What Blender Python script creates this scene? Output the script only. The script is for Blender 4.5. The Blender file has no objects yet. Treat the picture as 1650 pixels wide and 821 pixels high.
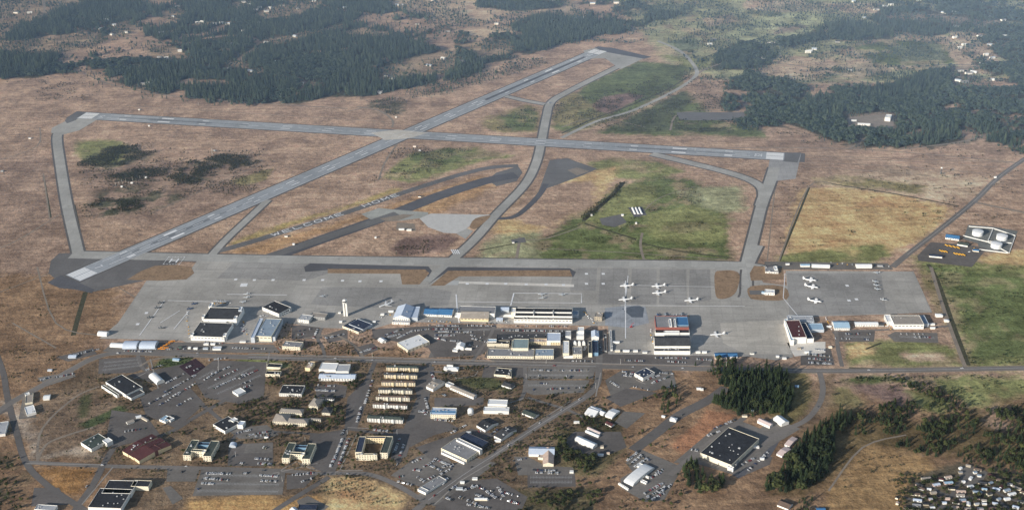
import bpy, math, random
import numpy as np
from mathutils import Vector, Matrix

random.seed(7)
RNG = np.random.default_rng(11)
scn = bpy.context.scene
COL = scn.collection
R_ = math.radians

# ------------------------------------------------------------------ survey camera (positions were read off the photograph once,
# projected onto the ground and are used as plain map positions from there on)
FOC, PIT, ROL, ALT = 2000.0, 0.45166, -0.028346, 1434.6
cP, sP, cR, sR = math.cos(PIT), math.sin(PIT), math.cos(ROL), math.sin(ROL)


def G(px, py, z=0.0):
    x = (px - 825.0) / FOC
    y = -(py - 410.5) / FOC
    x, y = cR * x - sR * y, sR * x + cR * y
    dy = cP + y * sP
    dz = -sP + y * cP
    t = (z - ALT) / dz
    return (x * t, dy * t)


def pix(X, Y, Z=0.0):
    dz = Z - ALT
    yc = Y * sP + dz * cP
    zc = Y * cP - dz * sP
    x, y = X / zc, yc / zc
    x, y = cR * x + sR * y, -sR * x + cR * y
    return 825 + x * FOC, 410.5 - y * FOC


# ------------------------------------------------------------------ numpy value noise
_LAT = RNG.random((256, 256))


def vnoise(x, y, s, seed=0):
    x = np.asarray(x, float) / s + 37.3 * seed
    y = np.asarray(y, float) / s + 91.7 * seed
    xi = np.floor(x).astype(int)
    yi = np.floor(y).astype(int)
    fx, fy = x - xi, y - yi
    fx = fx * fx * (3 - 2 * fx)
    fy = fy * fy * (3 - 2 * fy)
    a = _LAT[xi & 255, yi & 255]
    b = _LAT[(xi + 1) & 255, yi & 255]
    c = _LAT[xi & 255, (yi + 1) & 255]
    d = _LAT[(xi + 1) & 255, (yi + 1) & 255]
    return (a * (1 - fx) + b * fx) * (1 - fy) + (c * (1 - fx) + d * fx) * fy


def fnoise(x, y, s, seed=0):
    return (vnoise(x, y, s, seed) * .5 + vnoise(x, y, s * .47, seed + 1) * .3 + vnoise(x, y, s * .21, seed + 2) * .2)


def inpoly(px, py, poly):
    px = np.asarray(px, float)
    py = np.asarray(py, float)
    r = np.zeros(px.shape, bool)
    xs = [p[0] for p in poly]
    ys = [p[1] for p in poly]
    m = (px > min(xs)) & (px < max(xs)) & (py > min(ys)) & (py < max(ys))
    if not m.any():
        return r
    x, y = px[m], py[m]
    q = np.zeros(x.shape, bool)
    n = len(poly)
    for i in range(n):
        x0, y0 = poly[i]
        x1, y1 = poly[(i + 1) % n]
        if y0 == y1:
            continue
        q ^= ((y0 > y) != (y1 > y)) & (x < (x1 - x0) * (y - y0) / (y1 - y0) + x0)
    r[m] = q
    return r


# ------------------------------------------------------------------ materials
MATS = {}


def nt_new(name):
    m = bpy.data.materials.new(name)
    m.use_nodes = True
    nt = m.node_tree
    b = nt.nodes['Principled BSDF']
    return m, nt, b


def N(nt, t, **kw):
    n = nt.nodes.new(t)
    for k, v in kw.items():
        setattr(n, k, v)
    return n


def mixc(nt, fac, a, b, mode='MIX'):
    n = nt.nodes.new('ShaderNodeMix')
    n.data_type = 'RGBA'
    n.blend_type = mode
    for s, v in ((n.inputs[0], fac), (n.inputs[6], a), (n.inputs[7], b)):
        if hasattr(v, 'is_output') or hasattr(v, 'links'):
            nt.links.new(v, s)
        elif isinstance(v, (tuple, list)):
            s.default_value = (*v[:3], 1)
        else:
            s.default_value = v
    return n.outputs[2]


def noise(nt, vec, scale, detail=3, rough=.6, dist=0):
    n = N(nt, 'ShaderNodeTexNoise')
    n.inputs['Scale'].default_value = scale
    n.inputs['Detail'].default_value = detail
    n.inputs['Roughness'].default_value = rough
    n.inputs['Distortion'].default_value = dist
    nt.links.new(vec, n.inputs['Vector'])
    return n.outputs['Fac']


def ramp(nt, fac, p0, p1, c0=(0, 0, 0), c1=(1, 1, 1)):
    n = N(nt, 'ShaderNodeValToRGB')
    e = n.color_ramp.elements
    e[0].position, e[1].position = p0, p1
    e[0].color, e[1].color = (*c0, 1), (*c1, 1)
    nt.links.new(fac, n.inputs[0])
    return n.outputs[0]


def worldpos(nt):
    return N(nt, 'ShaderNodeNewGeometry').outputs['Position']


def mapped(nt, vec, rz=0, sc=(1, 1, 1)):
    n = N(nt, 'ShaderNodeMapping')
    n.inputs['Rotation'].default_value[2] = rz
    n.inputs['Scale'].default_value = sc
    nt.links.new(vec, n.inputs['Vector'])
    return n.outputs[0]


def surf(name, col, rough=.9, var=.18, big=.02, small=.35, metal=0.0, tint=None):
    """weathered paint, concrete or roofing: broad stains and fine grain over one base colour"""
    if name in MATS:
        return MATS[name]
    m, nt, b = nt_new(name)
    col = tuple(min(.86, c * (1.0 + .35 * max(0, 1 - c * 2))) for c in col)
    p = worldpos(nt)
    dark = tuple(c * (1 - var * 1.6) for c in col)
    lite = tuple(min(1, c * (1 + var)) for c in col)
    c1 = mixc(nt, ramp(nt, noise(nt, p, big * 4, 4), .3, .7), dark, lite)
    c2 = mixc(nt, .45, c1, mixc(nt, ramp(nt, noise(nt, p, small, 3), .35, .65), dark, lite))
    if tint:
        c2 = mixc(nt, ramp(nt, noise(nt, p, big * 9, 2), .52, .6), c2, tint)
    nt.links.new(c2, b.inputs['Base Color'])
    b.inputs['Roughness'].default_value = rough
    b.inputs['Metallic'].default_value = metal
    b.inputs['Specular IOR Level'].default_value = .25
    MATS[name] = m
    return m


def paved(name, col, ang=-5.2, slab=24.0, streak=.5, joint=.12, var=.16):
    """concrete or asphalt paving: slabs that differ in tone, joints, and wear streaks along the traffic"""
    if name in MATS:
        return MATS[name]
    m, nt, b = nt_new(name)
    p = worldpos(nt)
    v = mapped(nt, p, -R_(ang))
    col = tuple(c * (2.6 if sum(col) > .4 else 1.6) * k_ for c, k_ in zip(col, (1.03, 1, .95)))
    dark = tuple(c * (1 - var * 1.8) for c in col)
    lite = tuple(c * (1 + var) for c in col)
    base = mixc(nt, ramp(nt, noise(nt, p, .006, 5, .65), .35, .65), dark, lite)
    br = N(nt, 'ShaderNodeTexBrick')
    br.offset = 0
    br.inputs['Color1'].default_value = (.42, .42, .42, 1)
    br.inputs['Color2'].default_value = (.6, .6, .6, 1)
    br.inputs['Mortar'].default_value = (.5 - joint, .5 - joint, .5 - joint, 1)
    br.inputs['Scale'].default_value = 1
    br.inputs['Mortar Size'].default_value = .6
    br.inputs['Mortar Smooth'].default_value = .3
    br.inputs['Brick Width'].default_value = slab
    br.inputs['Row Height'].default_value = slab * 1.3
    nt.links.new(v, br.inputs['Vector'])
    c = mixc(nt, .55, base, br.outputs['Color'], 'OVERLAY')
    st = noise(nt, mapped(nt, v, 0, (.008, .09, 1)), 1.0, 5, .6)
    c = mixc(nt, mixf(nt, ramp(nt, st, .5, .72), streak), c, tuple(x * .55 for x in col))
    st2 = noise(nt, mapped(nt, v, R_(83), (.006, .07, 1)), 1.0, 4, .6)
    c = mixc(nt, mixf(nt, ramp(nt, st2, .56, .75), streak * .6), c, tuple(min(1, x * 1.35) for x in col))
    c = mixc(nt, .35, c, mixc(nt, ramp(nt, noise(nt, p, .2, 3), .3, .7), dark, lite))
    c = mixc(nt, mixf(nt, ramp(nt, noise(nt, p, .045, 4, .7), .60, .72), .5), c, tuple(x * .45 for x in col))
    c = mixc(nt, mixf(nt, ramp(nt, noise(nt, p, .016, 5, .7, .6), .57, .70), .4), c, tuple(min(1, x * 1.3) for x in col))
    nt.links.new(c, b.inputs['Base Color'])
    b.inputs['Roughness'].default_value = .93
    b.inputs['Specular IOR Level'].default_value = .2
    MATS[name] = m
    return m


def mixf(nt, a, k):
    n = N(nt, 'ShaderNodeMath', operation='MULTIPLY')
    nt.links.new(a, n.inputs[0])
    n.inputs[1].default_value = k
    return n.outputs[0]


# ------------------------------------------------------------------ mesh helpers
class MB:
    """collects faces, becomes one mesh object"""

    def __init__(s):
        s.v, s.f, s.m = [], [], []

    def quad(s, *p, m=0):
        i = len(s.v)
        s.v += [tuple(q) for q in p]
        s.f.append(tuple(range(i, i + len(p))))
        s.m.append(m)

    def hull(s, bot, top, m=0, cap=True, base=False):
        n = len(bot)
        i = len(s.v)
        s.v += [tuple(q) for q in bot] + [tuple(q) for q in top]
        for k in range(n):
            l = (k + 1) % n
            s.f.append((i + k, i + l, i + n + l, i + n + k))
            s.m.append(m)
        if cap:
            s.f.append(tuple(range(i + n, i + 2 * n)))
            s.m.append(m)
        if base:
            s.f.append(tuple(range(i + n - 1, i - 1, -1)))
            s.m.append(m)

    def box(s, x0, x1, y0, y1, z0, z1, m=0, base=True):
        s.hull([(x0, y0, z0), (x1, y0, z0), (x1, y1, z0), (x0, y1, z0)],
               [(x0, y0, z1), (x1, y0, z1), (x1, y1, z1), (x0, y1, z1)], m, True, base)

    def tube(s, pts, rad, n=8, m=0, cap=True):
        """a round bar through points, a radius at each"""
        rings = []
        for k, p in enumerate(pts):
            p = Vector(p)
            a = Vector(pts[max(k - 1, 0)])
            b = Vector(pts[min(k + 1, len(pts) - 1)])
            d = (b - a).normalized()
            u = d.orthogonal().normalized() if abs(d.z) > .9 else Vector((0, 0, 1)).cross(d).normalized()
            w = d.cross(u)
            i = len(s.v)
            for j in range(n):
                t = 2 * math.pi * j / n
                s.v.append(tuple(p + (u * math.cos(t) + w * math.sin(t)) * rad[k]))
            rings.append(i)
        for r0, r1 in zip(rings, rings[1:]):
            for j in range(n):
                l = (j + 1) % n
                s.f.append((r0 + j, r0 + l, r1 + l, r1 + j))
                s.m.append(m)
        if cap:
            s.f.append(tuple(range(rings[0] + n - 1, rings[0] - 1, -1)))
            s.f.append(tuple(range(rings[-1], rings[-1] + n)))
            s.m += [m, m]

    def mesh(s, name, mats):
        me = bpy.data.meshes.new(name)
        me.from_pydata(s.v, [], s.f)
        for q in (mats if isinstance(mats, (list, tuple)) else [mats]):
            me.materials.append(q)
        if any(s.m):
            me.polygons.foreach_set('material_index', s.m)
        me.update()
        return me

    def obj(s, name, mats, parent=None):
        return link(name, s.mesh(name, mats), parent)


def link(name, me, parent=None):
    o = bpy.data.objects.new(name, me)
    COL.objects.link(o)
    if parent:
        o.parent = parent
    return o


def tag(o, label=None, cat=None, group=None, kind=None):
    if label:
        o['label'] = label
    if cat:
        o['category'] = cat
    if group:
        o['group'] = group
    if kind:
        o['kind'] = kind
    return o


def empty(name, x, y, rz=0, z=0):
    o = link(name, None)
    o.location = (x, y, z)
    o.rotation_euler[2] = rz
    o.empty_display_size = 3
    return o


LABELS = set()


def uniq(s):
    LABELS.add(s)
    return s


def dup(root, x, y, rz, z=0, label=None, sc=None):
    r = root.copy()
    COL.objects.link(r)
    r.location = (x, y, z)
    r.rotation_euler[2] = rz
    if sc:
        r.scale = (sc, sc, sc)
    if label:
        r['label'] = label
    for ch in list(root.children):
        c = ch.copy()
        COL.objects.link(c)
        c.parent = r
        for g in ch.children:
            d = g.copy()
            COL.objects.link(d)
            d.parent = c
    return r


def catmull(pts, k=6, closed=False):
    n = len(pts)
    out = []
    rng = range(n if closed else n - 1)
    for i in rng:
        p = [pts[(i + j) % n] if closed else pts[min(max(i + j, 0), n - 1)] for j in (-1, 0, 1, 2)]
        for a in range(k):
            t = a / k
            out.append(tuple(.5 * (2 * p[1][c] + (p[2][c] - p[0][c]) * t + (2 * p[0][c] - 5 * p[1][c] + 4 * p[2][c] - p[3][c]) * t * t
                                   + (3 * p[1][c] - p[0][c] - 3 * p[2][c] + p[3][c]) * t ** 3) for c in (0, 1)))
    if not closed:
        out.append(tuple(pts[-1]))
    return out


def offset(w, h):
    """both edges of a strip of half width h along a world polyline"""
    L, Rr = [], []
    for i, p in enumerate(w):
        a, b = w[max(i - 1, 0)], w[min(i + 1, len(w) - 1)]
        dx, dy = b[0] - a[0], b[1] - a[1]
        l = math.hypot(dx, dy) or 1
        nx, ny = -dy / l, dx / l
        L.append((p[0] + nx * h, p[1] + ny * h))
        Rr.append((p[0] - nx * h, p[1] - ny * h))
    return L, Rr


PAVED_MASK = []   # pixel polygons where no shrub or tree may stand


def strip_mb(mb, path, width, z, smooth=0, world=False, m=0):
    w = path if world else [G(*p) for p in path]
    if smooth:
        w = catmull(w, smooth)
    L, Rr = offset(w, width / 2)
    for i in range(len(w) - 1):
        mb.quad((*Rr[i], z), (*Rr[i + 1], z), (*L[i + 1], z), (*L[i], z), m=m)
    return L, Rr


ZC = [0]


def zstep(z):
    ZC[0] += 1
    return z + .002 * (ZC[0] % 12)


def strip(name, path, width, z, mat, smooth=6, label=None, world=False, mask=True):
    z = zstep(z)
    mb = MB()
    L, Rr = strip_mb(mb, path, width, z, smooth, world)
    o = mb.obj(name, mat)
    tag(o, kind='structure')
    if mask:
        for i in range(len(L) - 1):
            PAVED_MASK.append([pix(*q) for q in (L[i], L[i + 1], Rr[i + 1], Rr[i])])
    return o


def ground_poly(name, pts, z, mat, smooth=0, mask=True):
    z = zstep(z)
    w = [G(*p) for p in pts]
    if smooth:
        w = catmull(w, smooth, True)
    me = bpy.data.meshes.new(name)
    import bmesh
    bm = bmesh.new()
    f = bm.faces.new([bm.verts.new((x, y, z)) for x, y in w])
    if f.calc_center_median() is not None:
        f.normal_update()
        if f.normal.z < 0:
            f.normal_flip()
    bmesh.ops.triangulate(bm, faces=bm.faces[:])
    bm.to_mesh(me)
    bm.free()
    me.materials.append(mat)
    o = link(name, me)
    tag(o, kind='structure')
    if mask:
        PAVED_MASK.append(list(pts))
    return o

# ================================================================== GROUND
DRY = (.200, .141, .106)
DRY2 = (.162, .115, .090)
ORA = (.134, .088, .057)
GOLD = (.275, .198, .108)
GREEN = (.072, .086, .038)
LGREEN = (.118, .122, .056)
OLIVE = (.128, .110, .058)
SCRUB = (.048, .050, .034)
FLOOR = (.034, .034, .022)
PALE = (.25, .19, .14)
MAUVE = (.115, .080, .070)
DIRT = (.20, .165, .135)
URB = (.098, .071, .049)
GREYG = (.17, .17, .105)

# land cover: colour, soft edge in metres, outline
COVER = [
    (ORA, 60, [(-200, 430), (200, 440), (200, 520), (150, 560), (560, 560), (900, 590), (1320, 600), (1320, 900), (-200, 900)]),
    (URB, 50, [(150, 575), (700, 585), (980, 592), (960, 700), (900, 830), (160, 830), (230, 760), (60, 740), (60, 640)]),
    (ORA, 40, [(1300, 640), (1800, 600), (1800, 900), (900, 900), (1000, 700)]),
    (DRY2, 60, [(-200, 240), (90, 250), (125, 400), (110, 440), (-200, 440)]),
    (DIRT, 30, [(0, 645), (20, 640), (60, 700), (150, 690), (165, 735), (60, 740)]),
    ((.105, .076, .055), 20, [(60, 660), (120, 625), (165, 640), (210, 660), (200, 700), (130, 720), (60, 738)]),
    # far side fields
    (PALE, 40, [(-200, -40), (140, -20), (130, 8), (95, 14), (70, 30), (30, 38), (12, 62), (-200, 70)]),
    (PALE, 30, [(-200, 75), (60, 62), (150, 52), (178, 66), (125, 80), (60, 88), (-200, 90)]),
    (DRY, 60, [(-200, 125), (135, 116), (330, 162), (600, 160), (900, 100), (1060, 52), (1120, 80), (1000, 210), (600, 215), (120, 180), (-200, 200)]),
    (GREYG, 60, [(960, -40), (1800, -40), (1800, 120), (1500, 130), (1100, 140), (1040, 60)]),
    (PALE, 30, [(600, -40), (860, -40), (850, 18), (780, 35), (690, 30), (640, 15)]),
    (PALE, 25, [(735, 50), (790, 38), (830, 45), (815, 58), (760, 62)]),
    (PALE, 25, [(600, 118), (650, 98), (720, 80), (790, 66), (830, 66), (828, 84), (770, 96), (700, 118), (640, 128), (610, 132)]),
    (GREEN, 12, [(690, 118), (705, 108), (735, 108), (730, 118)]),
    (GREYG, 25, [(1100, 40), (1160, 20), (1230, 18), (1250, 30), (1215, 50), (1150, 55)]),
    ((.20, .21, .13), 30, [(1165, 60), (1230, 22), (1350, 22), (1358, 40), (1300, 60), (1240, 70)]),
    (PALE, 25, [(1200, 0), (1290, -10), (1300, 14), (1260, 20), (1200, 15)]),
    (DRY, 30, [(1095, 120), (1200, 130), (1175, 170), (1180, 195), (1090, 200), (1040, 180)]),
    (PALE, 30, [(1210, 112), (1260, 90), (1340, 95), (1360, 112), (1320, 128), (1255, 130)]),
    (PALE, 25, [(1350, 80), (1420, 60), (1450, 50), (1540, 60), (1545, 78), (1500, 108), (1420, 115), (1360, 108)]),
    (GREEN, 40, [(1370, 75), (1440, 62), (1530, 75), (1540, 100), (1480, 108), (1410, 104)]),
    (PALE, 20, [(1530, 50), (1600, 55), (1620, 75), (1600, 120), (1560, 118), (1530, 90)]),
    (PALE, 15, [(1420, 5), (1300, 5), (1370, 22), (1440, 20)]),
    (GREYG, 20, [(1110, 75), (1150, 82), (1140, 105), (1110, 95)]),
    (LGREEN, 30, [(1050, 85), (1110, 95), (1140, 90), (1145, 105), (1110, 120), (1090, 100)]),
    ((.20, .165, .12), 14, [(1330, 112), (1400, 100), (1440, 116), (1380, 128)]), ((.10, .11, .07), 14, [(1440, 75), (1510, 70), (1530, 96), (1450, 100)]), ((.21, .18, .13), 12, [(1240, 8), (1330, 4), (1340, 16), (1260, 20)]), ((.13, .14, .09), 14, [(1040, 8), (1110, 5), (1130, 18), (1060, 24)]),
    ((.22, .175, .13), 12, [(1130, 30), (1180, 22), (1190, 34), (1140, 44)]), ((.10, .115, .075), 14, [(1075, 66), (1120, 62), (1130, 78), (1090, 84)]), ((.21, .17, .125), 12, [(1460, 40), (1530, 34), (1540, 46), (1480, 52)]), ((.19, .15, .115), 14, [(850, 8), (930, 2), (935, 20), (880, 24)]),
    # airfield interior
    (DRY2, 40, [(130, 280), (260, 260), (420, 265), (430, 300), (250, 370), (150, 350)]),
    ((.050, .062, .032), 30, [(905, 172), (945, 135), (1030, 100), (1110, 108), (1095, 138), (1000, 185), (915, 208)]), (GREEN, 30, [(900, 178), (945, 135), (1030, 98), (1110, 108), (1098, 140), (1000, 190), (915, 215), (890, 205)]),
    (OLIVE, 30, [(895, 160), (925, 148), (960, 170), (990, 190), (935, 205), (895, 200)]),
    (MAUVE, 14, [(955, 168), (975, 155), (1010, 150), (1040, 154), (1015, 168), (985, 184), (962, 180)]),
    (GREEN, 30, [(990, 200), (1060, 165), (1105, 145), (1150, 190), (1230, 212), (1230, 222), (960, 215)]),
    ((.052, .060, .034), 26, [(1010, 192), (1060, 165), (1105, 145), (1110, 165), (1080, 200), (1150, 205), (1200, 214), (1000, 213)]),
    (OLIVE, 25, [(780, 190), (845, 168), (870, 174), (866, 214), (815, 214), (775, 205)]),
    (GREEN, 20, [(800, 190), (850, 172), (866, 182), (862, 212), (830, 210)]),
    (LGREEN, 25, [(615, 285), (640, 262), (670, 245), (760, 238), (830, 250), (760, 264), (700, 285), (660, 296)]),
    (GREEN, 20, [(660, 250), (720, 238), (780, 246), (740, 260), (680, 272)]),
    (LGREEN, 25, [(120, 240), (125, 226), (190, 225), (222, 250), (190, 268), (135, 262)]),
    (SCRUB, 42, [(128, 258), (165, 240), (205, 230), (222, 236), (220, 246), (255, 248), (225, 262), (165, 275), (140, 270)]),
    (SCRUB, 42, [(175, 285), (205, 275), (272, 274), (268, 284), (215, 292), (180, 292)]),
    (SCRUB, 42, [(272, 290), (300, 268), (355, 250), (400, 252), (415, 262), (370, 272), (345, 284), (300, 297)]),
    (SCRUB, 42, [(150, 330), (165, 318), (215, 320), (250, 318), (235, 335), (200, 345), (160, 344)]),
    (OLIVE, 20, [(370, 290), (420, 275), (440, 270), (430, 288), (385, 300)]),
    (SCRUB, 42, [(590, 165), (610, 160), (650, 165), (655, 180), (625, 185), (600, 178)]),
    (SCRUB, 42, [(150, 312), (180, 300), (260, 300), (300, 320), (250, 335), (200, 345), (155, 345)]),
    (LGREEN, 25, [(940, 262), (990, 255), (1060, 260), (1105, 275), (1060, 290), (980, 285)]),
    (GREEN, 35, [(880, 380), (940, 340), (1000, 300), (1060, 285), (1125, 290), (1170, 330), (1180, 420), (850, 420), (840, 398)]),
    (LGREEN, 30, [(960, 330), (1000, 295), (1060, 300), (1050, 330), (1000, 360), (950, 362)]),
    (LGREEN, 30, [(1040, 345), (1120, 330), (1165, 350), (1175, 385), (1100, 395), (1040, 380)]),
    (GREYG, 30, [(1090, 310), (1140, 300), (1190, 300), (1200, 340), (1150, 340)]),
    (GREYG, 25, [(780, 395), (820, 372), (870, 372), (870, 415), (830, 418), (770, 418)]),
    (MAUVE, 18, [(630, 395), (660, 382), (720, 375), (740, 382), (720, 405), (640, 412)]),
    ((.19, .15, .07), 22, [(370, 392), (430, 368), (530, 340), (590, 320), (640, 300), (645, 308), (590, 326), (500, 354), (380, 394)]), ((.21, .135, .08), 30, [(360, 408), (600, 340), (640, 325), (780, 280), (800, 300), (700, 345), (560, 360), (430, 412)]),
    (GOLD, 30, [(790, 350), (860, 310), (900, 290), (1000, 265), (960, 330), (870, 370), (800, 380)]),
    (DRY, 30, [(800, 350), (860, 300), (960, 290), (960, 330), (880, 365)]),
    (GOLD, 25, [(1290, 305), (1370, 298), (1450, 315), (1535, 335), (1500, 372), (1430, 412), (1262, 418), (1268, 380)]),
    (PALE, 40, [(1300, 290), (1440, 270), (1600, 290), (1540, 330), (1440, 310), (1340, 300)]),
    (LGREEN, 18, [(1255, 412), (1330, 400), (1420, 392), (1440, 412), (1400, 424), (1255, 424)]),
    (OLIVE, 25, [(1300, 285), (1380, 285), (1500, 300), (1480, 312), (1390, 300), (1310, 296)]),
    (LGREEN, 40, [(1470, 415), (1800, 428), (1800, 598), (1560, 590), (1535, 520), (1505, 450)]),
    (GREEN, 35, [(1490, 425), (1600, 435), (1800, 470), (1800, 560), (1570, 580), (1540, 500)]),
    (GOLD, 15, [(1548, 408), (1585, 412), (1650, 400), (1800, 400), (1800, 432), (1600, 425)]),
    (LGREEN, 15, [(1362, 552), (1420, 548), (1500, 552), (1540, 562), (1545, 590), (1368, 590)]),
    (GOLD, 12, [(1365, 556), (1400, 552), (1412, 566), (1370, 580)]),
    (PALE, 15, [(1450, 568), (1520, 568), (1530, 582), (1460, 580)]),
    (OLIVE, 12, [(1480, 432), (1500, 440), (1520, 500), (1505, 505)]),
    # lower right
    (LGREEN, 25, [(1470, 606), (1800, 602), (1800, 650), (1640, 640), (1560, 660), (1545, 645), (1500, 615)]),
    (GREEN, 20, [(1360, 612), (1400, 606), (1470, 610), (1500, 625), (1440, 615), (1370, 622)]),
    (OLIVE, 18, [(1340, 620), (1365, 625), (1395, 650), (1370, 660), (1335, 655)]),
    (LGREEN, 15, [(1450, 625), (1490, 630), (1530, 650), (1520, 668), (1490, 660)]),
    (MAUVE, 22, [(1380, 618), (1450, 620), (1470, 640), (1450, 655), (1410, 640), (1385, 630)]),
    (URB, 20, [(1270, 660), (1310, 640), (1325, 600), (1345, 600), (1340, 650), (1290, 700)]),
    ((.075, .055, .03), 30, [(1300, 700), (1350, 655), (1480, 680), (1600, 655), (1800, 640), (1800, 780), (1600, 745), (1500, 730), (1400, 720), (1330, 790), (1240, 800)]),
    (DRY, 25, [(1580, 660), (1630, 655), (1625, 690), (1590, 690)]),
    ((.16, .105, .055), 25, [(1330, 790), (1400, 715), (1500, 735), (1540, 770), (1460, 830), (1330, 830)]),
    (GOLD, 14, [(520, 785), (535, 768), (585, 768), (625, 785), (655, 800), (640, 830), (520, 830)]),
    ((.24, .15, .07), 18, [(300, 805), (400, 796), (450, 800), (520, 800), (500, 830), (290, 830)]),
    ((.16, .09, .04), 20, [(50, 755), (150, 755), (130, 800), (90, 790)]),
    ((.06, .05, .036), 14, [(1470, 770), (1545, 745), (1600, 755), (1700, 780), (1700, 840), (1440, 840)]),
    (SCRUB, 42, [(-100, 740), (20, 735), (35, 770), (30, 830), (-100, 830)]),
    # playing field of the school on the left
    ((.050, .050, .028), 8, [(128, 640), (150, 632), (142, 672), (126, 675)]),
    ((.042, .052, .026), 6, [(126, 684), (195, 652), (206, 660), (140, 692)]),
    ((.040, .052, .024), 8, [(250, 590), (262, 575), (315, 574), (300, 588), (275, 594)]),
    ((.11, .12, .05), 10, [(365, 585), (420, 570), (470, 590), (400, 600)]),
    (URB, 20, [(370, 660), (470, 655), (540, 640), (560, 600), (600, 590), (560, 700), (480, 700)]),
    (URB, 20, [(420, 615), (500, 605), (500, 640), (445, 655)]),
    ((.055, .058, .03), 12, [(730, 610), (790, 605), (830, 630), (760, 625)]),
    ((.085, .07, .04), 15, [(900, 690), (960, 690), (1010, 720), (960, 770), (900, 760)]),
    ((.06, .05, .03), 14, [(820, 790), (960, 785), (960, 830), (830, 830)]),
    ((.06, .05, .03), 12, [(940, 655), (1010, 670), (1000, 700), (940, 700)]),
    (ORA, 20, [(1015, 700), (1100, 640), (1155, 610), (1160, 640), (1130, 660), (1070, 720), (1030, 725)]),
    ((.19, .10, .06), 15, [(1080, 715), (1140, 660), (1185, 668), (1160, 690), (1115, 735)]),
    ((.085, .07, .035), 14, [(1240, 590), (1300, 595), (1310, 640), (1270, 690), (1240, 680)]),
]

FOREST = [   # outline, spacing m, mean height m
    ([(-120, 124), (60, 126), (90, 118), (135, 116), (175, 130), (245, 149), (330, 161), (480, 168), (530, 156), (590, 156), (640, 146), (690, 136), (760, 124), (775, 105), (830, 95), (900, 72), (960, 58), (1010, 48), (985, 30), (930, 28), (870, 25), (830, 35), (800, 55), (760, 60), (740, 48), (690, 40), (680, 25), (640, 20), (620, 5), (615, -30), (-120, -30)], 9.6, 25),
    ([(770, -30), (905, -30), (905, 12), (840, 18), (770, 12)], 10, 22),
    ([(930, 5), (1000, -5), (1120, 15), (1090, 40), (1030, 45), (960, 25)], 12, 18),
    ([(1165, 140), (1180, 125), (1210, 120), (1262, 128), (1300, 150), (1345, 140), (1400, 140), (1450, 130), (1490, 112), (1530, 108), (1545, 130), (1600, 145), (1650, 110), (1760, 100), (1760, 252), (1650, 246), (1600, 232), (1575, 222), (1500, 240), (1480, 232), (1450, 240), (1390, 238), (1340, 234), (1320, 220), (1265, 205), (1215, 204), (1185, 195), (1160, 170)], 9.2, 24),
    ([(1140, 104), (1160, 92), (1180, 70), (1240, 70), (1290, 60), (1330, 38), (1370, 35), (1430, 50), (1440, 63), (1380, 65), (1330, 64), (1290, 72), (1255, 88), (1240, 108), (1200, 113), (1150, 112)], 9.5, 23),
    ([(1420, 14), (1440, -20), (1660, -30), (1760, -30), (1760, 100), (1650, 112), (1600, 125), (1560, 95), (1590, 55), (1540, 48), (1500, 60), (1440, 50), (1400, 30)], 10.5, 20),
    ([(1185, 195), (1240, 203), (1230, 222), (1190, 214)], 10, 14),
    ([(1450, 130), (1380, 118), (1300, 122), (1305, 112), (1340, 110), (1420, 120), (1500, 112)], 12, 15),
    ([(640, 150), (700, 134), (780, 118), (835, 100), (880, 92), (880, 100), (800, 130), (720, 150), (660, 160)], 16, 12),
    ([(640, 160), (600, 175), (590, 168), (620, 158)], 14, 12),
    ([(1330, -30), (1420, -30), (1420, -5), (1330, -5)], 12, 18),
    ([(1040, 50), (1110, 60), (1150, 55), (1200, 40), (1150, 62), (1090, 72), (1050, 62)], 14, 11),
]
CLEAR = [   # openings inside the woods
    [(-200, -60), (140, -60), (132, 6), (95, 14), (70, 30), (30, 38), (12, 62), (-200, 70)],
    [(-200, 75), (60, 62), (150, 52), (178, 66), (125, 80), (60, 88), (-200, 90)],
    [(166, 42), (205, 33), (222, 52), (190, 62)],
    [(232, 78), (290, 76), (305, 92), (292, 102), (248, 100)],
    [(255, 20), (285, 10), (300, 22), (280, 34), (262, 32)],
    [(310, 34), (365, 36), (370, 42), (310, 41)],
    [(400, 26), (440, 8), (515, 0), (522, 10), (470, 30), (430, 34)],
    [(405, 70), (480, 52), (550, 38), (556, 46), (480, 62), (430, 76)],
    [(212, 138), (232, 133), (250, 141), (245, 148)],
    [(375, 4), (405, 8), (400, 16), (378, 14)],
    [(600, 114), (650, 98), (720, 80), (738, 96), (728, 112), (700, 120), (640, 130), (610, 132)],
    [(735, 72), (790, 66), (830, 66), (828, 84), (770, 96), (740, 84)],
    [(550, 50), (600, 44), (625, 55), (560, 58)],
    [(360, 100), (395, 98), (400, 106), (365, 108)],
    [(395, 112), (425, 110), (430, 120), (400, 121)],
    [(480, 134), (515, 132), (520, 142), (485, 143)],
    [(1358, 182), (1445, 180), (1446, 210), (1362, 210)],
    [(1530, 106), (1572, 106), (1572, 142), (1535, 142)],
    [(1415, 22), (1480, 20), (1560, 28), (1620, 36), (1610, 44), (1520, 38), (1420, 30)],
    [(1590, 193), (1640, 193), (1640, 203), (1590, 202)],
    [(1540, 228), (1600, 212), (1650, 206), (1650, 211), (1600, 218), (1550, 236)],
    [(1375, 224), (1395, 222), (1385, 240), (1372, 240)],
    [(1240, 50), (1290, 38), (1300, 44), (1250, 58)],
]


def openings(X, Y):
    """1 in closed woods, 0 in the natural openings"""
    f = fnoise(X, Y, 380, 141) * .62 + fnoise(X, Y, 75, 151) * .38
    return np.clip((.605 - f) * 22, 0, 1) * np.clip((np.abs(vnoise(X * .35 + Y * .9, X * .9 - Y * .35, 420, 161) - .5) - .012) * 60, 0, 1)


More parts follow.
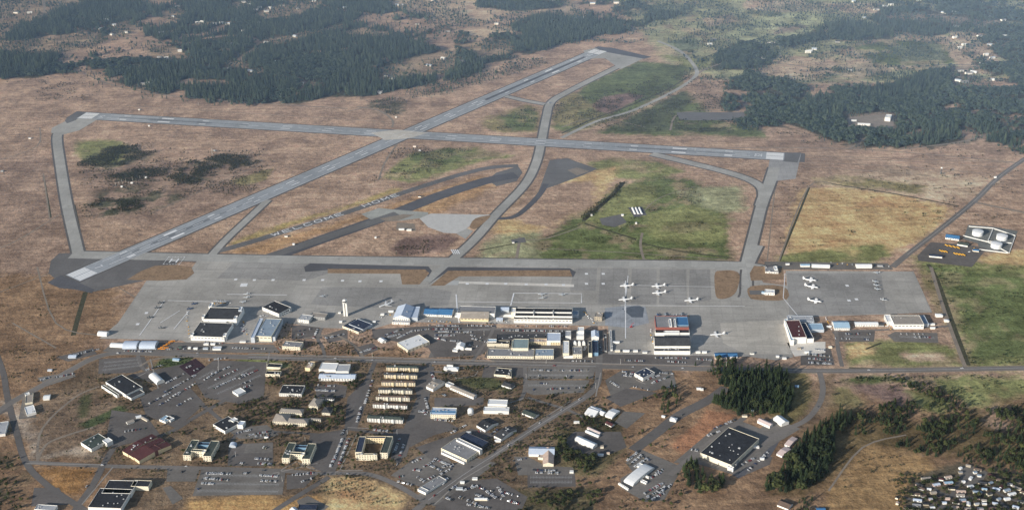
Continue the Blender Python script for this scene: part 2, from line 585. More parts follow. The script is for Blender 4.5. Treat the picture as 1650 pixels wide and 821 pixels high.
def build_ground():
    xs = np.concatenate([[-60000, -20000, -9000, -5000, -3600, -3100], np.arange(-2700, 2600, 7.5), [2900, 3600, 5000, 9000, 20000, 60000]])
    ys = [-60000, -20000, -8000, -2000, 600, 1200, 1500]
    y = 1700.0
    while y < 6900:
        ys.append(y)
        y += 6.0 + (y - 1700) * .0016
    ys += [7200, 8000, 10000, 16000, 30000, 60000]
    ys = np.array(ys)
    X, Y = np.meshgrid(xs, ys)
    nx, ny = len(xs), len(ys)
    X, Y = X.ravel(), Y.ravel()
    jx, jy = X.copy(), Y.copy()
    inner = (np.abs(X) < 2650) & (Y > 1700) & (Y < 6900)
    Z = np.zeros_like(X)
    co = np.stack([jx, jy, Z], 1)
    me = bpy.data.meshes.new('ground')
    me.vertices.add(len(X))
    me.vertices.foreach_set('co', co.ravel())
    i = np.arange((ny - 1) * (nx - 1))
    r, c = i // (nx - 1), i % (nx - 1)
    a = r * nx + c
    q = np.stack([a, a + 1, a + nx + 1, a + nx], 1)
    me.loops.add(q.size)
    me.loops.foreach_set('vertex_index', q.ravel())
    me.polygons.add(len(q))
    me.polygons.foreach_set('loop_start', np.arange(len(q)) * 4)
    me.update()
    # paint the land cover
    col = np.empty((len(X), 3))
    col[:] = DRY
    n = fnoise(X, Y, 420, 3)[:, None]
    col = col * (.84 + .32 * n)
    def pixa(X, Y):
        yc = Y * sP - ALT * cP
        zc = np.maximum(Y * cP + ALT * sP, 1)
        x, y = X / zc, yc / zc
        return 825 + (cR * x + sR * y) * FOC, 410.5 - (-sR * x + cR * y) * FOC
    taps = []
    for k in range(4):
        wx = (fnoise(X, Y, 60, 10 + k) - .5) * 2 + (vnoise(X, Y, 9, 30 + k) - .5) * .8
        wy = (fnoise(X, Y, 60, 20 + k) - .5) * 2 + (vnoise(X, Y, 9, 40 + k) - .5) * .8
        taps.append((wx, wy))
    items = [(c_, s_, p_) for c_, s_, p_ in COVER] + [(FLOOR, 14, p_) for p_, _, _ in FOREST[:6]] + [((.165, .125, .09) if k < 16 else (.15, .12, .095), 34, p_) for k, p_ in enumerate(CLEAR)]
    for c_, s_, p_ in items:
        w = np.zeros(len(X))
        for wx, wy in taps:
            u, v = pixa(X + wx * s_ * 1.1, Y + wy * s_ * 1.1)
            w += inpoly(u, v, p_)
        w = w / 4
        if c_ in (GREEN, LGREEN, OLIVE, GREYG):
            w = w * np.clip((fnoise(X, Y, 75, 121) - .24) * 5, .5, 1)
        elif c_ == SCRUB:
            w = w * np.clip((fnoise(X, Y, 34, 131) - .38) * 7, 0, .85)
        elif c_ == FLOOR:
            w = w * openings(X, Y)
        w = w[:, None]
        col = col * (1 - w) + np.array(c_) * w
    # patchy growth
    g = fnoise(X, Y, 95, 51)
    g2 = fnoise(X, Y, 30, 57)
    col *= (.80 + .40 * g)[:, None] * (.86 + .28 * g2)[:, None]
    at = me.color_attributes.new('cover', 'FLOAT_COLOR', 'POINT')
    at.data.foreach_set('color', np.concatenate([np.clip(col * 2.2, 0, .9), np.ones((len(X), 1))], 1).astype(np.float32).ravel())
    m, nt, b = nt_new('dry_ground')
    ca = N(nt, 'ShaderNodeVertexColor', layer_name='cover').outputs[0]
    p = worldpos(nt)
    c = mixc(nt, .75, ca, mixc(nt, ramp(nt, noise(nt, p, .012, 6, .62, .4), .36, .64), (.33, .32, .32), (.72, .71, .69)), 'OVERLAY')
    c = mixc(nt, .5, c, mixc(nt, ramp(nt, noise(nt, p, .07, 6, .75, .2), .38, .62), (.26, .27, .28), (.74, .73, .70)), 'OVERLAY')
    c = mixc(nt, .5, c, mixc(nt, ramp(nt, noise(nt, p, .25, 3, .7), .38, .62), (.33, .33, .33), (.68, .67, .66)), 'OVERLAY')
    # mown and wind-combed streaks
    c = mixc(nt, .45, c, mixc(nt, ramp(nt, noise(nt, mapped(nt, p, R_(5), (.005, .07, 1)), 1, 5, .7), .36, .62), (.28, .27, .28), (.68, .69, .66)), 'OVERLAY')
    # small dark weeds and bare pale spots
    sp = ramp(nt, noise(nt, p, .11, 3, .7), .64, .70)
    gate = ramp(nt, noise(nt, p, .009, 3), .42, .6)
    mm = N(nt, 'ShaderNodeMath', operation='MULTIPLY')
    nt.links.new(sp, mm.inputs[0])
    nt.links.new(gate, mm.inputs[1])
    c = mixc(nt, mixf(nt, mm.outputs[0], .55), c, (.045, .042, .026))
    c = mixc(nt, mixf(nt, ramp(nt, noise(nt, p, .05, 2), .68, .74), .45), c, (.30, .215, .15))
    nt.links.new(c, b.inputs['Base Color'])
    b.inputs['Roughness'].default_value = 1
    b.inputs['Specular IOR Level'].default_value = 0
    bu = N(nt, 'ShaderNodeBump')
    bu.inputs['Strength'].default_value = .8
    bu.inputs['Distance'].default_value = 4.5
    nt.links.new(noise(nt, p, .05, 5, .7), bu.inputs['Height'])
    nt.links.new(bu.outputs[0], b.inputs['Normal'])
    me.materials.append(m)
    o = link('ground', me)
    tag(o, kind='structure')
    return o


ground = build_ground()

# ================================================================== PAVING
M_RW = paved('runway_concrete', (.140, .152, .170), slab=18, streak=.35)
M_TX = paved('taxiway_concrete', (.165, .165, .162), slab=20, streak=.3)
M_AP = paved('apron_concrete', (.170, .165, .158), slab=26, streak=.55, joint=.2, var=.2)
M_APD = paved('apron_dark', (.136, .134, .133), slab=30, streak=.6, joint=.2, var=.22)
M_APL = paved('apron_pale', (.30, .29, .275), slab=22, streak=.4, joint=.18)
M_AS = paved('asphalt_dark', (.076, .078, .090), slab=60, streak=.3, joint=.05)
M_ASM = paved('asphalt_mid', (.11, .11, .115), slab=60, streak=.3, joint=.05)
M_LOT = paved('parking_asphalt', (.105, .097, .095), slab=33, streak=.4, joint=.12, var=.22)
M_LOTL = paved('parking_worn', (.132, .124, .118), slab=27, streak=.5, joint=.12, var=.22)
M_RD = paved('road_asphalt', (.137, .128, .124), slab=80, streak=.25, joint=.05)
M_RDD = paved('road_dark', (.100, .094, .093), slab=80, streak=.25, joint=.05)
M_KERB = surf('kerb_concrete', (.30, .27, .24), var=.1)
M_TRACK = surf('track_gravel', (.26, .21, .165), var=.2, big=.01)
M_PAINT = surf('road_paint', (.90, .90, .88), var=.05, big=.05)
M_PAINTF = surf('worn_paint', (.58, .58, .57), var=.15, big=.05)
M_SHO = surf('shoulder_asphalt', (.115, .108, .105), var=.2, big=.02)
M_PAD = surf('test_pad_concrete', (.60, .585, .56), var=.1, big=.02)
M_ISLE = surf('island_grass', (.30, .19, .115), var=.3, big=.015, small=.2)
M_ISLG = surf('verge_grass', (.14, .12, .05), var=.3, big=.015, small=.2)
M_DITCH = surf('ditch_growth', (.062, .060, .036), var=.35, big=.03, small=.2)

M_RUB = surf('rubber_deposit', (.16, .17, .185), var=.25, big=.02)
# ---- runways
A0, A1 = G(131, 186), G(1264, 252.5)
B0, B1 = G(117, 448), G(968, 81)


def lerp(a, b, t):
    return (a[0] + (b[0] - a[0]) * t, a[1] + (b[1] - a[1]) * t)


def ext(a, b, m0, m1):
    l = math.hypot(b[0] - a[0], b[1] - a[1])
    return lerp(a, b, -m0 / l), lerp(a, b, 1 + m1 / l)


strip('runway_shoulder', list(ext(A0, A1, 40, 62)), 76, .24, M_SHO, 0, world=True)
strip('runway_shoulder', list(ext(B0, B1, 30, 40)), 76, .25, M_SHO, 0, world=True)
strip('runway', [A0, A1], 64, .40, M_RW, 0, world=True)
strip('runway', [B0, B1], 64, .44, M_RW, 0, world=True)
GLYPH = {
    'W': [[(0, 1), (.22, 0), (.5, .75), (.78, 0), (1, 1)]], 'E': [[(1, 1), (0, 1), (0, 0), (1, 0)], [(0, .5), (.8, .5)]],
    'L': [[(0, 1), (0, 0), (1, 0)]], 'C': [[(1, .85), (.8, 1), (.2, 1), (0, .8), (0, .2), (.2, 0), (.8, 0), (1, .15)]],
    'O': [[(.2, 0), (0, .25), (0, .75), (.2, 1), (.8, 1), (1, .75), (1, .25), (.8, 0), (.2, 0)]],
    'M': [[(0, 0), (0, 1), (.5, .3), (1, 1), (1, 0)]], 'H': [[(0, 0), (0, 1)], [(1, 0), (1, 1)], [(0, .5), (1, .5)]],
    '7': [[(0, 1), (1, 1), (.35, 0)]], '1': [[(.5, 0), (.5, 1), (.25, .8)]], '4': [[(.8, 0), (.8, 1), (0, .35), (1, .35)]],
    '2': [[(0, .8), (.2, 1), (.8, 1), (1, .8), (1, .6), (0, 0), (1, 0)]], '5': [[(1, 1), (0, 1), (0, .55), (.8, .55), (1, .35), (.8, 0), (0, 0)]],
    '3': [[(0, 1), (1, 1), (.45, .55), (1, .4), (.85, 0), (0, 0)]],
}


def letters(mb, txt, org, dx, dy, w, h, sw, pitch, z):
    """block letters painted on the ground; dx is the reading direction, dy is up"""
    for k, ch in enumerate(txt):
        if ch == ' ':
            continue
        ox, oy = org[0] + dx[0] * pitch * k, org[1] + dx[1] * pitch * k
        for li, ln in enumerate(GLYPH[ch]):
            pts = [(ox + dx[0] * a * w + dy[0] * b_ * h, oy + dx[1] * a * w + dy[1] * b_ * h) for a, b_ in ln]
            pts[0], pts[-1] = ext(pts[0], pts[1], sw / 2, 0)[0], ext(pts[-2], pts[-1], 0, sw / 2)[1]
            for i in range(len(pts) - 1):
                strip_mb(mb, [pts[i], pts[i + 1]], sw, z + .012 * li + .005 * i, world=True)


def runway_marks(a, b, za, heads, tails):
    L = math.hypot(b[0] - a[0], b[1] - a[1])
    u = ((b[0] - a[0]) / L, (b[1] - a[1]) / L)
    n = (-u[1], u[0])
    mb, mf = MB(), MB()

    def rect(t, bb, s0, s1):
        P = lambda s, q: (a[0] + u[0] * s + n[0] * q, a[1] + u[1] * s + n[1] * q, za)
        (mb if bb else mf).quad(P(t[0], s0), P(t[1], s0), P(t[1], s1), P(t[0], s1))
    for sgn in (-1, 1):
        rect((40, L - 40), 0, sgn * 29.4 - 1.0, sgn * 29.4 + 1.0)
    for end in (0, 1):
        f = (lambda s: s) if end == 0 else (lambda s: L - s)
        def R(s0, s1, q0, q1, bb=1):
            x0, x1 = sorted((f(s0), f(s1)))
            rect((x0, x1), bb, q0, q1)
        for k in range(4):
            for sg in (-1, 1):
                q = sg * (1.6 + k * 7.1)
                R(3, 56, q, q + sg * 6.5)
        for sg in (-1, 1):
            R(305, 350, sg * 12, sg * 21)          # aiming blocks
            for s_ in (160, 460, 610):
                for j in range(3 if s_ == 160 else 2 if s_ == 460 else 1):
                    R(s_, s_ + 24, sg * (12 + j * 4), sg * (14.6 + j * 4), 1)
            for s_ in (760, 910, 1060):
                R(s_, s_ + 34, sg * 10, sg * 13.5, 1)
        R(105, 270, -12, -10.2)
        R(105, 290, 19, 20.6)
        R(105, 260, 12, 13.4, 0)
        R(105, 300, -20, -18.6, 0)
    s = 150
    while s < L - 150:
        rect((s, s + 37), 1, -.9, .9)
        s += 61
    # numerals read from the threshold inward
    for end, txt in ((0, heads), (1, tails)):
        d = u if end == 0 else (-u[0], -u[1])
        o_ = a if end == 0 else b
        rt = (d[1], -d[0])
        wtot = 8 * len(txt) + 5 * (len(txt) - 1)
        org = (o_[0] + d[0] * 70 - rt[0] * wtot / 2, o_[1] + d[1] * 70 - rt[1] * wtot / 2)
        letters(mb, txt, org, rt, d, 8, 20, 2.4, 13, za)
    tag(mb.obj('runway_marking', M_PAINT), kind='structure')
    tag(mf.obj('runway_marking', M_PAINTF), kind='structure')


runway_marks(A0, A1, .52, '14', '32')
runway_marks(B0, B1, .58, '7', '25')
ground_poly('runway_crossing', [(598, 214), (640, 209), (690, 214), (660, 223), (620, 226)], .49, paved('crossing_concrete', (.23, .22, .205), slab=20, streak=.3), 0)
# rubber-blackened touchdown lane on the far end
mbx = MB()
strip_mb(mbx, [lerp(B0, B1, .70), lerp(B0, B1, .955)], 13, .60, world=True)
tag(mbx.obj('rubber_streak', M_AS), kind='structure')

for a_, b_, t0, t1 in ((A0, A1, .06, .26), (A0, A1, .74, .93), (B0, B1, .06, .24)):
    for q in (-4.5, 4.5, 0):
        mbx = MB()
        p0, p1 = lerp(a_, b_, t0 + .01 * abs(q)), lerp(a_, b_, t1 - .012 * abs(q))
        l_ = math.hypot(p1[0] - p0[0], p1[1] - p0[1])
        nx_, ny_ = -(p1[1] - p0[1]) / l_, (p1[0] - p0[0]) / l_
        strip_mb(mbx, [(p0[0] + nx_ * q, p0[1] + ny_ * q), (p1[0] + nx_ * q, p1[1] + ny_ * q)], 3.2, .50 + .004 * (q + 5), world=True)
        tag(mbx.obj('rubber_streak', M_RUB), kind='structure')

# ---- overrun and end pads
ground_poly('overrun_pad', [(82, 420), (95, 408), (130, 407), (165, 412), (215, 412), (300, 414), (250, 448), (150, 470), (128, 458), (88, 448), (78, 440)], .22, paved('overrun_asphalt', (.11, .108, .112), slab=30, streak=.4))
ground_poly('overrun_dark', [(76, 455), (98, 443), (120, 452), (152, 466), (148, 472), (120, 466), (96, 464)], .28, M_AS)
ground_poly('end_pad', [(1240, 257), (1268, 258), (1291, 247), (1282, 288), (1247, 292), (1234, 300)], .27, paved('end_pad_asphalt', (.15, .15, .155), slab=14, streak=.5, joint=.25))
ground_poly('end_pad', [(1262, 246), (1291, 246), (1285, 262), (1262, 260)], .29, M_ASM)
ground_poly('end_pad', [(940, 82), (965, 76), (1042, 92), (1025, 100), (1000, 112), (975, 94), (948, 95)], .27, M_TX)
ground_poly('overrun_dark', [(958, 76), (985, 77), (1050, 92), (1038, 95), (970, 83)], .30, M_AS)
ground_poly('end_pad', [(120, 188), (158, 192), (128, 210), (98, 218), (82, 214), (84, 206)], .27, M_TX)
ground_poly('overrun_dark', [(104, 194), (120, 182), (134, 181), (122, 194), (108, 199)], .30, M_ASM)

# ---- taxiways
TX = 26


def taxi(path, w=TX, mat=None, z=.33, sh=True, smooth=8):
    if sh:
        strip('taxiway_shoulder', path, w + 11, z - .13, M_SHO, smooth)
    strip('taxiway', path, w, z, mat or M_TX, smooth)


taxi([(128, 205), (100, 212), (92, 222), (98, 270), (108, 330), (122, 390), (127, 412)], 30)
taxi([(1015, 98), (960, 125), (915, 148), (888, 165), (880, 190), (873, 225), (864, 262), (845, 298), (800, 345), (765, 385), (725, 422), (690, 455)], 27)
taxi([(815, 155), (845, 162), (878, 168)], 22)
taxi([(1010, 100), (985, 95), (968, 88)], 26)
taxi([(1050, 248), (1110, 262), (1180, 280), (1218, 295), (1230, 312), (1222, 350), (1212, 390), (1202, 430)], 30)
taxi([(1248, 270), (1240, 295), (1230, 320), (1226, 332)], 34)
taxi([(340, 412), (365, 385), (400, 352), (432, 322)], 22)
taxi([(115, 410), (330, 415), (480, 418), (700, 421), (900, 424), (1195, 428), (1220, 440)], 44, z=.31, smooth=3)
taxi([(1222, 395), (1205, 432), (1203, 470), (1200, 480)], 26, z=.34)

# old closed runways: asphalt
strip('old_taxiway', [(345, 406), (400, 391), (445, 377), (500, 360), (552, 344), (594, 330), (639, 314), (700, 294), (743, 281), (790, 270), (835, 267)], 26, .26, M_ASM, 4)
strip('old_runway', [(445, 412), (520, 385), (620, 350), (700, 318), (780, 292), (832, 282)], 50, .27, M_AS, 2)
strip('old_runway_worn', [(430, 414), (500, 391), (590, 361), (640, 344)], 34, .285, M_ASM, 2)
ground_poly('old_asphalt', [(785, 290), (800, 278), (835, 268), (842, 278), (832, 292), (800, 300)], .265, M_ASM, 0)
ground_poly('old_asphalt', [(582, 345), (610, 335), (640, 338), (690, 342), (690, 350), (640, 356), (600, 355)], .29, paved('old_asphalt_mix', (.15, .155, .15), slab=16, streak=.5), 0)
ground_poly('old_concrete', [(612, 352), (650, 345), (668, 346), (640, 356), (622, 357)], .31, M_TRACK, 0)
ground_poly('concrete_pad', [(676, 352), (694, 344), (790, 346), (770, 352), (752, 368), (735, 376), (715, 375), (690, 366)], .32, M_PAD)
ground_poly('pad_access', [(735, 376), (752, 368), (762, 372), (750, 385)], .315, M_TX)
ground_poly('grass_island', [(757, 365), (766, 352), (790, 347), (783, 356), (766, 369)], .42, M_ISLE, 3, mask=False)
ground_poly('old_asphalt', [(886, 258), (914, 255), (962, 272), (940, 282), (900, 297), (868, 308), (878, 280)], .27, M_ASM)
ground_poly('old_asphalt_worn', [(914, 274), (930, 270), (950, 276), (930, 283)], .29, M_TRACK)
strip('old_taxiway', [(880, 296), (868, 315), (845, 338), (825, 350), (795, 352)], 18, .28, M_AS)

# painted greeting on the old taxiway
pa, pb = G(441, 380.2), G(557, 344.6)
L_ = math.hypot(pb[0] - pa[0], pb[1] - pa[1])
du = ((pb[0] - pa[0]) / L_, (pb[1] - pa[1]) / L_)
dn = (-du[1], du[0])
mbw = MB()
letters(mbw, 'WELCOME', pa, du, dn, 21, 17, 2.8, L_ / 6.85, .36)
pc, pd = G(588, 333.2), G(646, 313.8)
L2 = math.hypot(pd[0] - pc[0], pd[1] - pc[1])
du2 = ((pd[0] - pc[0]) / L2, (pd[1] - pc[1]) / L2)
letters(mbw, 'HOME', pc, du2, (-du2[1], du2[0]), 21, 17, 2.8, L2 / 3.85, .36)
tag(mbw.obj('painted_greeting', M_PAINT), kind='structure')

# ---- aprons
ground_poly('apron', [(236, 452), (300, 444), (322, 414), (520, 419), (700, 422), (940, 426), (1150, 430), (1212, 430), (1230, 455), (1268, 460), (1266, 436), (1472, 437),
                      (1502, 503), (1430, 506), (1300, 510), (1268, 515), (1278, 575), (1250, 580), (1205, 574), (980, 570), (980, 525), (730, 520), (640, 518), (600, 530), (520, 528),
                      (460, 520), (440, 552), (400, 552), (300, 551), (292, 548), (160, 545), (190, 520)], .20, M_AP)
ground_poly('apron_slab', [(1268, 440), (1420, 440), (1428, 505), (1300, 508), (1272, 512)], .30, M_APD)
ground_poly('apron_slab', [(1426, 440), (1470, 440), (1500, 502), (1432, 504)], .30, M_AP)
for q in ([(925, 432), (962, 432), (960, 468), (918, 468)], [(968, 432), (1012, 432), (1010, 490), (964, 490)], [(1018, 433), (1058, 433), (1058, 490), (1016, 490)], [(1063, 433), (1106, 434), (1106, 492), (1062, 490)], [(1111, 434), (1144, 434), (1146, 482), (1110, 490)]):
    ground_poly('apron_slab', q, .29, M_APD)
ground_poly('apron_slab', [(520, 462), (700, 464), (728, 470), (722, 492), (600, 496), (500, 490)], .285, M_APD)
ground_poly('apron_slab', [(380, 420), (540, 424), (530, 440), (492, 452), (350, 448)], .285, M_APD)
ground_poly('apron_slab', [(1268, 552), (1330, 550), (1330, 568), (1280, 574)], .29, M_APL)
ground_poly('apron_slab', [(1160, 520), (1265, 515), (1275, 570), (1200, 570), (1165, 552)], .288, paved('apron_mid', (.215, .205, .19), slab=18, streak=.8, joint=.2))
ground_poly('apron_slab', [(712, 452), (925, 458), (925, 462), (712, 456)], .31, M_APL)
ground_poly('apron_slab', [(718, 452), (740, 452), (738, 459), (714, 459)], .33, surf('bright_slab', (.5, .5, .48), var=.08))
# dark resurfaced strips and grass islands along the parallel taxiway
ground_poly('dark_strip', [(500, 424), (690, 429), (696, 436), (690, 446), (680, 437), (540, 434), (492, 438), (490, 430)], .34, M_AS)
ground_poly('dark_strip', [(722, 430), (918, 432), (928, 438), (924, 446), (714, 442), (690, 458)], .34, M_AS)
ground_poly('grass_island', [(528, 433), (640, 434), (685, 434), (692, 440), (676, 458), (648, 458), (645, 441), (528, 440)], .44, M_ISLE, 0, mask=False)
ground_poly('grass_island', [(722, 436), (918, 435), (922, 445), (740, 445), (716, 460), (694, 460)], .44, M_ISLE, 0, mask=False)
ground_poly('grass_island', [(210, 447), (250, 428), (308, 430), (300, 450), (215, 451)], .44, M_ISLE, 2, mask=False)
ground_poly('grass_island', [(1152, 440), (1162, 436), (1182, 436), (1192, 444), (1186, 470), (1172, 480), (1156, 480), (1152, 465)], .46, M_ISLE, 4, mask=False)
ground_poly('grass_island', [(1208, 440), (1215, 428), (1262, 432), (1262, 450), (1210, 452)], .40, M_ISLE, 0, mask=False)
ground_poly('grass_island', [(1210, 461), (1262, 461), (1268, 482), (1220, 483), (1206, 476)], .46, M_ISLE, 3, mask=False)
strip('fire_access', [(1208, 471), (1250, 471)], 22, .50, M_ASM, 0)

# apron lines: leading lines and parking boxes
mbp = MB()
for path, w in (([(735, 474), (737, 503), (740, 520)], 2.2), ([(828, 472), (823, 492)], 2.2), ([(828, 472), (937, 473), (937, 488)], 1.6), ([(738, 486), (935, 488)], 1.3), ([(270, 484), (345, 486)], 1.3),
                ([(366, 474), (462, 475)], 1.6), ([(1008, 452), (1008, 545)], 1.6), ([(1012, 444), (1006, 500)], 1.2), ([(1000, 492), (1200, 493)], 1.2), ([(1000, 459), (1150, 462)], 1.0), ([(1265, 440), (1262, 480), (1285, 508)], 1.2), ([(265, 484), (225, 540)], 1.4), ([(290, 500), (258, 520)], 1.2), ([(305, 500), (280, 530)], 1.4)):
    strip_mb(mbp, path, w * 1.5, .52, 0)
for c_ in ((380, 450), (410, 451), (440, 451), (490, 451), (520, 451), (552, 452), (580, 453), (614, 453), (753, 457), (785, 457), (815, 457), (848, 458), (880, 458), (908, 459), (945, 441), (972, 441), (945, 457), (972, 457), (1380, 482), (1365, 460), (1368, 484), (236, 504), (222, 522)):
    x, y = G(*c_)
    mbp.quad((x - 4, y - 5, .53), (x + 4, y - 5, .53), (x + 4, y + 5, .53), (x - 4, y + 5, .53))
x, y = G(393, 459)
mbp.quad((x - 9, y - 9, .53), (x + 9, y - 9, .53), (x + 9, y + 9, .53), (x - 9, y + 9, .53))
tag(mbp.obj('apron_marking', M_PAINT), kind='structure')
# helicopter pad by the runway end: dashed frame and an H
mbh = MB()
ha, hb = G(263, 425.5), G(291, 426)
l_ = math.hypot(hb[0] - ha[0], hb[1] - ha[1])
hu = ((hb[0] - ha[0]) / l_, (hb[1] - ha[1]) / l_)
hn = (-hu[1], hu[0])
HP = lambda s, q: (ha[0] + hu[0] * s + hn[0] * q, ha[1] + hu[1] * s + hn[1] * q)
for s0 in range(0, 44, 8):
    for q in (0, 44):
        strip_mb(mbh, [HP(s0, q), HP(s0 + 5, q)], 1.6, .56, world=True)
        strip_mb(mbh, [HP(q, s0), HP(q, s0 + 5)], 1.6, .57, world=True)
letters(mbh, 'H', HP(13, 12), hu, hn, 18, 20, 4, 10, .56)
tag(mbh.obj('helipad_marking', M_PAINT), kind='structure')
mbc = MB()
for k in range(4):
    strip_mb(mbc, [(731 + k * 3.2, 409), (727 + k * 3.2, 402)], 3, .58, 0)
tag(mbc.obj('crossing_marking', M_PAINT), kind='structure')
for c_ in ((826, 322), (1010, 498)):
    x, y = G(*c_)
# ghost hangar beside the middle hangars: its bluish haze and shadow painted as patches
ground_poly('painted_ghost_patch', [(975, 496), (1012, 492), (1040, 494), (1046, 520), (1012, 528), (975, 524)], .32, paved('painted_ghost_haze', (.155, .168, .190), slab=9, streak=.8, joint=.3))
ground_poly('painted_ghost_patch', [(1002, 497), (1028, 491), (1038, 496), (1036, 511), (1018, 511)], .335, surf('painted_ghost_shadow', (.10, .118, .145), var=.2))  # dark patch carries the ghost hangar's shadow in its colour

# ---- tracks, ditches, perimeter roads
for p_, w_ in (([(135, 118), (175, 135), (232, 148), (300, 157), (400, 165), (560, 175)], 6), ([(640, 232), (620, 262), (610, 290)], 6), ([(575, 172), (610, 178), (632, 193), (632, 205)], 8),
               ([(1040, 205), (960, 190), (905, 205)], 5), ([(1145, 238), (1380, 240), (1640, 262)], 5), ([(560, 180), (590, 172)], 5), ([(70, 280), (80, 352)], 4), ([(120, 330), (40, 380), (0, 400)], 4),
               ([(1340, 295), (1302, 302), (1255, 420)], 4), ([(850, 400), (960, 404), (1170, 418)], 3), ([(1030, 350), (1060, 320), (1120, 300)], 3), ([(700, 240), (760, 255), (812, 250)], 3), ([(130, 290), (170, 275), (250, 262)], 3), ([(420, 265), (340, 300), (240, 345)], 3), ([(60, 430), (90, 520), (160, 540)], 4), ([(0, 470), (80, 440)], 3), ([(20, 520), (90, 560)], 4), ([(190, 462), (220, 480)], 3), ([(1250, 290), (1236, 420)], 3), ([(170, 190), (600, 205)], 3), ([(200, 170), (620, 196)], 3), ([(790, 80), (700, 140), (560, 180)], 4), ([(1500, 430), (1515, 480), (1532, 530), (1555, 590)], 9), ([(1570, 325), (1600, 332), (1700, 352)], 10), ([(1035, 375), (1032, 395), (1038, 420)], 7), ([(838, 382), (832, 418)], 8),
               ([(835, 386), (880, 384), (935, 366)], 4), ([(1450, 240), (1540, 230), (1600, 215), (1660, 208)], 9), ([(1368, 240), (1395, 222)], 7), ([(0, 258), (60, 235), (64, 205)], 4),
               ([(800, 1), (830, 18), (880, 25)], 8), ([(1300, 60), (1345, 42), (1400, 10)], 8), ([(1210, 180), (1100, 181), (1080, 210)], 7), ([(1400, 135), (1300, 108), (1220, 100)], 7), ([(1420, 108), (1560, 104), (1575, 112)], 7),
               ([(70, -20), (72, 26)], 10), ([(50, 5), (130, 0)], 8), ([(150, 688), (110, 700), (75, 715), (60, 742)], 6), ([(60, 742), (68, 690), (120, 640), (160, 622)], 5), ([(1460, 700), (1390, 720), (1335, 790)], 4)):
    strip('track', p_, w_, .13, M_TRACK, 4)
for q_ in ([(1295, 262), (1450, 268), (1640, 284)], [(1295, 256), (1450, 259), (1640, 272)], [(1295, 268), (1440, 278), (1500, 284)], [(1060, 70), (1100, 62)], [(1290, 250), (1640, 262)]):
    strip('mown_line', q_, 3, .12, M_TRACK, 3)
strip('perimeter_road', [(905, 222), (960, 196), (1020, 178), (1080, 150), (1115, 128), (1122, 112), (1098, 84), (1060, 66)], 15, .17, M_TX, 5)
strip('perimeter_road', [(1115, 125), (1140, 110), (1170, 100)], 9, .16, M_TRACK, 4)
strip('perimeter_road', [(1660, 250), (1610, 285), (1572, 322), (1520, 365), (1462, 410), (1438, 430)], 17, .17, M_RD, 5)
for p_, w_ in (([(905, 215), (960, 190), (1010, 172), (1075, 144), (1108, 124)], 7), ([(940, 355), (975, 325), (1005, 294)], 13), ([(768, 404), (830, 392)], 5), ([(880, 382), (935, 362)], 5), ([(942, 360), (1025, 385)], 7), ([(1035, 392), (1100, 405), (1180, 415)], 6),
               ([(1304, 302), (1256, 420)], 6), ([(1340, 296), (1440, 312), (1545, 332)], 6), ([(1495, 425), (1510, 450), (1535, 520), (1550, 560), (1560, 588)], 10), ([(1500, 430), (1525, 500)], 5), ([(70, 282), (82, 350)], 5), ([(120, 330), (135, 400)], 5), ([(138, 470), (126, 510), (118, 540)], 12), ([(1255, 424), (1440, 428)], 5), ([(1368, 592), (1480, 594), (1545, 592)], 4), ([(1395, 562), (1420, 552)], 5),
               ([(1230, 60), (1180, 75), (1130, 95)], 6), ([(545, 40), (420, 72)], 5)):
    strip('ditch', p_, w_, .11, M_DITCH, 4, mask=False)

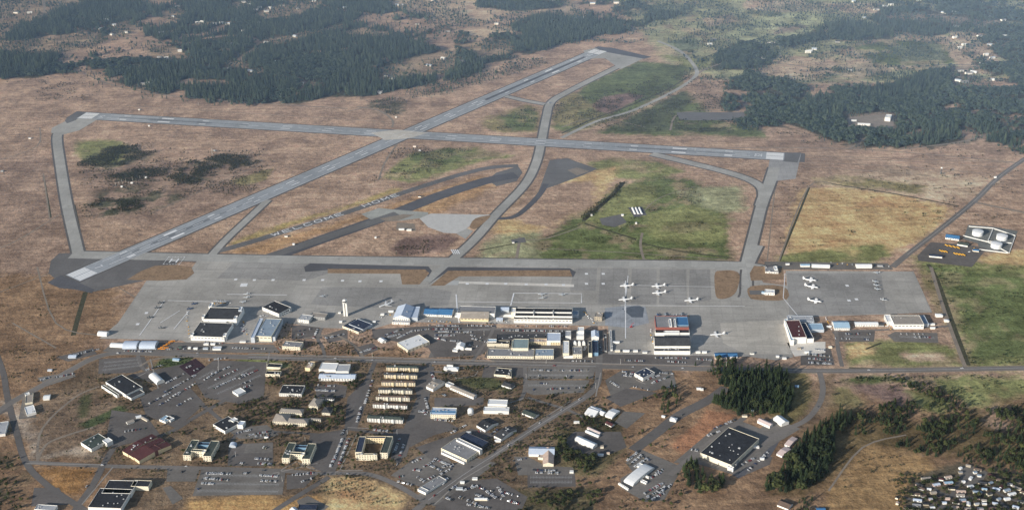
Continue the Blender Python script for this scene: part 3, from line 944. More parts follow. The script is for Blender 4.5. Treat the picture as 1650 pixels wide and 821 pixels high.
# ---- base roads
W_MAIN = [(-40, 690), (15, 650), (60, 625), (110, 598), (150, 577), (190, 568), (260, 570), (400, 575), (600, 580), (800, 586), (965, 590), (1150, 594), (1320, 597), (1450, 596), (1560, 594), (1800, 590)]
strip('verge', W_MAIN, 21, .165, M_TRACK, 5)
strip('main_road', W_MAIN, 16, .22, M_RD, 5)
strip('verge', [(400, 570), (600, 575), (800, 581), (960, 585), (1150, 589)], 4, .24, M_KERB, 3)
for p_, w_, m_ in (([(-10, 560), (5, 600), (12, 640), (25, 690), (42, 745), (75, 780), (120, 811), (150, 830)], 13, M_RDD), ([(42, 744), (165, 750), (300, 753), (440, 757), (515, 762), (585, 762), (630, 776), (672, 800), (690, 812)], 12, M_RD),
                   ([(165, 750), (150, 780), (125, 815), (118, 830)], 14, M_RDD), ([(182, 722), (165, 750)], 13, M_RDD), ([(430, 830), (480, 798), (530, 768)], 12, M_RDD), ([(660, 830), (690, 805), (750, 762), (800, 730), (860, 690), (912, 658), (945, 638), (962, 618), (965, 590), (966, 560), (966, 532)], 15, M_RD),
                   ([(604, 583), (592, 612), (575, 655), (552, 705), (520, 762)], 11, M_RDD), ([(692, 585), (688, 620), (668, 670), (650, 720), (640, 745)], 11, M_RDD), ([(1320, 597), (1326, 625), (1320, 650), (1300, 675), (1270, 690), (1240, 705)], 12, M_RD),
                   ([(1346, 520), (1350, 560), (1357, 590)], 9, M_RD), ([(1170, 624), (1140, 645), (1095, 668), (1060, 695), (1020, 725)], 24, M_RDD), ([(1248, 700), (1190, 750), (1185, 760)], 9, M_RD), ([(1200, 672), (1160, 700), (1110, 738), (1080, 765)], 12, M_RD),
                   ([(370, 640), (320, 668), (285, 690), (258, 702)], 11, M_RDD), ([(258, 612), (285, 630), (330, 655), (370, 685), (430, 700)], 9, M_RDD), ([(255, 612), (240, 600), (228, 590), (222, 572)], 9, M_RD), ([(524, 580), (520, 560), (512, 545), (520, 525)], 8, M_RD), ([(846, 588), (846, 625), (838, 645)], 9, M_RD),
                   ([(760, 583), (790, 540), (795, 525)], 8, M_RD), ([(850, 640), (900, 655), (912, 658)], 8, M_RD), ([(912, 658), (940, 672)], 8, M_RD), ([(700, 548), (780, 530), (960, 533)], 8, M_RD), ([(520, 700), (440, 695), (380, 700), (370, 750)], 8, M_RDD), ([(560, 690), (640, 700), (660, 690)], 9, M_RDD), ([(735, 600), (690, 598)], 8, M_RD),
                   ([(-10, 690), (15, 695)], 10, M_RDD), ([(-10, 670), (20, 655)], 12, M_RDD), ([(490, 545), (540, 540), (575, 560), (585, 577)], 7, M_TRACK), ([(310, 572), (250, 578), (225, 590)], 6, M_TRACK), ([(1530, 525), (1400, 532), (1350, 530)], 7, M_RD)):
    strip('road', p_, w_, .19 if m_ is not M_RDD else .205, m_, 5)
mbk = MB()
for p_, o_ in (([(690, 805), (750, 762), (800, 730), (860, 690), (912, 658), (942, 640)], 0), ([(400, 575), (600, 580), (800, 586), (960, 590)], 0), ([(1150, 594), (1320, 597), (1450, 596), (1560, 594), (1650, 592)], 0), ([(1650, 256), (1610, 285), (1572, 322), (1520, 365), (1462, 410)], 0)):
    strip_mb(mbk, p_, .8, .30, 5)
tag(mbk.obj('road_line', M_PAINTF), kind='structure')
# pale footpaths
mbf = MB()
for p_ in ([(500, 752), (515, 745), (440, 762)], [(447, 765), (455, 755), (478, 743), (490, 752)], [(478, 743), (500, 754), (512, 757)], [(540, 760), (548, 757), (585, 757)], [(548, 757), (560, 730), (575, 700)], [(352, 598), (352, 575)], [(430, 596), (434, 568)], [(255, 625), (242, 578)], [(620, 640), (668, 642)], [(600, 690), (560, 688)], [(265, 578), (320, 572)], [(132, 812), (182, 752)],
           [(40, 746), (165, 748)], [(235, 600), (215, 610)], [(1025, 612), (1040, 618)], [(736, 610), (728, 600), (745, 592), (770, 598), (765, 605), (736, 610)], [(960, 638), (968, 600)], [(848, 640), (800, 655)], [(850, 690), (920, 645)], [(790, 745), (740, 775), (700, 812)]):
    strip_mb(mbf, p_, 2.6, .235, 0)
tag(mbf.obj('footpath', M_KERB), kind='structure')

# ================================================================== PARKING LOTS
LOTS = [
    ([(160, 578), (232, 574), (240, 590), (215, 600), (158, 602)], M_LOT), ([(205, 604), (300, 585), (320, 600), (300, 640), (262, 660), (225, 640), (262, 622)], M_LOT),
    ([(288, 590), (315, 577), (334, 592), (308, 606)], surf('maroon_asphalt', (.042, .022, .030), var=.25)), ([(345, 580), (430, 583), (425, 640), (385, 650), (330, 640), (310, 606)], M_LOT),
    ([(225, 640), (290, 606), (330, 650), (285, 690), (235, 668)], M_LOT), ([(180, 660), (235, 668), (258, 700), (180, 722), (172, 700)], M_LOT),
    ([(364, 690), (430, 684), (450, 700), (430, 706), (385, 706)], M_LOTL), ([(375, 715), (440, 712), (440, 750), (372, 750)], M_LOT), ([(398, 714), (440, 712), (438, 728), (392, 730)], M_LOTL),
    ([(325, 755), (460, 758), (455, 796), (310, 798)], M_LOTL), ([(270, 755), (322, 755), (315, 775), (268, 775)], M_LOTL), ([(462, 764), (510, 764), (490, 785), (462, 788)], M_LOT),
    ([(262, 785), (275, 782), (295, 802), (278, 812)], M_LOTL), ([(478, 806), (496, 798), (530, 815), (510, 830), (490, 830)], M_LOTL), ([(55, 785), (95, 785), (110, 812), (50, 815)], M_LOT),
    ([(500, 700), (560, 690), (556, 720), (540, 760), (520, 760), (490, 745)], M_LOT), ([(560, 640), (600, 600), (590, 650), (575, 690), (555, 690)], M_LOT), ([(540, 618), (560, 622), (556, 640), (510, 640), (508, 622)], M_LOT),
    ([(634, 690), (668, 690), (655, 735), (630, 742)], M_LOT), ([(660, 590), (700, 590), (692, 640), (675, 690), (650, 690), (672, 640)], M_RDD),
    ([(672, 735), (712, 725), (740, 760), (700, 790), (665, 780), (630, 765)], M_LOTL), ([(700, 760), (760, 735), (800, 745), (770, 768), (700, 815), (672, 800)], M_LOTL),
    ([(700, 640), (780, 640), (778, 652), (700, 655)], M_LOT), ([(690, 655), (700, 668), (740, 690), (700, 700), (660, 720), (665, 690)], M_LOT), ([(670, 720), (760, 690), (800, 700), (760, 720), (700, 745)], M_LOT),
    ([(740, 775), (800, 770), (850, 800), (840, 822), (740, 830)], M_LOT), ([(705, 790), (760, 780), (770, 820), (700, 830)], M_LOT),
    ([(850, 762), (926, 762), (928, 783), (850, 785)], M_LOT), ([(828, 735), (850, 735), (880, 750), (924, 752), (926, 764), (835, 765)], M_LOTL),
    ([(850, 591), (960, 592), (955, 610), (850, 610)], M_LOTL), ([(848, 612), (950, 612), (940, 632), (860, 636), (844, 630)], M_LOTL), ([(780, 590), (845, 590), (842, 608), (776, 608)], M_LOT),
    ([(975, 612), (1000, 597), (1050, 592), (1085, 600), (1090, 620), (1050, 630), (1020, 622), (985, 640)], M_LOTL), ([(975, 640), (1010, 625), (1060, 632), (1000, 655)], M_LOT), ([(1005, 662), (1040, 665), (1010, 690), (990, 680)], M_LOTL),
    ([(1225, 690), (1245, 672), (1290, 690), (1240, 720), (1215, 745), (1185, 765), (1120, 745), (1085, 745), (1150, 690), (1190, 676)], M_LOTL),
    ([(1245, 715), (1262, 700), (1232, 750), (1190, 770), (1180, 764)], M_AS), ([(1220, 735), (1245, 735), (1240, 748), (1200, 765)], M_LOT),
    ([(1008, 745), (1030, 722), (1060, 735), (1045, 760), (1020, 760)], M_LOTL), ([(1000, 770), (1060, 735), (1100, 752), (1070, 805), (1040, 808), (1000, 785)], M_LOTL),
    ([(925, 695), (1000, 695), (1010, 720), (960, 740), (905, 715)], M_LOT),
    # flight line side lots
    ([(470, 524), (512, 522), (520, 545), (470, 546)], M_LOT), ([(520, 540), (560, 528), (560, 545), (530, 552)], M_LOT), ([(600, 530), (740, 522), (800, 525), (800, 545), (780, 570), (700, 575), (690, 560), (640, 550), (600, 545)], M_LOT),
    ([(570, 560), (600, 552), (612, 562), (580, 575)], M_LOT), ([(700, 552), (770, 548), (775, 572), (690, 576)], M_LOTL), ([(180, 553), (300, 551), (440, 555), (452, 568), (250, 567), (165, 566)], M_LOTL),
    ([(800, 530), (965, 532), (962, 586), (800, 583), (780, 575)], M_LOT), ([(968, 566), (1150, 570), (1150, 588), (968, 586)], M_LOT), ([(1340, 533), (1410, 533), (1408, 550), (1352, 550)], M_LOT), ([(1442, 534), (1510, 536), (1512, 552), (1442, 550), (1430, 540)], M_LOTL),
    ([(1290, 560), (1338, 560), (1345, 588), (1290, 588)], M_LOT), ([(1040, 590), (1085, 592), (1082, 600), (1045, 598)], M_LOT),
    ([(1232, 421), (1430, 424), (1440, 434), (1262, 434), (1232, 445)], M_LOTL), ([(1478, 412), (1500, 390), (1560, 394), (1590, 400), (1566, 430), (1480, 420)], M_LOT), ([(60, 608), (118, 598), (122, 606), (75, 622)], M_LOTL), ([(90, 575), (150, 560), (156, 570), (110, 582)], M_LOT), ([(38, 632), (50, 630), (58, 672), (30, 675)], M_LOTL),
    ([(1090, 181), (1200, 181), (1200, 194), (1095, 194)], M_ASM), ([(1364, 190), (1440, 183), (1440, 206), (1364, 206)], M_TRACK), ([(640, 358), (668, 360), (670, 372), (638, 370)], M_TRACK),
    ([(1012, 334), (1035, 333), (1042, 346), (1022, 350)], M_AS), ([(966, 352), (1000, 345), (1010, 358), (990, 366), (970, 362)], M_ASM), ([(823, 386), (845, 382), (848, 390), (826, 392)], M_ASM),
    ([(1560, 362), (1600, 365), (1640, 372), (1625, 408), (1580, 405), (1575, 392), (1552, 385)], surf('dyke_floor', (.17, .175, .165), var=.25)),
]
for k, (pts, m_) in enumerate(LOTS):
    ground_poly('parking_lot' if m_ in (M_LOT, M_LOTL) else 'yard', pts, .15 + .006 * (k % 5), m_)

# stripes on the emptier lots
mbs = MB()
for a_, b_, n_ in (((168, 584), (222, 579), 2), ((168, 590), (225, 584), 1), ((166, 596), (228, 588), 1), ((855, 596), (950, 597), 1), ((852, 604), (948, 604), 1), ((852, 620), (945, 621), 1), ((330, 764), (450, 767), 1), ((325, 778), (450, 780), 1), ((318, 790), (448, 791), 1), ((855, 768), (922, 768), 1), ((855, 776), (922, 776), 1), ((1360, 542), (1402, 543), 1), ((1450, 542), (1505, 544), 1),
                    ((720, 530), (790, 531), 1), ((320, 610), (345, 596), 1), ((335, 625), (410, 590), 1), ((350, 634), (420, 604), 1), ((1010, 606), (1030, 600), 1)):
    A_, B_ = G(*a_), G(*b_)
    L_ = math.hypot(B_[0] - A_[0], B_[1] - A_[1])
    u_ = ((B_[0] - A_[0]) / L_, (B_[1] - A_[1]) / L_)
    strip_mb(mbs, [A_, B_], .5, .24, world=True)
    s_ = 0
    while s_ < L_:
        c0 = (A_[0] + u_[0] * s_ + u_[1] * 5.5, A_[1] + u_[1] * s_ - u_[0] * 5.5)
        c1 = (A_[0] + u_[0] * s_ - u_[1] * 5.5, A_[1] + u_[1] * s_ + u_[0] * 5.5)
        strip_mb(mbs, [c0, c1], .3, .245, world=True)
        s_ += 2.8
tag(mbs.obj('parking_stripe', M_PAINTF), kind='structure')

# ================================================================== CARS
CARC = [('white', (.88, .88, .88)), ('silver', (.62, .63, .65)), ('black', (.02, .02, .022)), ('dark grey', (.09, .095, .10)), ('red', (.32, .03, .025)), ('dark blue', (.03, .05, .14)), ('tan', (.30, .24, .16)), ('green', (.03, .08, .05))]
CARW = [42, 22, 10, 9, 6, 5, 4, 2]
M_GLASS = surf('car_glass', (.05, .06, .075), rough=.15, var=0)
M_GLASS.node_tree.nodes['Principled BSDF'].inputs['Specular IOR Level'].default_value = .5
M_TYRE = surf('tyre_rubber', (.012, .012, .012), var=0)


def paint(name, c, rough=.35):
    if name in MATS:
        return MATS[name]
    m, nt, b = nt_new(name)
    p = worldpos(nt)
    nt.links.new(mixc(nt, noise(nt, p, .5, 2), tuple(x * .93 for x in c), tuple(min(1, x * 1.08) for x in c)), b.inputs['Base Color'])
    b.inputs['Roughness'].default_value = rough
    MATS[name] = m
    return m


def car_mesh(kind, mat):
    mb = MB()
    L, Wd, H, hb = {'car': (4.6, 1.8, 1.45, .85), 'pickup truck': (5.6, 2.0, 1.8, 1.05), 'van': (5.4, 2.05, 2.1, 1.1)}[kind]
    x0, x1, y = -L / 2, L / 2, Wd / 2
    # lower body with sloped nose and tail
    mb.hull([(x0, -y, .3), (x1, -y, .3), (x1, y, .3), (x0, y, .3)], [(x0 + .08, -y, hb), (x1 - .15, -y, hb - .1), (x1 - .15, y, hb - .1), (x0 + .08, y, hb)])
    c0, c1 = {'car': (x0 + .55, x1 - 1.25), 'pickup truck': (x0 + 2.1, x1 - 1.45), 'van': (x0 + .1, x1 - 1.0)}[kind]
    mb.hull([(c0, -y + .06, hb), (c1, -y + .06, hb - .08), (c1, y - .06, hb - .08), (c0, y - .06, hb)],
            [(c0 + .3, -y + .14, H - .06), (c1 - .5, -y + .14, H - .06), (c1 - .5, y - .14, H - .06), (c0 + .3, y - .14, H - .06)], m=1)
    mb.hull([(c0 + .28, -y + .12, H - .06), (c1 - .48, -y + .12, H - .06), (c1 - .48, y - .12, H - .06), (c0 + .28, y - .12, H - .06)],
            [(c0 + .45, -y + .25, H), (c1 - .7, -y + .25, H), (c1 - .7, y - .25, H), (c0 + .45, y - .25, H)])
    if kind == 'pickup truck':
        mb.quad((x0 + .25, -y + .15, hb + .01), (c0 - .1, -y + .15, hb + .01), (c0 - .1, y - .15, hb + .01), (x0 + .25, y - .15, hb + .01), m=2)
    for wx in (x0 + .85, x1 - .9):
        for wy in (-y, y):
            mb.tube([(wx, wy - .12, .33), (wx, wy + .12, .33)], [.33, .33], 8, m=2)
    return mb.mesh(kind.replace(' ', '_'), [mat, M_GLASS, M_TYRE])


CARM = {}
for nm, c in CARC:
    for kd in ('car', 'pickup truck', 'van'):
        CARM[nm, kd] = car_mesh(kd, paint('paint_' + nm.replace(' ', '_'), c))

# rows of parked cars: ends, spaces, share taken, where
ROWS = [
    (235, 596, 262, 588, 16, .7, 'back row beside the white arched hall'), (262, 620, 300, 600, 20, .45, 'upper row of the lot right of the arched hall'), (265, 632, 315, 604, 26, .55, 'second row of the lot right of the arched hall'),
    (272, 642, 322, 614, 26, .5, 'third row of the lot right of the arched hall'), (240, 650, 275, 632, 18, .5, 'row below the arched hall'), (250, 656, 290, 634, 20, .35, 'lowest row below the arched hall'), (285, 654, 310, 640, 12, .3, 'short row beside the diagonal lane'),
    (322, 616, 352, 598, 16, .55, 'left edge of the big slanted lot'), (335, 605, 372, 590, 18, .45, 'top left row of the big slanted lot'), (346, 612, 385, 594, 20, .55, 'second slanted row of the big lot'), (356, 620, 400, 600, 22, .5, 'third slanted row of the big lot'), (344, 626, 360, 618, 8, .5, 'left end of the big slanted lot'), (385, 610, 415, 596, 14, .4, 'right upper row of the big slanted lot'), (378, 622, 408, 612, 12, .35, 'lower right row of the big slanted lot'),
    (392, 624, 408, 620, 8, .7, 'row above the white roofed box building'), (336, 580, 372, 576, 14, .5, 'top row beside the main road'),
    (300, 592, 312, 588, 5, .6, 'on the dark maroon surfaced yard'), (310, 598, 325, 592, 5, .5, 'lower side of the maroon yard'),
    (508, 628, 540, 630, 16, .8, 'row above the cream barracks court'), (512, 620, 540, 622, 12, .4, 'row under the pale grey workshop'),
    (380, 698, 404, 692, 12, .7, 'left row of the small hospital lot'), (396, 702, 436, 694, 18, .7, 'middle row of the small hospital lot'), (410, 703, 445, 697, 14, .55, 'right row of the small hospital lot'), (424, 705, 434, 702, 4, .8, 'corner of the small hospital lot'),
    (410, 738, 436, 740, 12, .7, 'middle row between the twin barracks'), (415, 746, 438, 747, 10, .7, 'lower row between the twin barracks'), (384, 745, 392, 746, 4, .7, 'left of the lot between the twin barracks'), (424, 720, 430, 722, 3, .7, 'top of the lot between the twin barracks'),
    (332, 762, 372, 763, 18, .7, 'first row of the wide front lot'), (328, 770, 368, 773, 18, .75, 'second row of the wide front lot'), (324, 778, 345, 779, 10, .5, 'third row of the wide front lot'), (418, 765, 448, 767, 14, .7, 'right part of the wide front lot'), (420, 774, 446, 775, 12, .6, 'lower right part of the wide front lot'), (318, 788, 322, 786, 2, .8, 'bottom left of the wide front lot'), (390, 762, 400, 762, 4, .5, 'middle of the wide front lot'), (470, 765, 505, 762, 14, .45, 'kerb row right of the wide front lot'), (485, 776, 505, 770, 8, .4, 'short row by the curved road'),
    (536, 745, 552, 706, 26, .75, 'left column of the long lane lot'), (546, 748, 562, 706, 26, .7, 'right column of the long lane lot'), (532, 752, 536, 742, 8, .9, 'foot of the long lane lot'), (548, 704, 556, 690, 8, .6, 'head of the long lane lot'),
    (575, 680, 582, 655, 14, .7, 'column left of the upper barracks'), (588, 650, 600, 612, 22, .65, 'column beside the barracks path'),
    (601, 692, 632, 695, 14, .8, 'row behind the courtyard block'), (634, 732, 644, 706, 14, .7, 'column right of the courtyard block'), (644, 734, 652, 712, 12, .5, 'outer column right of the courtyard block'),
    (664, 745, 680, 738, 8, .6, 'upper row left of the grey store'), (682, 752, 700, 742, 10, .8, 'second row left of the grey store'), (665, 756, 680, 758, 7, .5, 'third row left of the grey store'), (640, 768, 655, 766, 8, .7, 'lowest row left of the grey store'), (700, 738, 730, 752, 14, .85, 'row along the front of the grey store'), (712, 752, 735, 746, 8, .6, 'second row in front of the grey store'),
    (700, 782, 722, 770, 14, .85, 'column of white vans by the flat grey shop'), (690, 772, 700, 766, 6, .6, 'top of the flat grey shop'), (705, 766, 725, 756, 8, .4, 'row above the flat grey shop'),
    (735, 712, 800, 682, 22, .35, 'row behind the grey store'), (722, 700, 760, 680, 14, .4, 'second row behind the grey store'), (685, 640, 690, 660, 10, .7, 'column left of the blue banded hall'), (683, 660, 686, 668, 6, .9, 'by the corner of the blue banded hall'), (672, 662, 690, 664, 6, .5, 'lane left of the blue banded hall'), (695, 600, 700, 612, 6, .7, 'by the angled cream hall'), (712, 634, 720, 638, 4, .8, 'yard of the angled cream hall'), (700, 675, 732, 678, 14, .7, 'front of the blue banded hall'),
    (855, 595, 890, 597, 14, .6, 'upper left of the half empty lot'), (895, 597, 950, 596, 18, .35, 'upper right of the half empty lot'), (856, 605, 945, 606, 22, .12, 'middle row of the half empty lot'), (855, 616, 882, 618, 12, .5, 'lower left of the half empty lot'), (858, 628, 945, 624, 24, .3, 'bottom row of the half empty lot'),
    (1000, 598, 1030, 602, 14, .6, 'upper row by the striped office'), (1008, 601, 1022, 602, 7, .6, 'second row by the striped office'), (980, 612, 1000, 625, 8, .4, 'left edge lot by the striped office'), (1040, 612, 1065, 604, 12, .8, 'row right of the striped office'), (1048, 618, 1078, 607, 12, .6, 'outer row right of the striped office'), (1062, 600, 1085, 602, 12, .7, 'back row right of the striped office'), (1070, 625, 1090, 622, 8, .6, 'lower row by the slip road'),
    (1150, 690, 1185, 676, 14, .4, 'row on the left of the black warehouse'), (1140, 702, 1160, 694, 8, .5, 'second row left of the black warehouse'), (1090, 720, 1125, 726, 8, .3, 'yard left of the black warehouse'), (1188, 752, 1215, 738, 8, .5, 'lane right of the black warehouse'),
    (1010, 742, 1030, 726, 14, .9, 'fenced yard left row'), (1015, 748, 1035, 732, 14, .9, 'fenced yard second row'), (1022, 752, 1042, 738, 14, .85, 'fenced yard third row'), (1034, 736, 1050, 742, 8, .6, 'fenced yard upper side'), (1038, 795, 1068, 778, 20, .9, 'lower right yard first row'), (1042, 801, 1072, 784, 20, .85, 'lower right yard second row'), (1046, 806, 1070, 794, 14, .7, 'lower right yard third row'), (1056, 762, 1068, 756, 6, .8, 'right of the long white hall'),
    (740, 800, 770, 812, 10, .5, 'bottom storage yard'), (760, 782, 800, 792, 12, .5, 'upper storage yard'), (765, 795, 790, 806, 9, .5, 'middle storage yard'), (716, 800, 730, 806, 6, .85, 'red and blue row by the diagonal road'), (795, 800, 840, 812, 12, .4, 'edge of the storage yard'), (800, 780, 812, 800, 6, .5, 'left of the storage yard'),
    (858, 757, 895, 758, 18, .7, 'row below the L shaped hall'), (862, 761, 900, 762, 16, .5, 'second row below the L shaped hall'),
    (478, 534, 500, 530, 9, .5, 'small lot by the tower offices'), (524, 545, 555, 538, 14, .6, 'lot below the tower'), (475, 540, 490, 538, 5, .5, 'lower small lot by the tower offices'),
    (615, 546, 645, 538, 14, .7, 'first row left of the white roofed exchange'), (620, 540, 650, 530, 14, .6, 'second row left of the white roofed exchange'), (580, 568, 605, 560, 14, .8, 'row below the white roofed exchange'), (700, 540, 735, 540, 18, .85, 'dark row right of the exchange'), (700, 544, 720, 548, 8, .5, 'short row right of the exchange'), (690, 530, 745, 530, 22, .7, 'row under the blue roofed shops'), (690, 524, 740, 525, 16, .6, 'front of the blue roofed shops'), (750, 524, 800, 525, 18, .6, 'front of the white hangar'), (745, 536, 780, 545, 12, .4, 'lot right of the exchange'), (730, 552, 770, 558, 12, .25, 'empty lot by the white chapel'),
    (808, 532, 880, 533, 34, .9, 'long row in front of the black roofed hangar'), (885, 533, 925, 534, 14, .5, 'right end in front of the black roofed hangar'), (830, 525, 920, 526, 26, .4, 'foot of the black roofed hangar'),
    (1055, 576, 1110, 577, 20, .7, 'front of the tarpaulin hangar'), (1000, 580, 1050, 582, 14, .4, 'roadside left of the tarpaulin hangar'), (1075, 582, 1105, 584, 10, .5, 'roadside below the tarpaulin hangar'), (1120, 578, 1148, 580, 10, .5, 'left of the blue low shed'),
    (1300, 570, 1338, 574, 18, .9, 'upper row of the gate lot'), (1300, 577, 1340, 580, 18, .9, 'middle row of the gate lot'), (1302, 584, 1340, 586, 16, .8, 'lower row of the gate lot'), (1312, 562, 1330, 564, 8, .7, 'top of the gate lot'), (1362, 538, 1405, 538, 16, .4, 'lot below the long white shed'), (1468, 543, 1502, 543, 14, .6, 'lot below the right end hangar'), (1448, 538, 1500, 538, 18, .2, 'upper row of the right end lot'),
    (60, 614, 80, 608, 6, .7, 'roadside bays on the far left'), (88, 608, 118, 602, 10, .8, 'upper roadside bays on the left'), (118, 572, 160, 562, 14, .85, 'truck row by the left road'), (250, 562, 300, 562, 14, .4, 'behind the arched tents'), (372, 560, 430, 562, 22, .5, 'lot below the slanted blue roofed hangar'), (330, 551, 360, 553, 9, .7, 'front of the long dark hangar'), (388, 525, 394, 535, 5, .7, 'between the two left hangars'),
    (704, 775, 716, 780, 6, .8, 'gap before the flat grey shop'), (745, 790, 770, 782, 10, .7, 'crates row of the storage yard'), (752, 812, 790, 818, 14, .6, 'lowest row of the storage yard'), (780, 788, 800, 802, 10, .7, 'slanted row of the storage yard'), (810, 792, 838, 800, 10, .6, 'fence row of the storage yard'), (722, 790, 735, 782, 6, .8, 'gate of the storage yard'), (690, 748, 712, 758, 12, .8, 'inner row in front of the grey store'), (640, 775, 668, 782, 12, .5, 'kerb row below the grey store lot'), (672, 768, 684, 776, 6, .6, 'small row below the grey store lot'),
    (745, 720, 776, 706, 12, .6, 'roof line row behind the grey store'), (790, 700, 802, 692, 6, .6, 'between the two turned sheds'), (826, 742, 848, 738, 10, .5, 'curved lot by the L shaped hall'), (1150, 712, 1185, 692, 14, .35, 'third row left of the black warehouse'), (1205, 758, 1238, 728, 14, .45, 'dock side of the black warehouse'), (1048, 770, 1066, 760, 8, .8, 'row right of the long arched hall'), (1060, 796, 1082, 780, 14, .8, 'outer row of the lower right yard'), (1002, 604, 1018, 606, 8, .4, 'third row by the striped office'), (1018, 622, 1045, 628, 10, .3, 'lowest row by the striped office'),
    (505, 545, 512, 530, 6, .5, 'right edge of the tower lot'), (660, 534, 690, 530, 16, .7, 'under the pale blue hangar'), (640, 545, 665, 533, 12, .6, 'third row left of the exchange'), (700, 534, 760, 535, 26, .7, 'second row under the blue roofed shops'), (715, 548, 745, 550, 14, .5, 'middle of the exchange lot'), (760, 545, 790, 552, 14, .4, 'right of the exchange lot'), (905, 581, 955, 582, 18, .3, 'kerb before the narrow stores'), (200, 565, 245, 566, 18, .5, 'kerb before the arched tents'), (440, 565, 452, 560, 6, .5, 'left of the cream office by the road'), (870, 540, 915, 541, 18, .5, 'yard behind the pale blue roofed workshop'), (940, 565, 948, 552, 6, .6, 'between the narrow stores'), (1345, 545, 1400, 547, 18, .3, 'lowest row below the long white shed'),
    (268, 760, 300, 760, 8, .12, 'quiet lot on the left'), (200, 695, 235, 690, 8, .3, 'yard above the maroon roofs'),
]
# vehicles moving or standing on roads
ONROAD = [(318, 569, 3), (540, 577, 3), (700, 583, 3), (893, 589, 4), (1100, 593, 3), (1400, 596, 2), (760, 752, 45), (905, 660, 48), (870, 681, 48), (820, 717, 48), (425, 758, -2), (300, 751, 177), (965, 570, 88), (690, 625, -98), (640, 748, 70), (560, 763, 0), (700, 798, 50), (934, 643, 52), (140, 783, 70), (165, 749, 0), (1550, 593, 3), (1318, 655, 75), (1100, 668, 40), (190, 569, -8), (600, 580, 180), (1020, 591, 183)]
ORD = ['first', 'second', 'third', 'fourth', 'fifth', 'sixth', 'seventh', 'eighth', 'ninth', 'tenth', 'eleventh', 'twelfth', 'thirteenth', 'fourteenth', 'fifteenth', 'sixteenth', 'seventeenth', 'eighteenth', 'nineteenth', 'twentieth']
cars = []
for (x0, y0, x1, y1, n, p_, where) in ROWS:
    a_, b_ = G(x0, y0), G(x1, y1)
    L_ = math.hypot(b_[0] - a_[0], b_[1] - a_[1])
    n = max(2, min(n + 4, int(L_ / 2.9)))
    ang = math.atan2(b_[1] - a_[1], b_[0] - a_[0])
    k = 0
    for i in range(n):
        if random.random() > min(.95, p_ * 1.3):
            continue
        t = (i + .5) / n
        cn = random.choices(CARC, CARW)[0][0]
        if 'white vans' in where:
            cn = 'white'
        kd = random.choices(['car', 'pickup truck', 'van'], [62, 22, 16])[0]
        if 'white vans' in where:
            kd = 'van'
        x, y = lerp(a_, b_, t)
        rz = ang + math.pi / 2 + random.uniform(-.05, .05) + (math.pi if random.random() < .5 else 0)
        cars.append([x + random.uniform(-.2, .2), y + random.uniform(-.5, .5), rz, cn, kd, where, ORD[k] if k < 20 else 'last'])
        k += 1
for i, (x, y, d) in enumerate(ONROAD):
    w = G(x, y)
    cn = random.choices(CARC, CARW)[0][0]
    cars.append([w[0], w[1], R_(d), cn, random.choice(['car', 'pickup truck', 'van']), 'ROAD%d' % i, ''])
ROADW = ['left of the arched tents by the dark hangar', 'below the tower offices', 'by the white chapel', 'in front of the workshop roofs', 'below the tarpaulin hangar', 'beside the green meadow', 'on the diagonal road by the grey store', 'on the diagonal road near its top', 'on the diagonal road by the cream shed', 'on the diagonal road by the L shaped hall',
         'on the lane before the right twin barracks', 'on the lane before the left twin barracks', 'on the cross road by the long sheds', 'on the road right of the barracks rows', 'at the lane right of the courtyard block', 'at the bend below the courtyard block', 'at the foot of the diagonal road', 'by the lot corner on the diagonal road', 'beside the big dark roofed store', 'at the left crossroads',
         'by the far right junction', 'on the curved road right of the grove', 'on the wide dark strip left of the grove', 'at the left end of the tents', 'at the top of the barracks rows', 'beside the hedge on the main road']
cars.sort(key=lambda c: c[0] ** 2 + c[1] ** 2)
NEARC = [c for c in cars if pix(c[0], c[1])[1] < 819][:300]
FARC = [c for c in cars if c not in NEARC]
for c in NEARC:
    o = link(c[4].replace(' ', '_'), CARM[c[3], c[4]])
    o.location = (c[0], c[1], .25)
    o.rotation_euler[2] = c[2]
    o.scale = (1.1, 1.1, 1.1)
    if c[5].startswith('ROAD'):
        lab = f'{c[3]} {c[4]} driving {ROADW[int(c[5][4:])]}'
    else:
        lab = f'{c[3]} {c[4]}, {c[6]} in the {c[5]}'
    tag(o, lab, c[4].split()[-1] if c[4] != 'car' else 'car', 'vehicles parked and driving on the base')


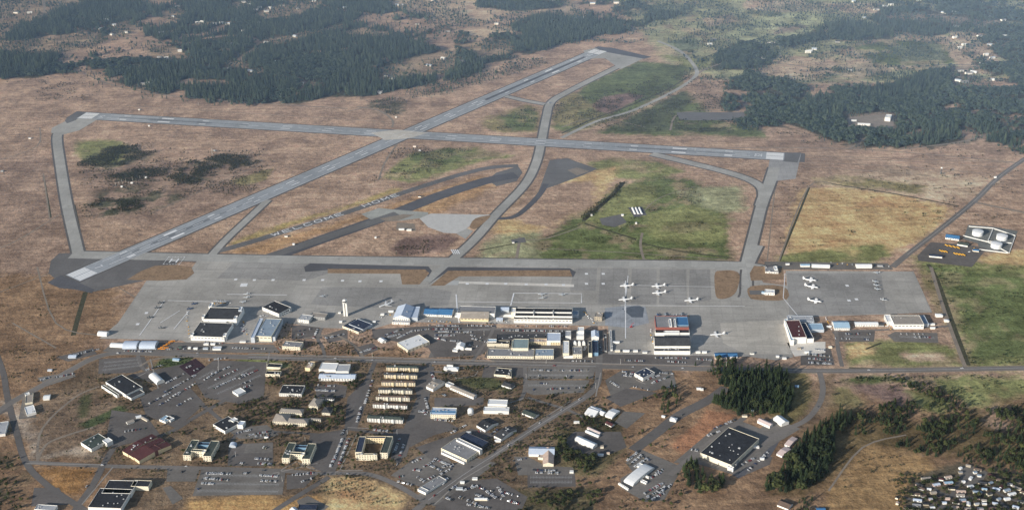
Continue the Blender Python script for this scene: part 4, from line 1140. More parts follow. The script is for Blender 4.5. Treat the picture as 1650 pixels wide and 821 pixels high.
def scatter_stuff(name, label, protos, pts):
    """one object of many placed copies: pts = (x, y, z, rz, scale, which)"""
    me = bpy.data.meshes.new(name)
    me.vertices.add(len(pts))
    P = np.array([p[:3] for p in pts], np.float32)
    me.vertices.foreach_set('co', P.ravel())
    for an, ty, k in (('rz', 'FLOAT', 3), ('sc', 'FLOAT', 4), ('which', 'INT', 5)):
        at = me.attributes.new(an, ty, 'POINT')
        at.data.foreach_set('value', np.array([p[k] for p in pts], np.float32 if ty == 'FLOAT' else np.int32))
    o = link(name, me)
    ng = bpy.data.node_groups.new(name, 'GeometryNodeTree')
    ng.interface.new_socket('Geometry', in_out='INPUT', socket_type='NodeSocketGeometry')
    ng.interface.new_socket('Geometry', in_out='OUTPUT', socket_type='NodeSocketGeometry')
    gi, go = ng.nodes.new('NodeGroupInput'), ng.nodes.new('NodeGroupOutput')
    g2i = ng.nodes.new('GeometryNodeGeometryToInstance')
    for pr in protos:
        oi = ng.nodes.new('GeometryNodeObjectInfo')
        oi.inputs['Object'].default_value = pr
        oi.inputs['As Instance'].default_value = True
        ng.links.new(oi.outputs['Geometry'], g2i.inputs[0])
    # keep the order of the prototypes
    g2i.inputs[0].links
    iop = ng.nodes.new('GeometryNodeInstanceOnPoints')
    iop.inputs['Pick Instance'].default_value = True
    def attr(n, t):
        a = ng.nodes.new('GeometryNodeInputNamedAttribute')
        a.data_type = t
        a.inputs[0].default_value = n
        return a.outputs[0]
    cx = ng.nodes.new('ShaderNodeCombineXYZ')
    ng.links.new(attr('rz', 'FLOAT'), cx.inputs[2])
    ng.links.new(gi.outputs[0], iop.inputs['Points'])
    ng.nodes.remove(g2i)
    jn = ng.nodes.new('GeometryNodeJoinGeometry')
    for nd in reversed(list(ng.nodes)):
        if nd.bl_idname == 'GeometryNodeObjectInfo':
            ng.links.new(nd.outputs['Geometry'], jn.inputs[0])
    ng.links.new(jn.outputs[0], iop.inputs['Instance'])
    ng.links.new(attr('which', 'INT'), iop.inputs['Instance Index'])
    ng.links.new(cx.outputs[0], iop.inputs['Rotation'])
    ng.links.new(attr('sc', 'FLOAT'), iop.inputs['Scale'])
    ng.links.new(iop.outputs[0], go.inputs[0])
    md = o.modifiers.new('scatter', 'NODES')
    md.node_group = ng
    tag(o, label, kind='stuff')
    return o


keys = list(CARM)
protos = [bpy.data.objects.new('parked_vehicles_source', CARM[k]) for k in keys]
scatter_stuff('distant_parked_cars', 'many small parked cars in the farther lots along the flight line', protos, [(c[0], c[1], .25, c[2], 1.12, keys.index((c[3], c[4]))) for c in FARC])
print('cars', len(NEARC), len(FARC))

# ================================================================== BUILDINGS
WM = {
    'w': surf('white_wall', (.86, .845, .80), var=.04, big=.03), 'c': surf('cream_wall', (.84, .77, .61), var=.08, big=.03), 'y': surf('yellow_wall', (.84, .70, .44), var=.08, big=.03),
    't': surf('tan_wall', (.42, .35, .26), var=.1), 'g': surf('grey_wall', (.38, .38, .37), var=.1), 'b': surf('blue_wall', (.16, .30, .48), var=.1), 'p': surf('pink_wall', (.68, .52, .46), var=.08),
    'k': surf('dark_wall', (.07, .07, .08), var=.1), 'n': surf('green_wall', (.12, .18, .15), var=.1), 'r': surf('red_wall', (.26, .085, .07), var=.1), 's': surf('steel_wall', (.55, .60, .66), var=.08), 'm': surf('maroon_wall', (.16, .07, .06), var=.1),
}
RM = {
    'k': surf('black_roof', (.028, .030, .036), var=.35, big=.015), 'd': surf('dark_roof', (.055, .057, .062), var=.3, big=.02), 'n': surf('green_grey_roof', (.055, .070, .062), var=.25, big=.02), 'g': surf('grey_roof', (.25, .25, .26), var=.15, big=.02),
    'l': surf('pale_roof', (.45, .47, .50), var=.12, big=.02), 'w': surf('white_roof', (.85, .86, .88), var=.04, big=.02), 'u': surf('blue_grey_roof', (.26, .34, .44), var=.12, big=.02), 'b': surf('blue_roof', (.05, .16, .36), var=.15, big=.02), 's': surf('sky_roof', (.32, .52, .66), var=.1, big=.02),
    'm': surf('maroon_roof', (.085, .030, .032), var=.2, big=.02), 't': surf('tan_roof', (.36, .31, .26), var=.15, big=.02), 'c': surf('copper_roof', (.62, .47, .36), var=.15, big=.02), 'e': surf('teal_roof', (.24, .33, .34), var=.15, big=.02), 'p': surf('pink_roof', (.72, .58, .54), var=.08, big=.02),
    'v': surf('navy_roof', (.030, .042, .075), var=.3, big=.02), 'x': surf('bluish_white_roof', (.58, .66, .78), var=.08, big=.02), 'z': surf('brown_roof', (.13, .09, .07), var=.2, big=.02),
}
M_WIN = surf('window_glass', (.02, .028, .038), rough=.12, var=.3)
M_WIN.node_tree.nodes['Principled BSDF'].inputs['Specular IOR Level'].default_value = .5
M_TRIM = surf('white_trim', (.72, .71, .68), var=.06)
M_VENT = surf('vent_metal', (.50, .51, .52), var=.15)
M_DOOR = surf('door_paint', (.10, .11, .13), var=.15)
M_HDOOR = surf('hangar_door', (.50, .54, .58), var=.1)


def unit(name, mat):
    mb = MB()
    mb.box(-.5, .5, -.5, .5, -.5, .5)
    return mb.mesh(name, mat)


U_WIN, U_DOOR, U_HD, U_TRIM = unit('window', M_WIN), unit('door', M_DOOR), unit('hangar_door', M_HDOOR), unit('window_band', M_TRIM)


def vent_mesh():
    mb = MB()
    mb.box(-.5, .5, -.5, .5, 0, .7)
    mb.box(-.38, .38, -.38, .38, .7, 1)
    mb.box(-.6, .6, -.6, .6, -.2, .08)
    return mb.mesh('roof_vent', M_VENT)


U_VENT = vent_mesh()
BFOOT = []


def wing(root, T, Wd, D, h, ty, wm, rm, win=0, par=.8):
    """one rectangular block of a building. T maps the block's own x, y to the root's. ty: f flat, g/G gable along/across, h hip, b/B barrel"""
    q = lambda x, y, z: (*T(x, y), z)
    x0, x1 = -Wd / 2, Wd / 2
    mb = MB()
    c = [(x0, 0), (x1, 0), (x1, D), (x0, D)]
    rf = MB()
    if ty == 'f':
        t = .45
        ci = [(x0 + t, t), (x1 - t, t), (x1 - t, D - t), (x0 + t, D - t)]
        mb.hull([q(*p, 0) for p in c], [q(*p, h + par) for p in c], cap=False)
        for k in range(4):
            l = (k + 1) % 4
            mb.quad(q(*c[k], h + par), q(*c[l], h + par), q(*ci[l], h + par), q(*ci[k], h + par))
            mb.quad(q(*ci[l], h), q(*ci[k], h), q(*ci[k], h + par), q(*ci[l], h + par))
        rf.quad(*[q(*p, h + .02) for p in ci])
    elif ty in 'gG':
        rs = min(Wd, D) * .18
        o = .6
        mb.hull([q(*p, 0) for p in c], [q(*p, h) for p in c], cap=False)
        if ty == 'g':
            ym = D / 2
            e = rs * o / ym
            for s in (x0, x1):
                mb.quad(q(s, 0, h), q(s, D, h), q(s, ym, h + rs))
            for a, b in ((-o, -1), (D + o, 1)):
                P = [(x0 - o, a, h - e), (x1 + o, a, h - e), (x1 + o, ym, h + rs), (x0 - o, ym, h + rs)]
                rf.hull([q(*p) for p in P], [q(p[0], p[1], p[2] + .25) for p in P], base=True)
        else:
            e = rs * o / (Wd / 2)
            for s in (0, D):
                mb.quad(q(x0, s, h), q(x1, s, h), q(0, s, h + rs))
            for a in (x0 - o, x1 + o):
                P = [(a, -o, h - e), (0, -o, h + rs), (0, D + o, h + rs), (a, D + o, h - e)]
                rf.hull([q(*p) for p in P], [q(p[0], p[1], p[2] + .25) for p in P], base=True)
    elif ty == 'h':
        o, rs, k = .8, min(Wd, D) * .22, min(Wd, D) / 2
        mb.hull([q(*p, 0) for p in c], [q(*p, h) for p in c], cap=False)
        E = [(x0 - o, -o), (x1 + o, -o), (x1 + o, D + o), (x0 - o, D + o)]
        r0, r1 = ((x0 + k, D / 2), (x1 - k, D / 2)) if Wd >= D else ((0, k), (0, D - k))
        H = h + rs
        rf.hull([q(*p, h - .1) for p in E], [q(*p, h + .12) for p in E], cap=False, base=True)
        if Wd >= D:
            rf.quad(q(*E[0], h + .12), q(*E[1], h + .12), q(*r1, H), q(*r0, H))
            rf.quad(q(*E[2], h + .12), q(*E[3], h + .12), q(*r0, H), q(*r1, H))
            rf.quad(q(*E[1], h + .12), q(*E[2], h + .12), q(*r1, H))
            rf.quad(q(*E[3], h + .12), q(*E[0], h + .12), q(*r0, H))
        else:
            rf.quad(q(*E[1], h + .12), q(*E[2], h + .12), q(*r1, H), q(*r0, H))
            rf.quad(q(*E[3], h + .12), q(*E[0], h + .12), q(*r0, H), q(*r1, H))
            rf.quad(q(*E[0], h + .12), q(*E[1], h + .12), q(*r0, H))
            rf.quad(q(*E[2], h + .12), q(*E[3], h + .12), q(*r1, H))
    else:
        n = 10
        al = D if ty == 'b' else Wd
        prof = [(math.cos(math.pi * (1 - k / n)), math.sin(math.pi * k / n)) for k in range(n + 1)]
        hw = h * .38
        pts = [(al / 2 * (1 + a), hw + (h - hw) * b) for a, b in prof]
        P2 = (lambda u, s, z: q(s, u, z)) if ty == 'b' else (lambda u, s, z: q(x0 + u, s, z))
        s0, s1 = (x0, x1) if ty == 'b' else (0, D)
        outl = [(0, 0)] + pts + [(al, 0)]
        for i in range(len(outl) - 1):
            rf.quad(P2(outl[i][0], s0, outl[i][1]), P2(outl[i + 1][0], s0, outl[i + 1][1]), P2(outl[i + 1][0], s1, outl[i + 1][1]), P2(outl[i][0], s1, outl[i][1]))
        for s in (s0 + .1, s1 - .1):
            mb.quad(*[P2(u, s, z) for u, z in outl])
    mb.obj('wall', WM[wm], root)
    rf.obj('roof', RM[rm], root)
    sq = T.rz
    def put(me, nm, x, y, z, sx, sy, sz, rot=0):
        o = link(nm, me, root)
        o.location = q(x, y, z)
        o.rotation_euler[2] = sq + rot
        o.scale = (sx, sy, sz)
        return o
    if ty in 'fgGh' and win:
        fl = max(1, int(h / 3.4))
        sp = 4.2 if fl > 1 else 5.5
        if win == 2:      # hangar: tall door leaves on the far and near side, a clerestory band below the eave
            for k in range(max(2, int(Wd / 9))):
                n_ = max(2, int(Wd / 9))
                put(U_HD, 'hangar_door', x0 + (k + .5) * Wd / n_, D + .12, h * .42, Wd / n_ - .5, .2, h * .84)
            nb = max(3, int(Wd / 8))
            for k in range(nb):
                put(U_WIN, 'window', x0 + (k + .5) * Wd / nb, -.05, h * .72, Wd / nb * .62, .16, 1.5)
        else:
            n_ = max(1, min(int(Wd / sp), 26 // fl))
            for f in range(fl):
                for k in range(n_):
                    put(U_WIN, 'window', x0 + (k + .5) * Wd / n_, -.03, (f + .58) * h / fl, Wd / n_ * .48, .14, min(1.5, h / fl * .42))
            m_ = max(1, min(int(D / 6), 6))
            for f in range(fl if fl < 3 else 2):
                for k in range(m_):
                    put(U_WIN, 'window', (x0 - .03) if T.side < 0 else (x1 + .03), (k + .5) * D / m_, (f + .58) * h / fl, .14, D / m_ * .4, min(1.4, h / fl * .4))
            put(U_DOOR, 'door', x0 + Wd * .37, -.08, 1.15, 1.8, .16, 2.3)
    return put


class Tf:
    def __init__(s, ox, oy, rz, side=-1):
        s.ox, s.oy, s.rz, s.c, s.s, s.side = ox, oy, rz, math.cos(rz), math.sin(rz), side

    def __call__(s, x, y):
        return (s.ox + s.c * x - s.s * y, s.oy + s.s * x + s.c * y)


def building(name, label, wings, vents=0, group=None, cat=None, par=.8):
    """wings: (A, B, C, h, type, wall, roof[, windows]); A, B the near edge on the ground (h < 0: read at roof level), C on the far roof edge"""
    fr = []
    for wg in wings:
        A, B, C, h = wg[:4]
        zl = 0 if h > 0 else -h
        h = abs(h)
        a, b, c = G(*A, zl), G(*B, zl), G(*C, h)
        Wd = math.hypot(b[0] - a[0], b[1] - a[1])
        u = ((b[0] - a[0]) / Wd, (b[1] - a[1]) / Wd)
        D = abs(-(c[0] - a[0]) * u[1] + (c[1] - a[1]) * u[0])
        fr.append(((a[0] + b[0]) / 2, (a[1] + b[1]) / 2, math.atan2(u[1], u[0]), Wd, max(D, 3), h))
    ox, oy, rz = fr[0][:3]
    if not vents and fr[0][5] > 5 and fr[0][3] * fr[0][4] > 350 and wings[0][4] == 'f':
        vents = random.randint(3, 7)
    root = empty(name, ox, oy, rz, .1)
    if root.name.split('.')[0] not in CATS:
        CATS[name] = cat or name.replace('_', ' ').split()[-1]
    tag(root, label, cat or name.replace('_', ' ').split()[-1], group)
    for k, (f, wg) in enumerate(zip(fr, wings)):
        dx, dy = f[0] - ox, f[1] - oy
        c_, s_ = math.cos(-rz), math.sin(-rz)
        T = Tf(c_ * dx - s_ * dy, s_ * dx + c_ * dy, f[2] - rz, 1 if f[0] < 0 else -1)
        put = wing(root, T, f[3], f[4], f[5], wg[4], wg[5], wg[6], wg[7] if len(wg) > 7 else 1, par + .07 * k)
        if k == 0 and vents:
            for i in range(vents):
                s = random.uniform(1.2, 3.2)
                put(U_VENT, 'roof_vent', random.uniform(-.42, .42) * f[3], random.uniform(.12, .88) * f[4], f[5] + (.2 if wg[4] == 'f' else min(f[3], f[4]) * .1 + .3), s * random.uniform(.8, 1.6), s, s * .6)
        # footprint for keeping trees off
        hw, D = f[3] / 2 + 3, f[4]
        c2, s2 = math.cos(f[2]), math.sin(f[2])
        BFOOT.append([pix(f[0] + c2 * x - s2 * y, f[1] + s2 * x + c2 * y) for x, y in ((-hw, -3), (hw, -3), (hw, D + 3), (-hw, D + 3))])
    return root


def small(name, label, x, y, L_, D, h, ty, wl, rf, deg=-4.0, group=None, cat=None, win=0):
    a = G(x, y)
    t = R_(deg)
    u = (math.cos(t), math.sin(t))
    A = pix(a[0] - u[0] * L_ / 2, a[1] - u[1] * L_ / 2)
    B = pix(a[0] + u[0] * L_ / 2, a[1] + u[1] * L_ / 2)
    C = pix(a[0] - u[0] * L_ / 2 - u[1] * D, a[1] - u[1] * L_ / 2 + u[0] * D, h)
    return building(name, label, [(A, B, C, h, ty, wl, rf, win)], 0, group, cat, .3)


CATS = {}
# ---- along the flight line, left to right
building('hangar', 'long black roofed twin hangar with white corner towers and a white front', [((308, 548), (362, 550), (325, 519), 11, 'f', 'w', 'd', 2), ((323, 527), (372, 528), (333, 511), 7, 'f', 'g', 'k', 0), ((327, 514), (382, 515), (337, 495), -14, 'f', 'w', 'd', 0), ((334, 519), (364, 520), (336, 514), -9, 'f', 'w', 'w', 0),
         ((307, 540), (311, 540), (309, 536), -13, 'f', 'w', 'w', 0), ((359, 541), (364, 541), (361, 537), -13, 'f', 'w', 'w', 0), ((376, 514), (381, 514), (378, 509), -17, 'f', 'w', 'w', 0), ((325, 511), (329, 511), (327, 507), -16, 'f', 'w', 'w', 0), ((336, 494), (341, 494), (338, 488), -13, 'f', 'w', 'w', 0), ((384, 500), (389, 500), (387, 495), -17, 'f', 's', 'w', 0)], 4)
building('hangar', 'blue grey roofed hangar with pale side strips, end-on to the lot', [((412, 549), (438, 550), (431, 513), 13, 'f', 'c', 'u', 2), ((405, 552), (411, 552), (424, 513), 14, 'f', 's', 'x', 0), ((438, 549), (444, 549), (452, 514), 10, 'f', 's', 'l', 0)], 6)
building('hangar', 'small turned hangar with dark roof and two white fronts near the apron', [((423, 500), (450, 511), (466, 494), 9, 'f', 'w', 'k', 1), ((450, 511), (468, 504), (452, 497), 6, 'f', 'w', 'd', 1)], 3)
building('tent_hangar', 'small white arched tent standing alone at the apron corner', [((157, 541), (172, 542), (161, 531), 9, 'b', 'w', 'w')], cat='tent')
building('tent_hangar', 'low white arched shed, leftmost of the row by the road', [((177, 559), (197, 560), (182, 550), 7, 'b', 'w', 'w')], cat='tent')
building('tent_hangar', 'pale blue arched tent hangar in the middle of the roadside row', [((197, 562), (220, 562), (206, 546), 10, 'b', 's', 'x')], cat='tent')
building('tent_hangar', 'pale blue arched tent hangar beside the orange trucks', [((224, 562), (250, 562), (233, 546), 10, 'b', 's', 'x')], cat='tent')
building('office_block', 'white flat office with pale roof and a lower wing left of the control tower', [((480, 519), (498, 521), (484, 506), 8, 'f', 'w', 'l'), ((499, 514), (524, 516), (502, 503), 7, 'f', 'g', 't')], 3)
building('office_block', 'cream office with vents standing at the main road below the tower', [((455, 563), (484, 565), (458, 549), 9, 'f', 'c', 'g')], 4)
building('operations_building', 'low turned building with navy roof and white parapet below the tower', [((552, 528), (578, 538), (597, 522), 5, 'f', 'c', 'v'), ((562, 522), (585, 531), (586, 517), -6, 'f', 's', 'v', 0)], 5)
building('hut', 'small turned white house in the lot by the dark roofed operations building', [((609, 549), (616, 553), (621, 546), 4, 'g', 'w', 'w'), ((615, 553), (622, 552), (616, 548), 3, 'f', 'w', 'w')], cat='house')
building('exchange_building', 'big turned white roofed box in the middle of the lots', [((640, 552), (657, 564), (686, 546), -7, 'f', 'c', 'w', 1)], 5, cat='hall')
building('hangar', 'pale blue hangar with a lit white front strip and a darker lean-to', [((634, 518), (660, 519), (641, 493), 11, 'G', 'w', 'x', 1), ((661, 517), (673, 517), (664, 494), 9, 'f', 's', 'x', 0), ((632, 522), (660, 523), (634, 514), 5, 'f', 'w', 'l', 1)], 2)
building('workshop', 'left one of two low blue roofed shops beside the pale blue hangar', [((683, 509), (705, 510), (690, 496), 6, 'g', 'w', 'b', 1)])
building('workshop', 'right one of two low blue roofed shops beside the pale blue hangar', [((706, 510), (728, 511), (712, 496), 6, 'g', 'w', 'b', 1), ((733, 511), (740, 511), (735, 504), 4, 'f', 'w', 'w', 0)])
building('hangar', 'white hangar with grey sloping front roof and tall white back wall', [((742, 517), (787, 518), (746, 499), 8, 'g', 'y', 't', 2), ((738, 512), (797, 513), (739, 493), 13, 'f', 'w', 'g', 0)], 2)
building('shed', 'little pale blue shed right of the white hangar', [((800, 518), (810, 518), (801, 511), 5, 'g', 's', 'x', 1), ((807, 503), (820, 503), (808, 494), 6, 'g', 's', 'x', 0), ((811, 511), (824, 511), (812, 507), 4, 'f', 'w', 'w', 0)])
building('hangar', 'widest hangar, black roof with white ridge bands and a long white front', [((828, 520), (922, 521), (829, 510), 10, 'f', 'w', 'k', 2), ((830, 517), (922, 518), (833, 496), 14, 'f', 'w', 'k', 0), ((829, 503), (921, 504), (830, 502), -15.5, 'f', 'w', 'w', 0), ((824, 512), (831, 512), (826, 496), 15, 'f', 'c', 'w', 0), ((859, 508), (860.5, 508), (859, 500), -16, 'f', 'w', 'w', 0), ((890.5, 508), (892, 508), (890.5, 500), -16, 'f', 'w', 'w', 0), ((922, 512), (932, 512), (923, 501), 8, 'f', 's', 'u', 0)], 6)
building('tank_house', 'beige boxy plant house right of the widest hangar', [((958, 516), (970, 517), (959, 503), 10, 'f', 't', 't', 1), ((968, 515), (974, 515), (969, 504), 7, 'f', 'g', 'd', 0)], 3, cat='plant house')
building('workshop', 'cream workshop with black roof at the upper left of the repair yard', [((785, 558), (820, 559), (790, 548), 8, 'f', 'c', 'k', 1), ((786, 556), (800, 556), (790, 546), 10, 'f', 'w', 's', 0)], 5)
building('workshop', 'longest low grey roofed cream workshop beside the main road', [((785, 577), (860, 578), (789, 561), 6, 'f', 'c', 'g', 1)], 10)
building('workshop', 'teal grey roofed workshop standing across the long grey one', [((824, 567), (851, 567), (831, 548), 10, 'f', 'c', 'e', 1), ((826, 561), (851, 561), (833, 546), -12, 'f', 'c', 'e', 0)], 2)
building('workshop', 'blue grey flat roofed workshop at the right end of the front row', [((862, 578), (892, 578), (862, 562), 8, 'f', 'c', 'u', 1)], 3)
building('workshop', 'cream walled workshop with a raised pale blue roof behind the front row', [((853, 555), (902, 556), (856, 545), 7, 'f', 'y', 'c', 1), ((881, 549), (903, 549), (882, 536), -11, 'f', 'w', 'x', 0)], 3)
building('storehouse', 'long flat black roofed store with a row of white roof boxes', [((800, 549), (878, 550), (804, 538), 5, 'f', 'k', 'd', 0)], 12)
building('test_cell', 'tall narrow white block, left one behind the repair yard', [((911, 547), (920, 547), (913, 533), 9, 'f', 'w', 'l', 0)], 2, cat='block')
building('test_cell', 'tallest white stepped block behind the repair yard', [((929, 547), (941, 547), (931, 534), 9, 'f', 'w', 'w', 0), ((931, 542), (941, 542), (934, 527), 14, 'f', 'w', 'w', 0)], 2, cat='block')
building('test_cell', 'gabled white block right of the tallest one', [((953, 548), (965, 548), (956, 533), 9, 'G', 'w', 'x', 0)], 1, cat='block')
building('storehouse', 'narrow white roofed store left of the three domed tanks', [((907, 574), (917, 574), (910, 549), 8, 'f', 'c', 'w', 0)], 3)
building('storehouse', 'cream store with three pale domes across its far end', [((923, 577), (938, 577), (927, 558), 10, 'f', 'c', 'g', 1), ((924, 557), (929, 557), (925, 549), 13, 'B', 'w', 'x'), ((931, 557), (936, 557), (932, 549), 13, 'B', 'w', 'x'), ((938, 557), (943, 557), (939, 549), 13, 'B', 'w', 'x'), ((908, 577), (923, 577), (909, 573), 4, 'f', 'w', 'w', 0)], 4)
building('storehouse', 'narrow cream store with its shade built as a dark blue block at the crossing road', [((948, 575), (954, 575), (951, 549), 10, 'f', 'c', 'd', 0), ((955, 573), (964, 573), (955, 549), 8, 'f', 'b', 'v', 0)], 1)  # second wing puts the store's shadow in as a dark blue block
building('shed', 'long narrow dark shed, left one of two beside the bluish patch', [((974, 567), (978, 567), (976, 538), 3, 'f', 'g', 'd', 0)], 2)
building('shed', 'long narrow white shed, right one of two beside the bluish patch', [((984, 565), (987, 565), (985, 532), 3, 'f', 'w', 'l', 0)], 3)
building('hangar', 'hangar with a red edged roof, blue tarpaulin and black sloping front roof', [((1054, 571), (1112, 571), (1055, 561), 9, 'f', 'w', 'd', 0), ((1055, 566), (1112, 566), (1057, 541), 15, 'g', 'w', 'd', 0), ((1056, 541), (1111, 541), (1057, 530), 8, 'f', 'w', 'k', 0), ((1057, 527.5), (1110, 527.5), (1057, 509), -14, 'f', 'r', 'g', 0),
         ((1070, 536), (1095, 536), (1071, 533), -9, 'f', 'w', 'w', 0), ((1079, 526), (1083, 526), (1079, 514), -16, 'f', 'w', 'w', 0), ((1087, 526), (1090, 526), (1087, 514), -15.6, 'f', 'w', 'w', 0), ((1091.5, 524), (1109.5, 524), (1091.5, 511), -15.0, 'f', 'b', 'b', 0)], 0)
building('shed', 'low blue roofed shed with two white fronts at the edge of the grove', [((1152, 578), (1171, 578), (1155, 568), 5, 'g', 'w', 'b', 1), ((1173, 577), (1188, 577), (1174, 568), 5, 'g', 'w', 'b', 1)])
building('fire_station', 'white house on the grass island between the two aprons', [((1232, 475), (1248, 476), (1235, 466), 6, 'f', 'w', 'w', 1), ((1227, 473), (1232, 474), (1229, 469), 4, 'h', 's', 's', 0)], 2, cat='house')
building('line_shack', 'dark roofed white walled house on the verge above the fire house', [((1233, 440), (1254, 441), (1236, 428), 4, 'f', 'w', 'g', 1), ((1234, 432), (1246, 432), (1235, 427), 6, 'f', 'k', 'd', 0), ((1248, 438), (1253, 438), (1250, 429), 6, 'f', 'w', 'w', 0)], 2, cat='house')
building('hangar', 'white hangar with dark brown roof and tall white left side', [((1276, 553), (1299, 552.5), (1271, 516), 15, 'f', 'w', 'm', 0), ((1273.5, 556), (1279, 556), (1266, 514), 13, 'f', 'w', 's', 0), ((1300, 552), (1311, 551.5), (1297, 520), 10, 'f', 'w', 'v', 0), ((1305, 531), (1328, 531), (1304, 521), -7, 'f', 's', 's', 0)], 3)
building('hangar_annex', 'glass lean-to strip behind the brown roofed hangar', [((1270, 517), (1312, 518), (1271, 508), -7, 'f', 's', 'l', 1)], 6, cat='annex')
building('workshop', 'sky blue roofed white workshop in the right hand row', [((1344, 532), (1369, 532), (1345, 517), 7, 'g', 'w', 's', 1)])
building('shed', 'long white shed right of the sky blue workshop', [((1378, 526), (1415, 526), (1379, 518), 5, 'g', 'w', 'w', 1)])
building('shed', 'little grey shed at the corner of the long white shed', [((1416, 526), (1424, 526), (1417, 519), 4, 'g', 'g', 'd', 0)])
building('hangar', 'tan roofed hangar with white front at the right end of the apron', [((1440, 530), (1488, 530), (1438, 508), 12, 'f', 'w', 't', 2), ((1429, 524), (1439, 524), (1427, 507), 10, 'f', 'w', 'w', 1), ((1489, 526), (1496, 526), (1486, 508), 7, 'f', 's', 'u', 0)], 2)
building('tent', 'small white tent at the apron corner by the right end hangar', [((1508, 511), (1519, 511), (1511, 505), 5, 'h', 'w', 'w', 0)])
building('tent', 'small white tent nearest the perimeter road', [((1522, 519), (1529, 519), (1524, 514), 4, 'h', 'w', 'w', 0)])
for k, (a_, b_, c_, h_, wl, rf, lb) in enumerate((((1290, 430), (1305, 430), (1291, 425), 4, 'w', 's', 'short pale blue hut at the head of the right apron'), ((1308, 431), (1337, 432), (1309, 425), 4, 'w', 'w', 'long white hut at the head of the right apron'), ((1380, 432), (1405, 432), (1382, 425), 5, 'w', 'w', 'white gabled hut by the slip road at the apron head'), ((1266, 427), (1272, 427), (1267, 424), 3, 'w', 'w', 'tiny white cabin left of the apron head huts'), ((1414, 430), (1422, 430), (1415, 427), 3, 'g', 'l', 'tiny grey cabin right of the apron head huts'))):
    building('hut', lb, [(a_, b_, c_, h_, 'g', wl, rf, 0)])
# fuel depot
building('depot_house', 'blue roofed depot house left of the fuel tanks', [((1523, 385), (1545, 388), (1527, 377), 5, 'g', 'w', 'b', 1)], cat='house')
building('depot_house', 'green roofed white pump house below the first fuel tank', [((1542, 395), (1559, 398), (1545, 389), 4, 'g', 'w', 'n', 0)], cat='house')
building('depot_house', 'low long white house beside the yellow tankers', [((1497, 414), (1518, 416), (1499, 409), 4, 'g', 'w', 'v', 0)], cat='house')
building('depot_house', 'tiny blue roofed hut at the right of the tanker yard', [((1568, 405), (1577, 406), (1570, 401), 3, 'g', 'c', 'b', 0)], cat='house')
# ---- town side
building('hangar_hall', 'dark roofed hall with two long lit white walls beside the running track', [((171, 620), (204, 641), (232, 625), 8, 'f', 'w', 'k', 0), ((164, 625), (189, 641), (193, 636), 6, 'f', 'w', 'n', 0), ((204, 640), (212, 645), (230, 630), 5, 'f', 'w', 'd', 0)], 4, cat='hall')
building('quonset', 'white arched hall beside the dark roofed hall', [((240, 608), (253, 620), (267, 612), 9, 'b', 'w', 'w')], cat='hall')
building('storehouse', 'white roofed store at the left edge road', [((44, 671), (59, 667), (54, 652), 5, 'f', 'w', 'w', 0), ((41, 652), (53, 650), (48, 634), 4, 'f', 'c', 't', 0), ((42, 640), (49, 638), (45, 632), 6, 'f', 'w', 'w', 0)], 2)
building('shed', 'small white gabled shed right of the roadside store', [((70, 645), (80, 644), (72, 636), 4, 'g', 'w', 'w', 0)])
building('house', 'white L shaped house below the running track', [((220, 675), (228, 673), (222, 669), 3, 'g', 'w', 'w', 0), ((228, 674), (237, 679), (234, 672), 3, 'g', 'c', 't', 0)])
building('house', 'small pale house with two roofs on the slope under the track', [((206, 684), (217, 680), (208, 677), 3, 'g', 'w', 't', 0)])
building('pool_house', 'white and sea green roofed low pool house by the lots', [((257, 678), (267, 682), (276, 672), 4, 'f', 'w', 's', 0), ((267, 676), (275, 680), (280, 673), 4, 'f', 'w', 'w', 0)], 2, cat='house')
building('school_block', 'dark green roofed block with one lit white wall above the crossroads', [((131, 717), (148, 728), (178, 710), 7, 'f', 'w', 'n', 0), ((165, 709), (172, 714), (180, 708), -9, 'f', 'w', 'w', 0)], 6, cat='block')
building('market_hall', 'three joined maroon gabled halls with cream ends', [((198, 731), (207, 736), (258, 706), 8, 'g', 'y', 'm', 0), ((208, 736), (216, 741), (270, 712), 7, 'g', 'y', 'm', 0), ((217, 741), (225, 747), (278, 718), 8, 'g', 'y', 'm', 0), ((238, 722), (250, 728), (256, 720), -10, 'f', 'm', 'm', 0)], 7, cat='hall')
building('supermarket', 'huge black roofed store at the bottom left', [((143, 823), (196, 825), (163, 786), 9, 'f', 'w', 'k', 0), ((165, 800), (212, 801), (171, 773), 9, 'f', 'w', 'k', 0), ((212, 789), (240, 790), (216, 773), 9, 'f', 'c', 'k', 0)], 8, cat='store')
building('shop', 'white topped shop cut by the lower edge at the far left', [((56, 824), (88, 826), (60, 812), 6, 'f', 'w', 'l', 0)], 3)
building('storehouse', 'grey roofed store at the very left edge', [((-6, 704), (9, 702), (0, 680), 5, 'f', 'w', 'l', 0)], 2)
building('office_block', 'cream office with black roof in two steps under the main road', [((428, 606), (451, 607), (431, 597), 6, 'f', 'c', 'k', 1), ((430, 594), (452, 595), (433, 585), 5, 'f', 'c', 'k', 0)], 3)
building('office_block', 'wide black roofed cream office among dark trees', [((450, 638), (486, 639), (454, 620), 7, 'f', 'w', 'k', 1)], 6)
building('canteen', 'narrow ornate cream house with a row of dormers', [((492, 597), (500, 598), (500, 582), 8, 'f', 'y', 'c', 0)], 7, cat='house')
building('workshop_hall', 'pale blue white roofed workshop in three blocks under the main road', [((514, 613), (572, 614), (518, 601), 7, 'g', 'w', 'x', 1), ((514, 599), (541, 600), (520, 584), 7, 'f', 'w', 'w', 0), ((541, 603), (562, 603), (545, 587), 8, 'f', 'w', 'l', 0)], 5, cat='hall')
building('box_building', 'small turned white roofed box at the corner of the slanted lot', [((375, 633), (384, 639), (396, 630), 5, 'f', 'w', 'w', 0)], cat='box building')
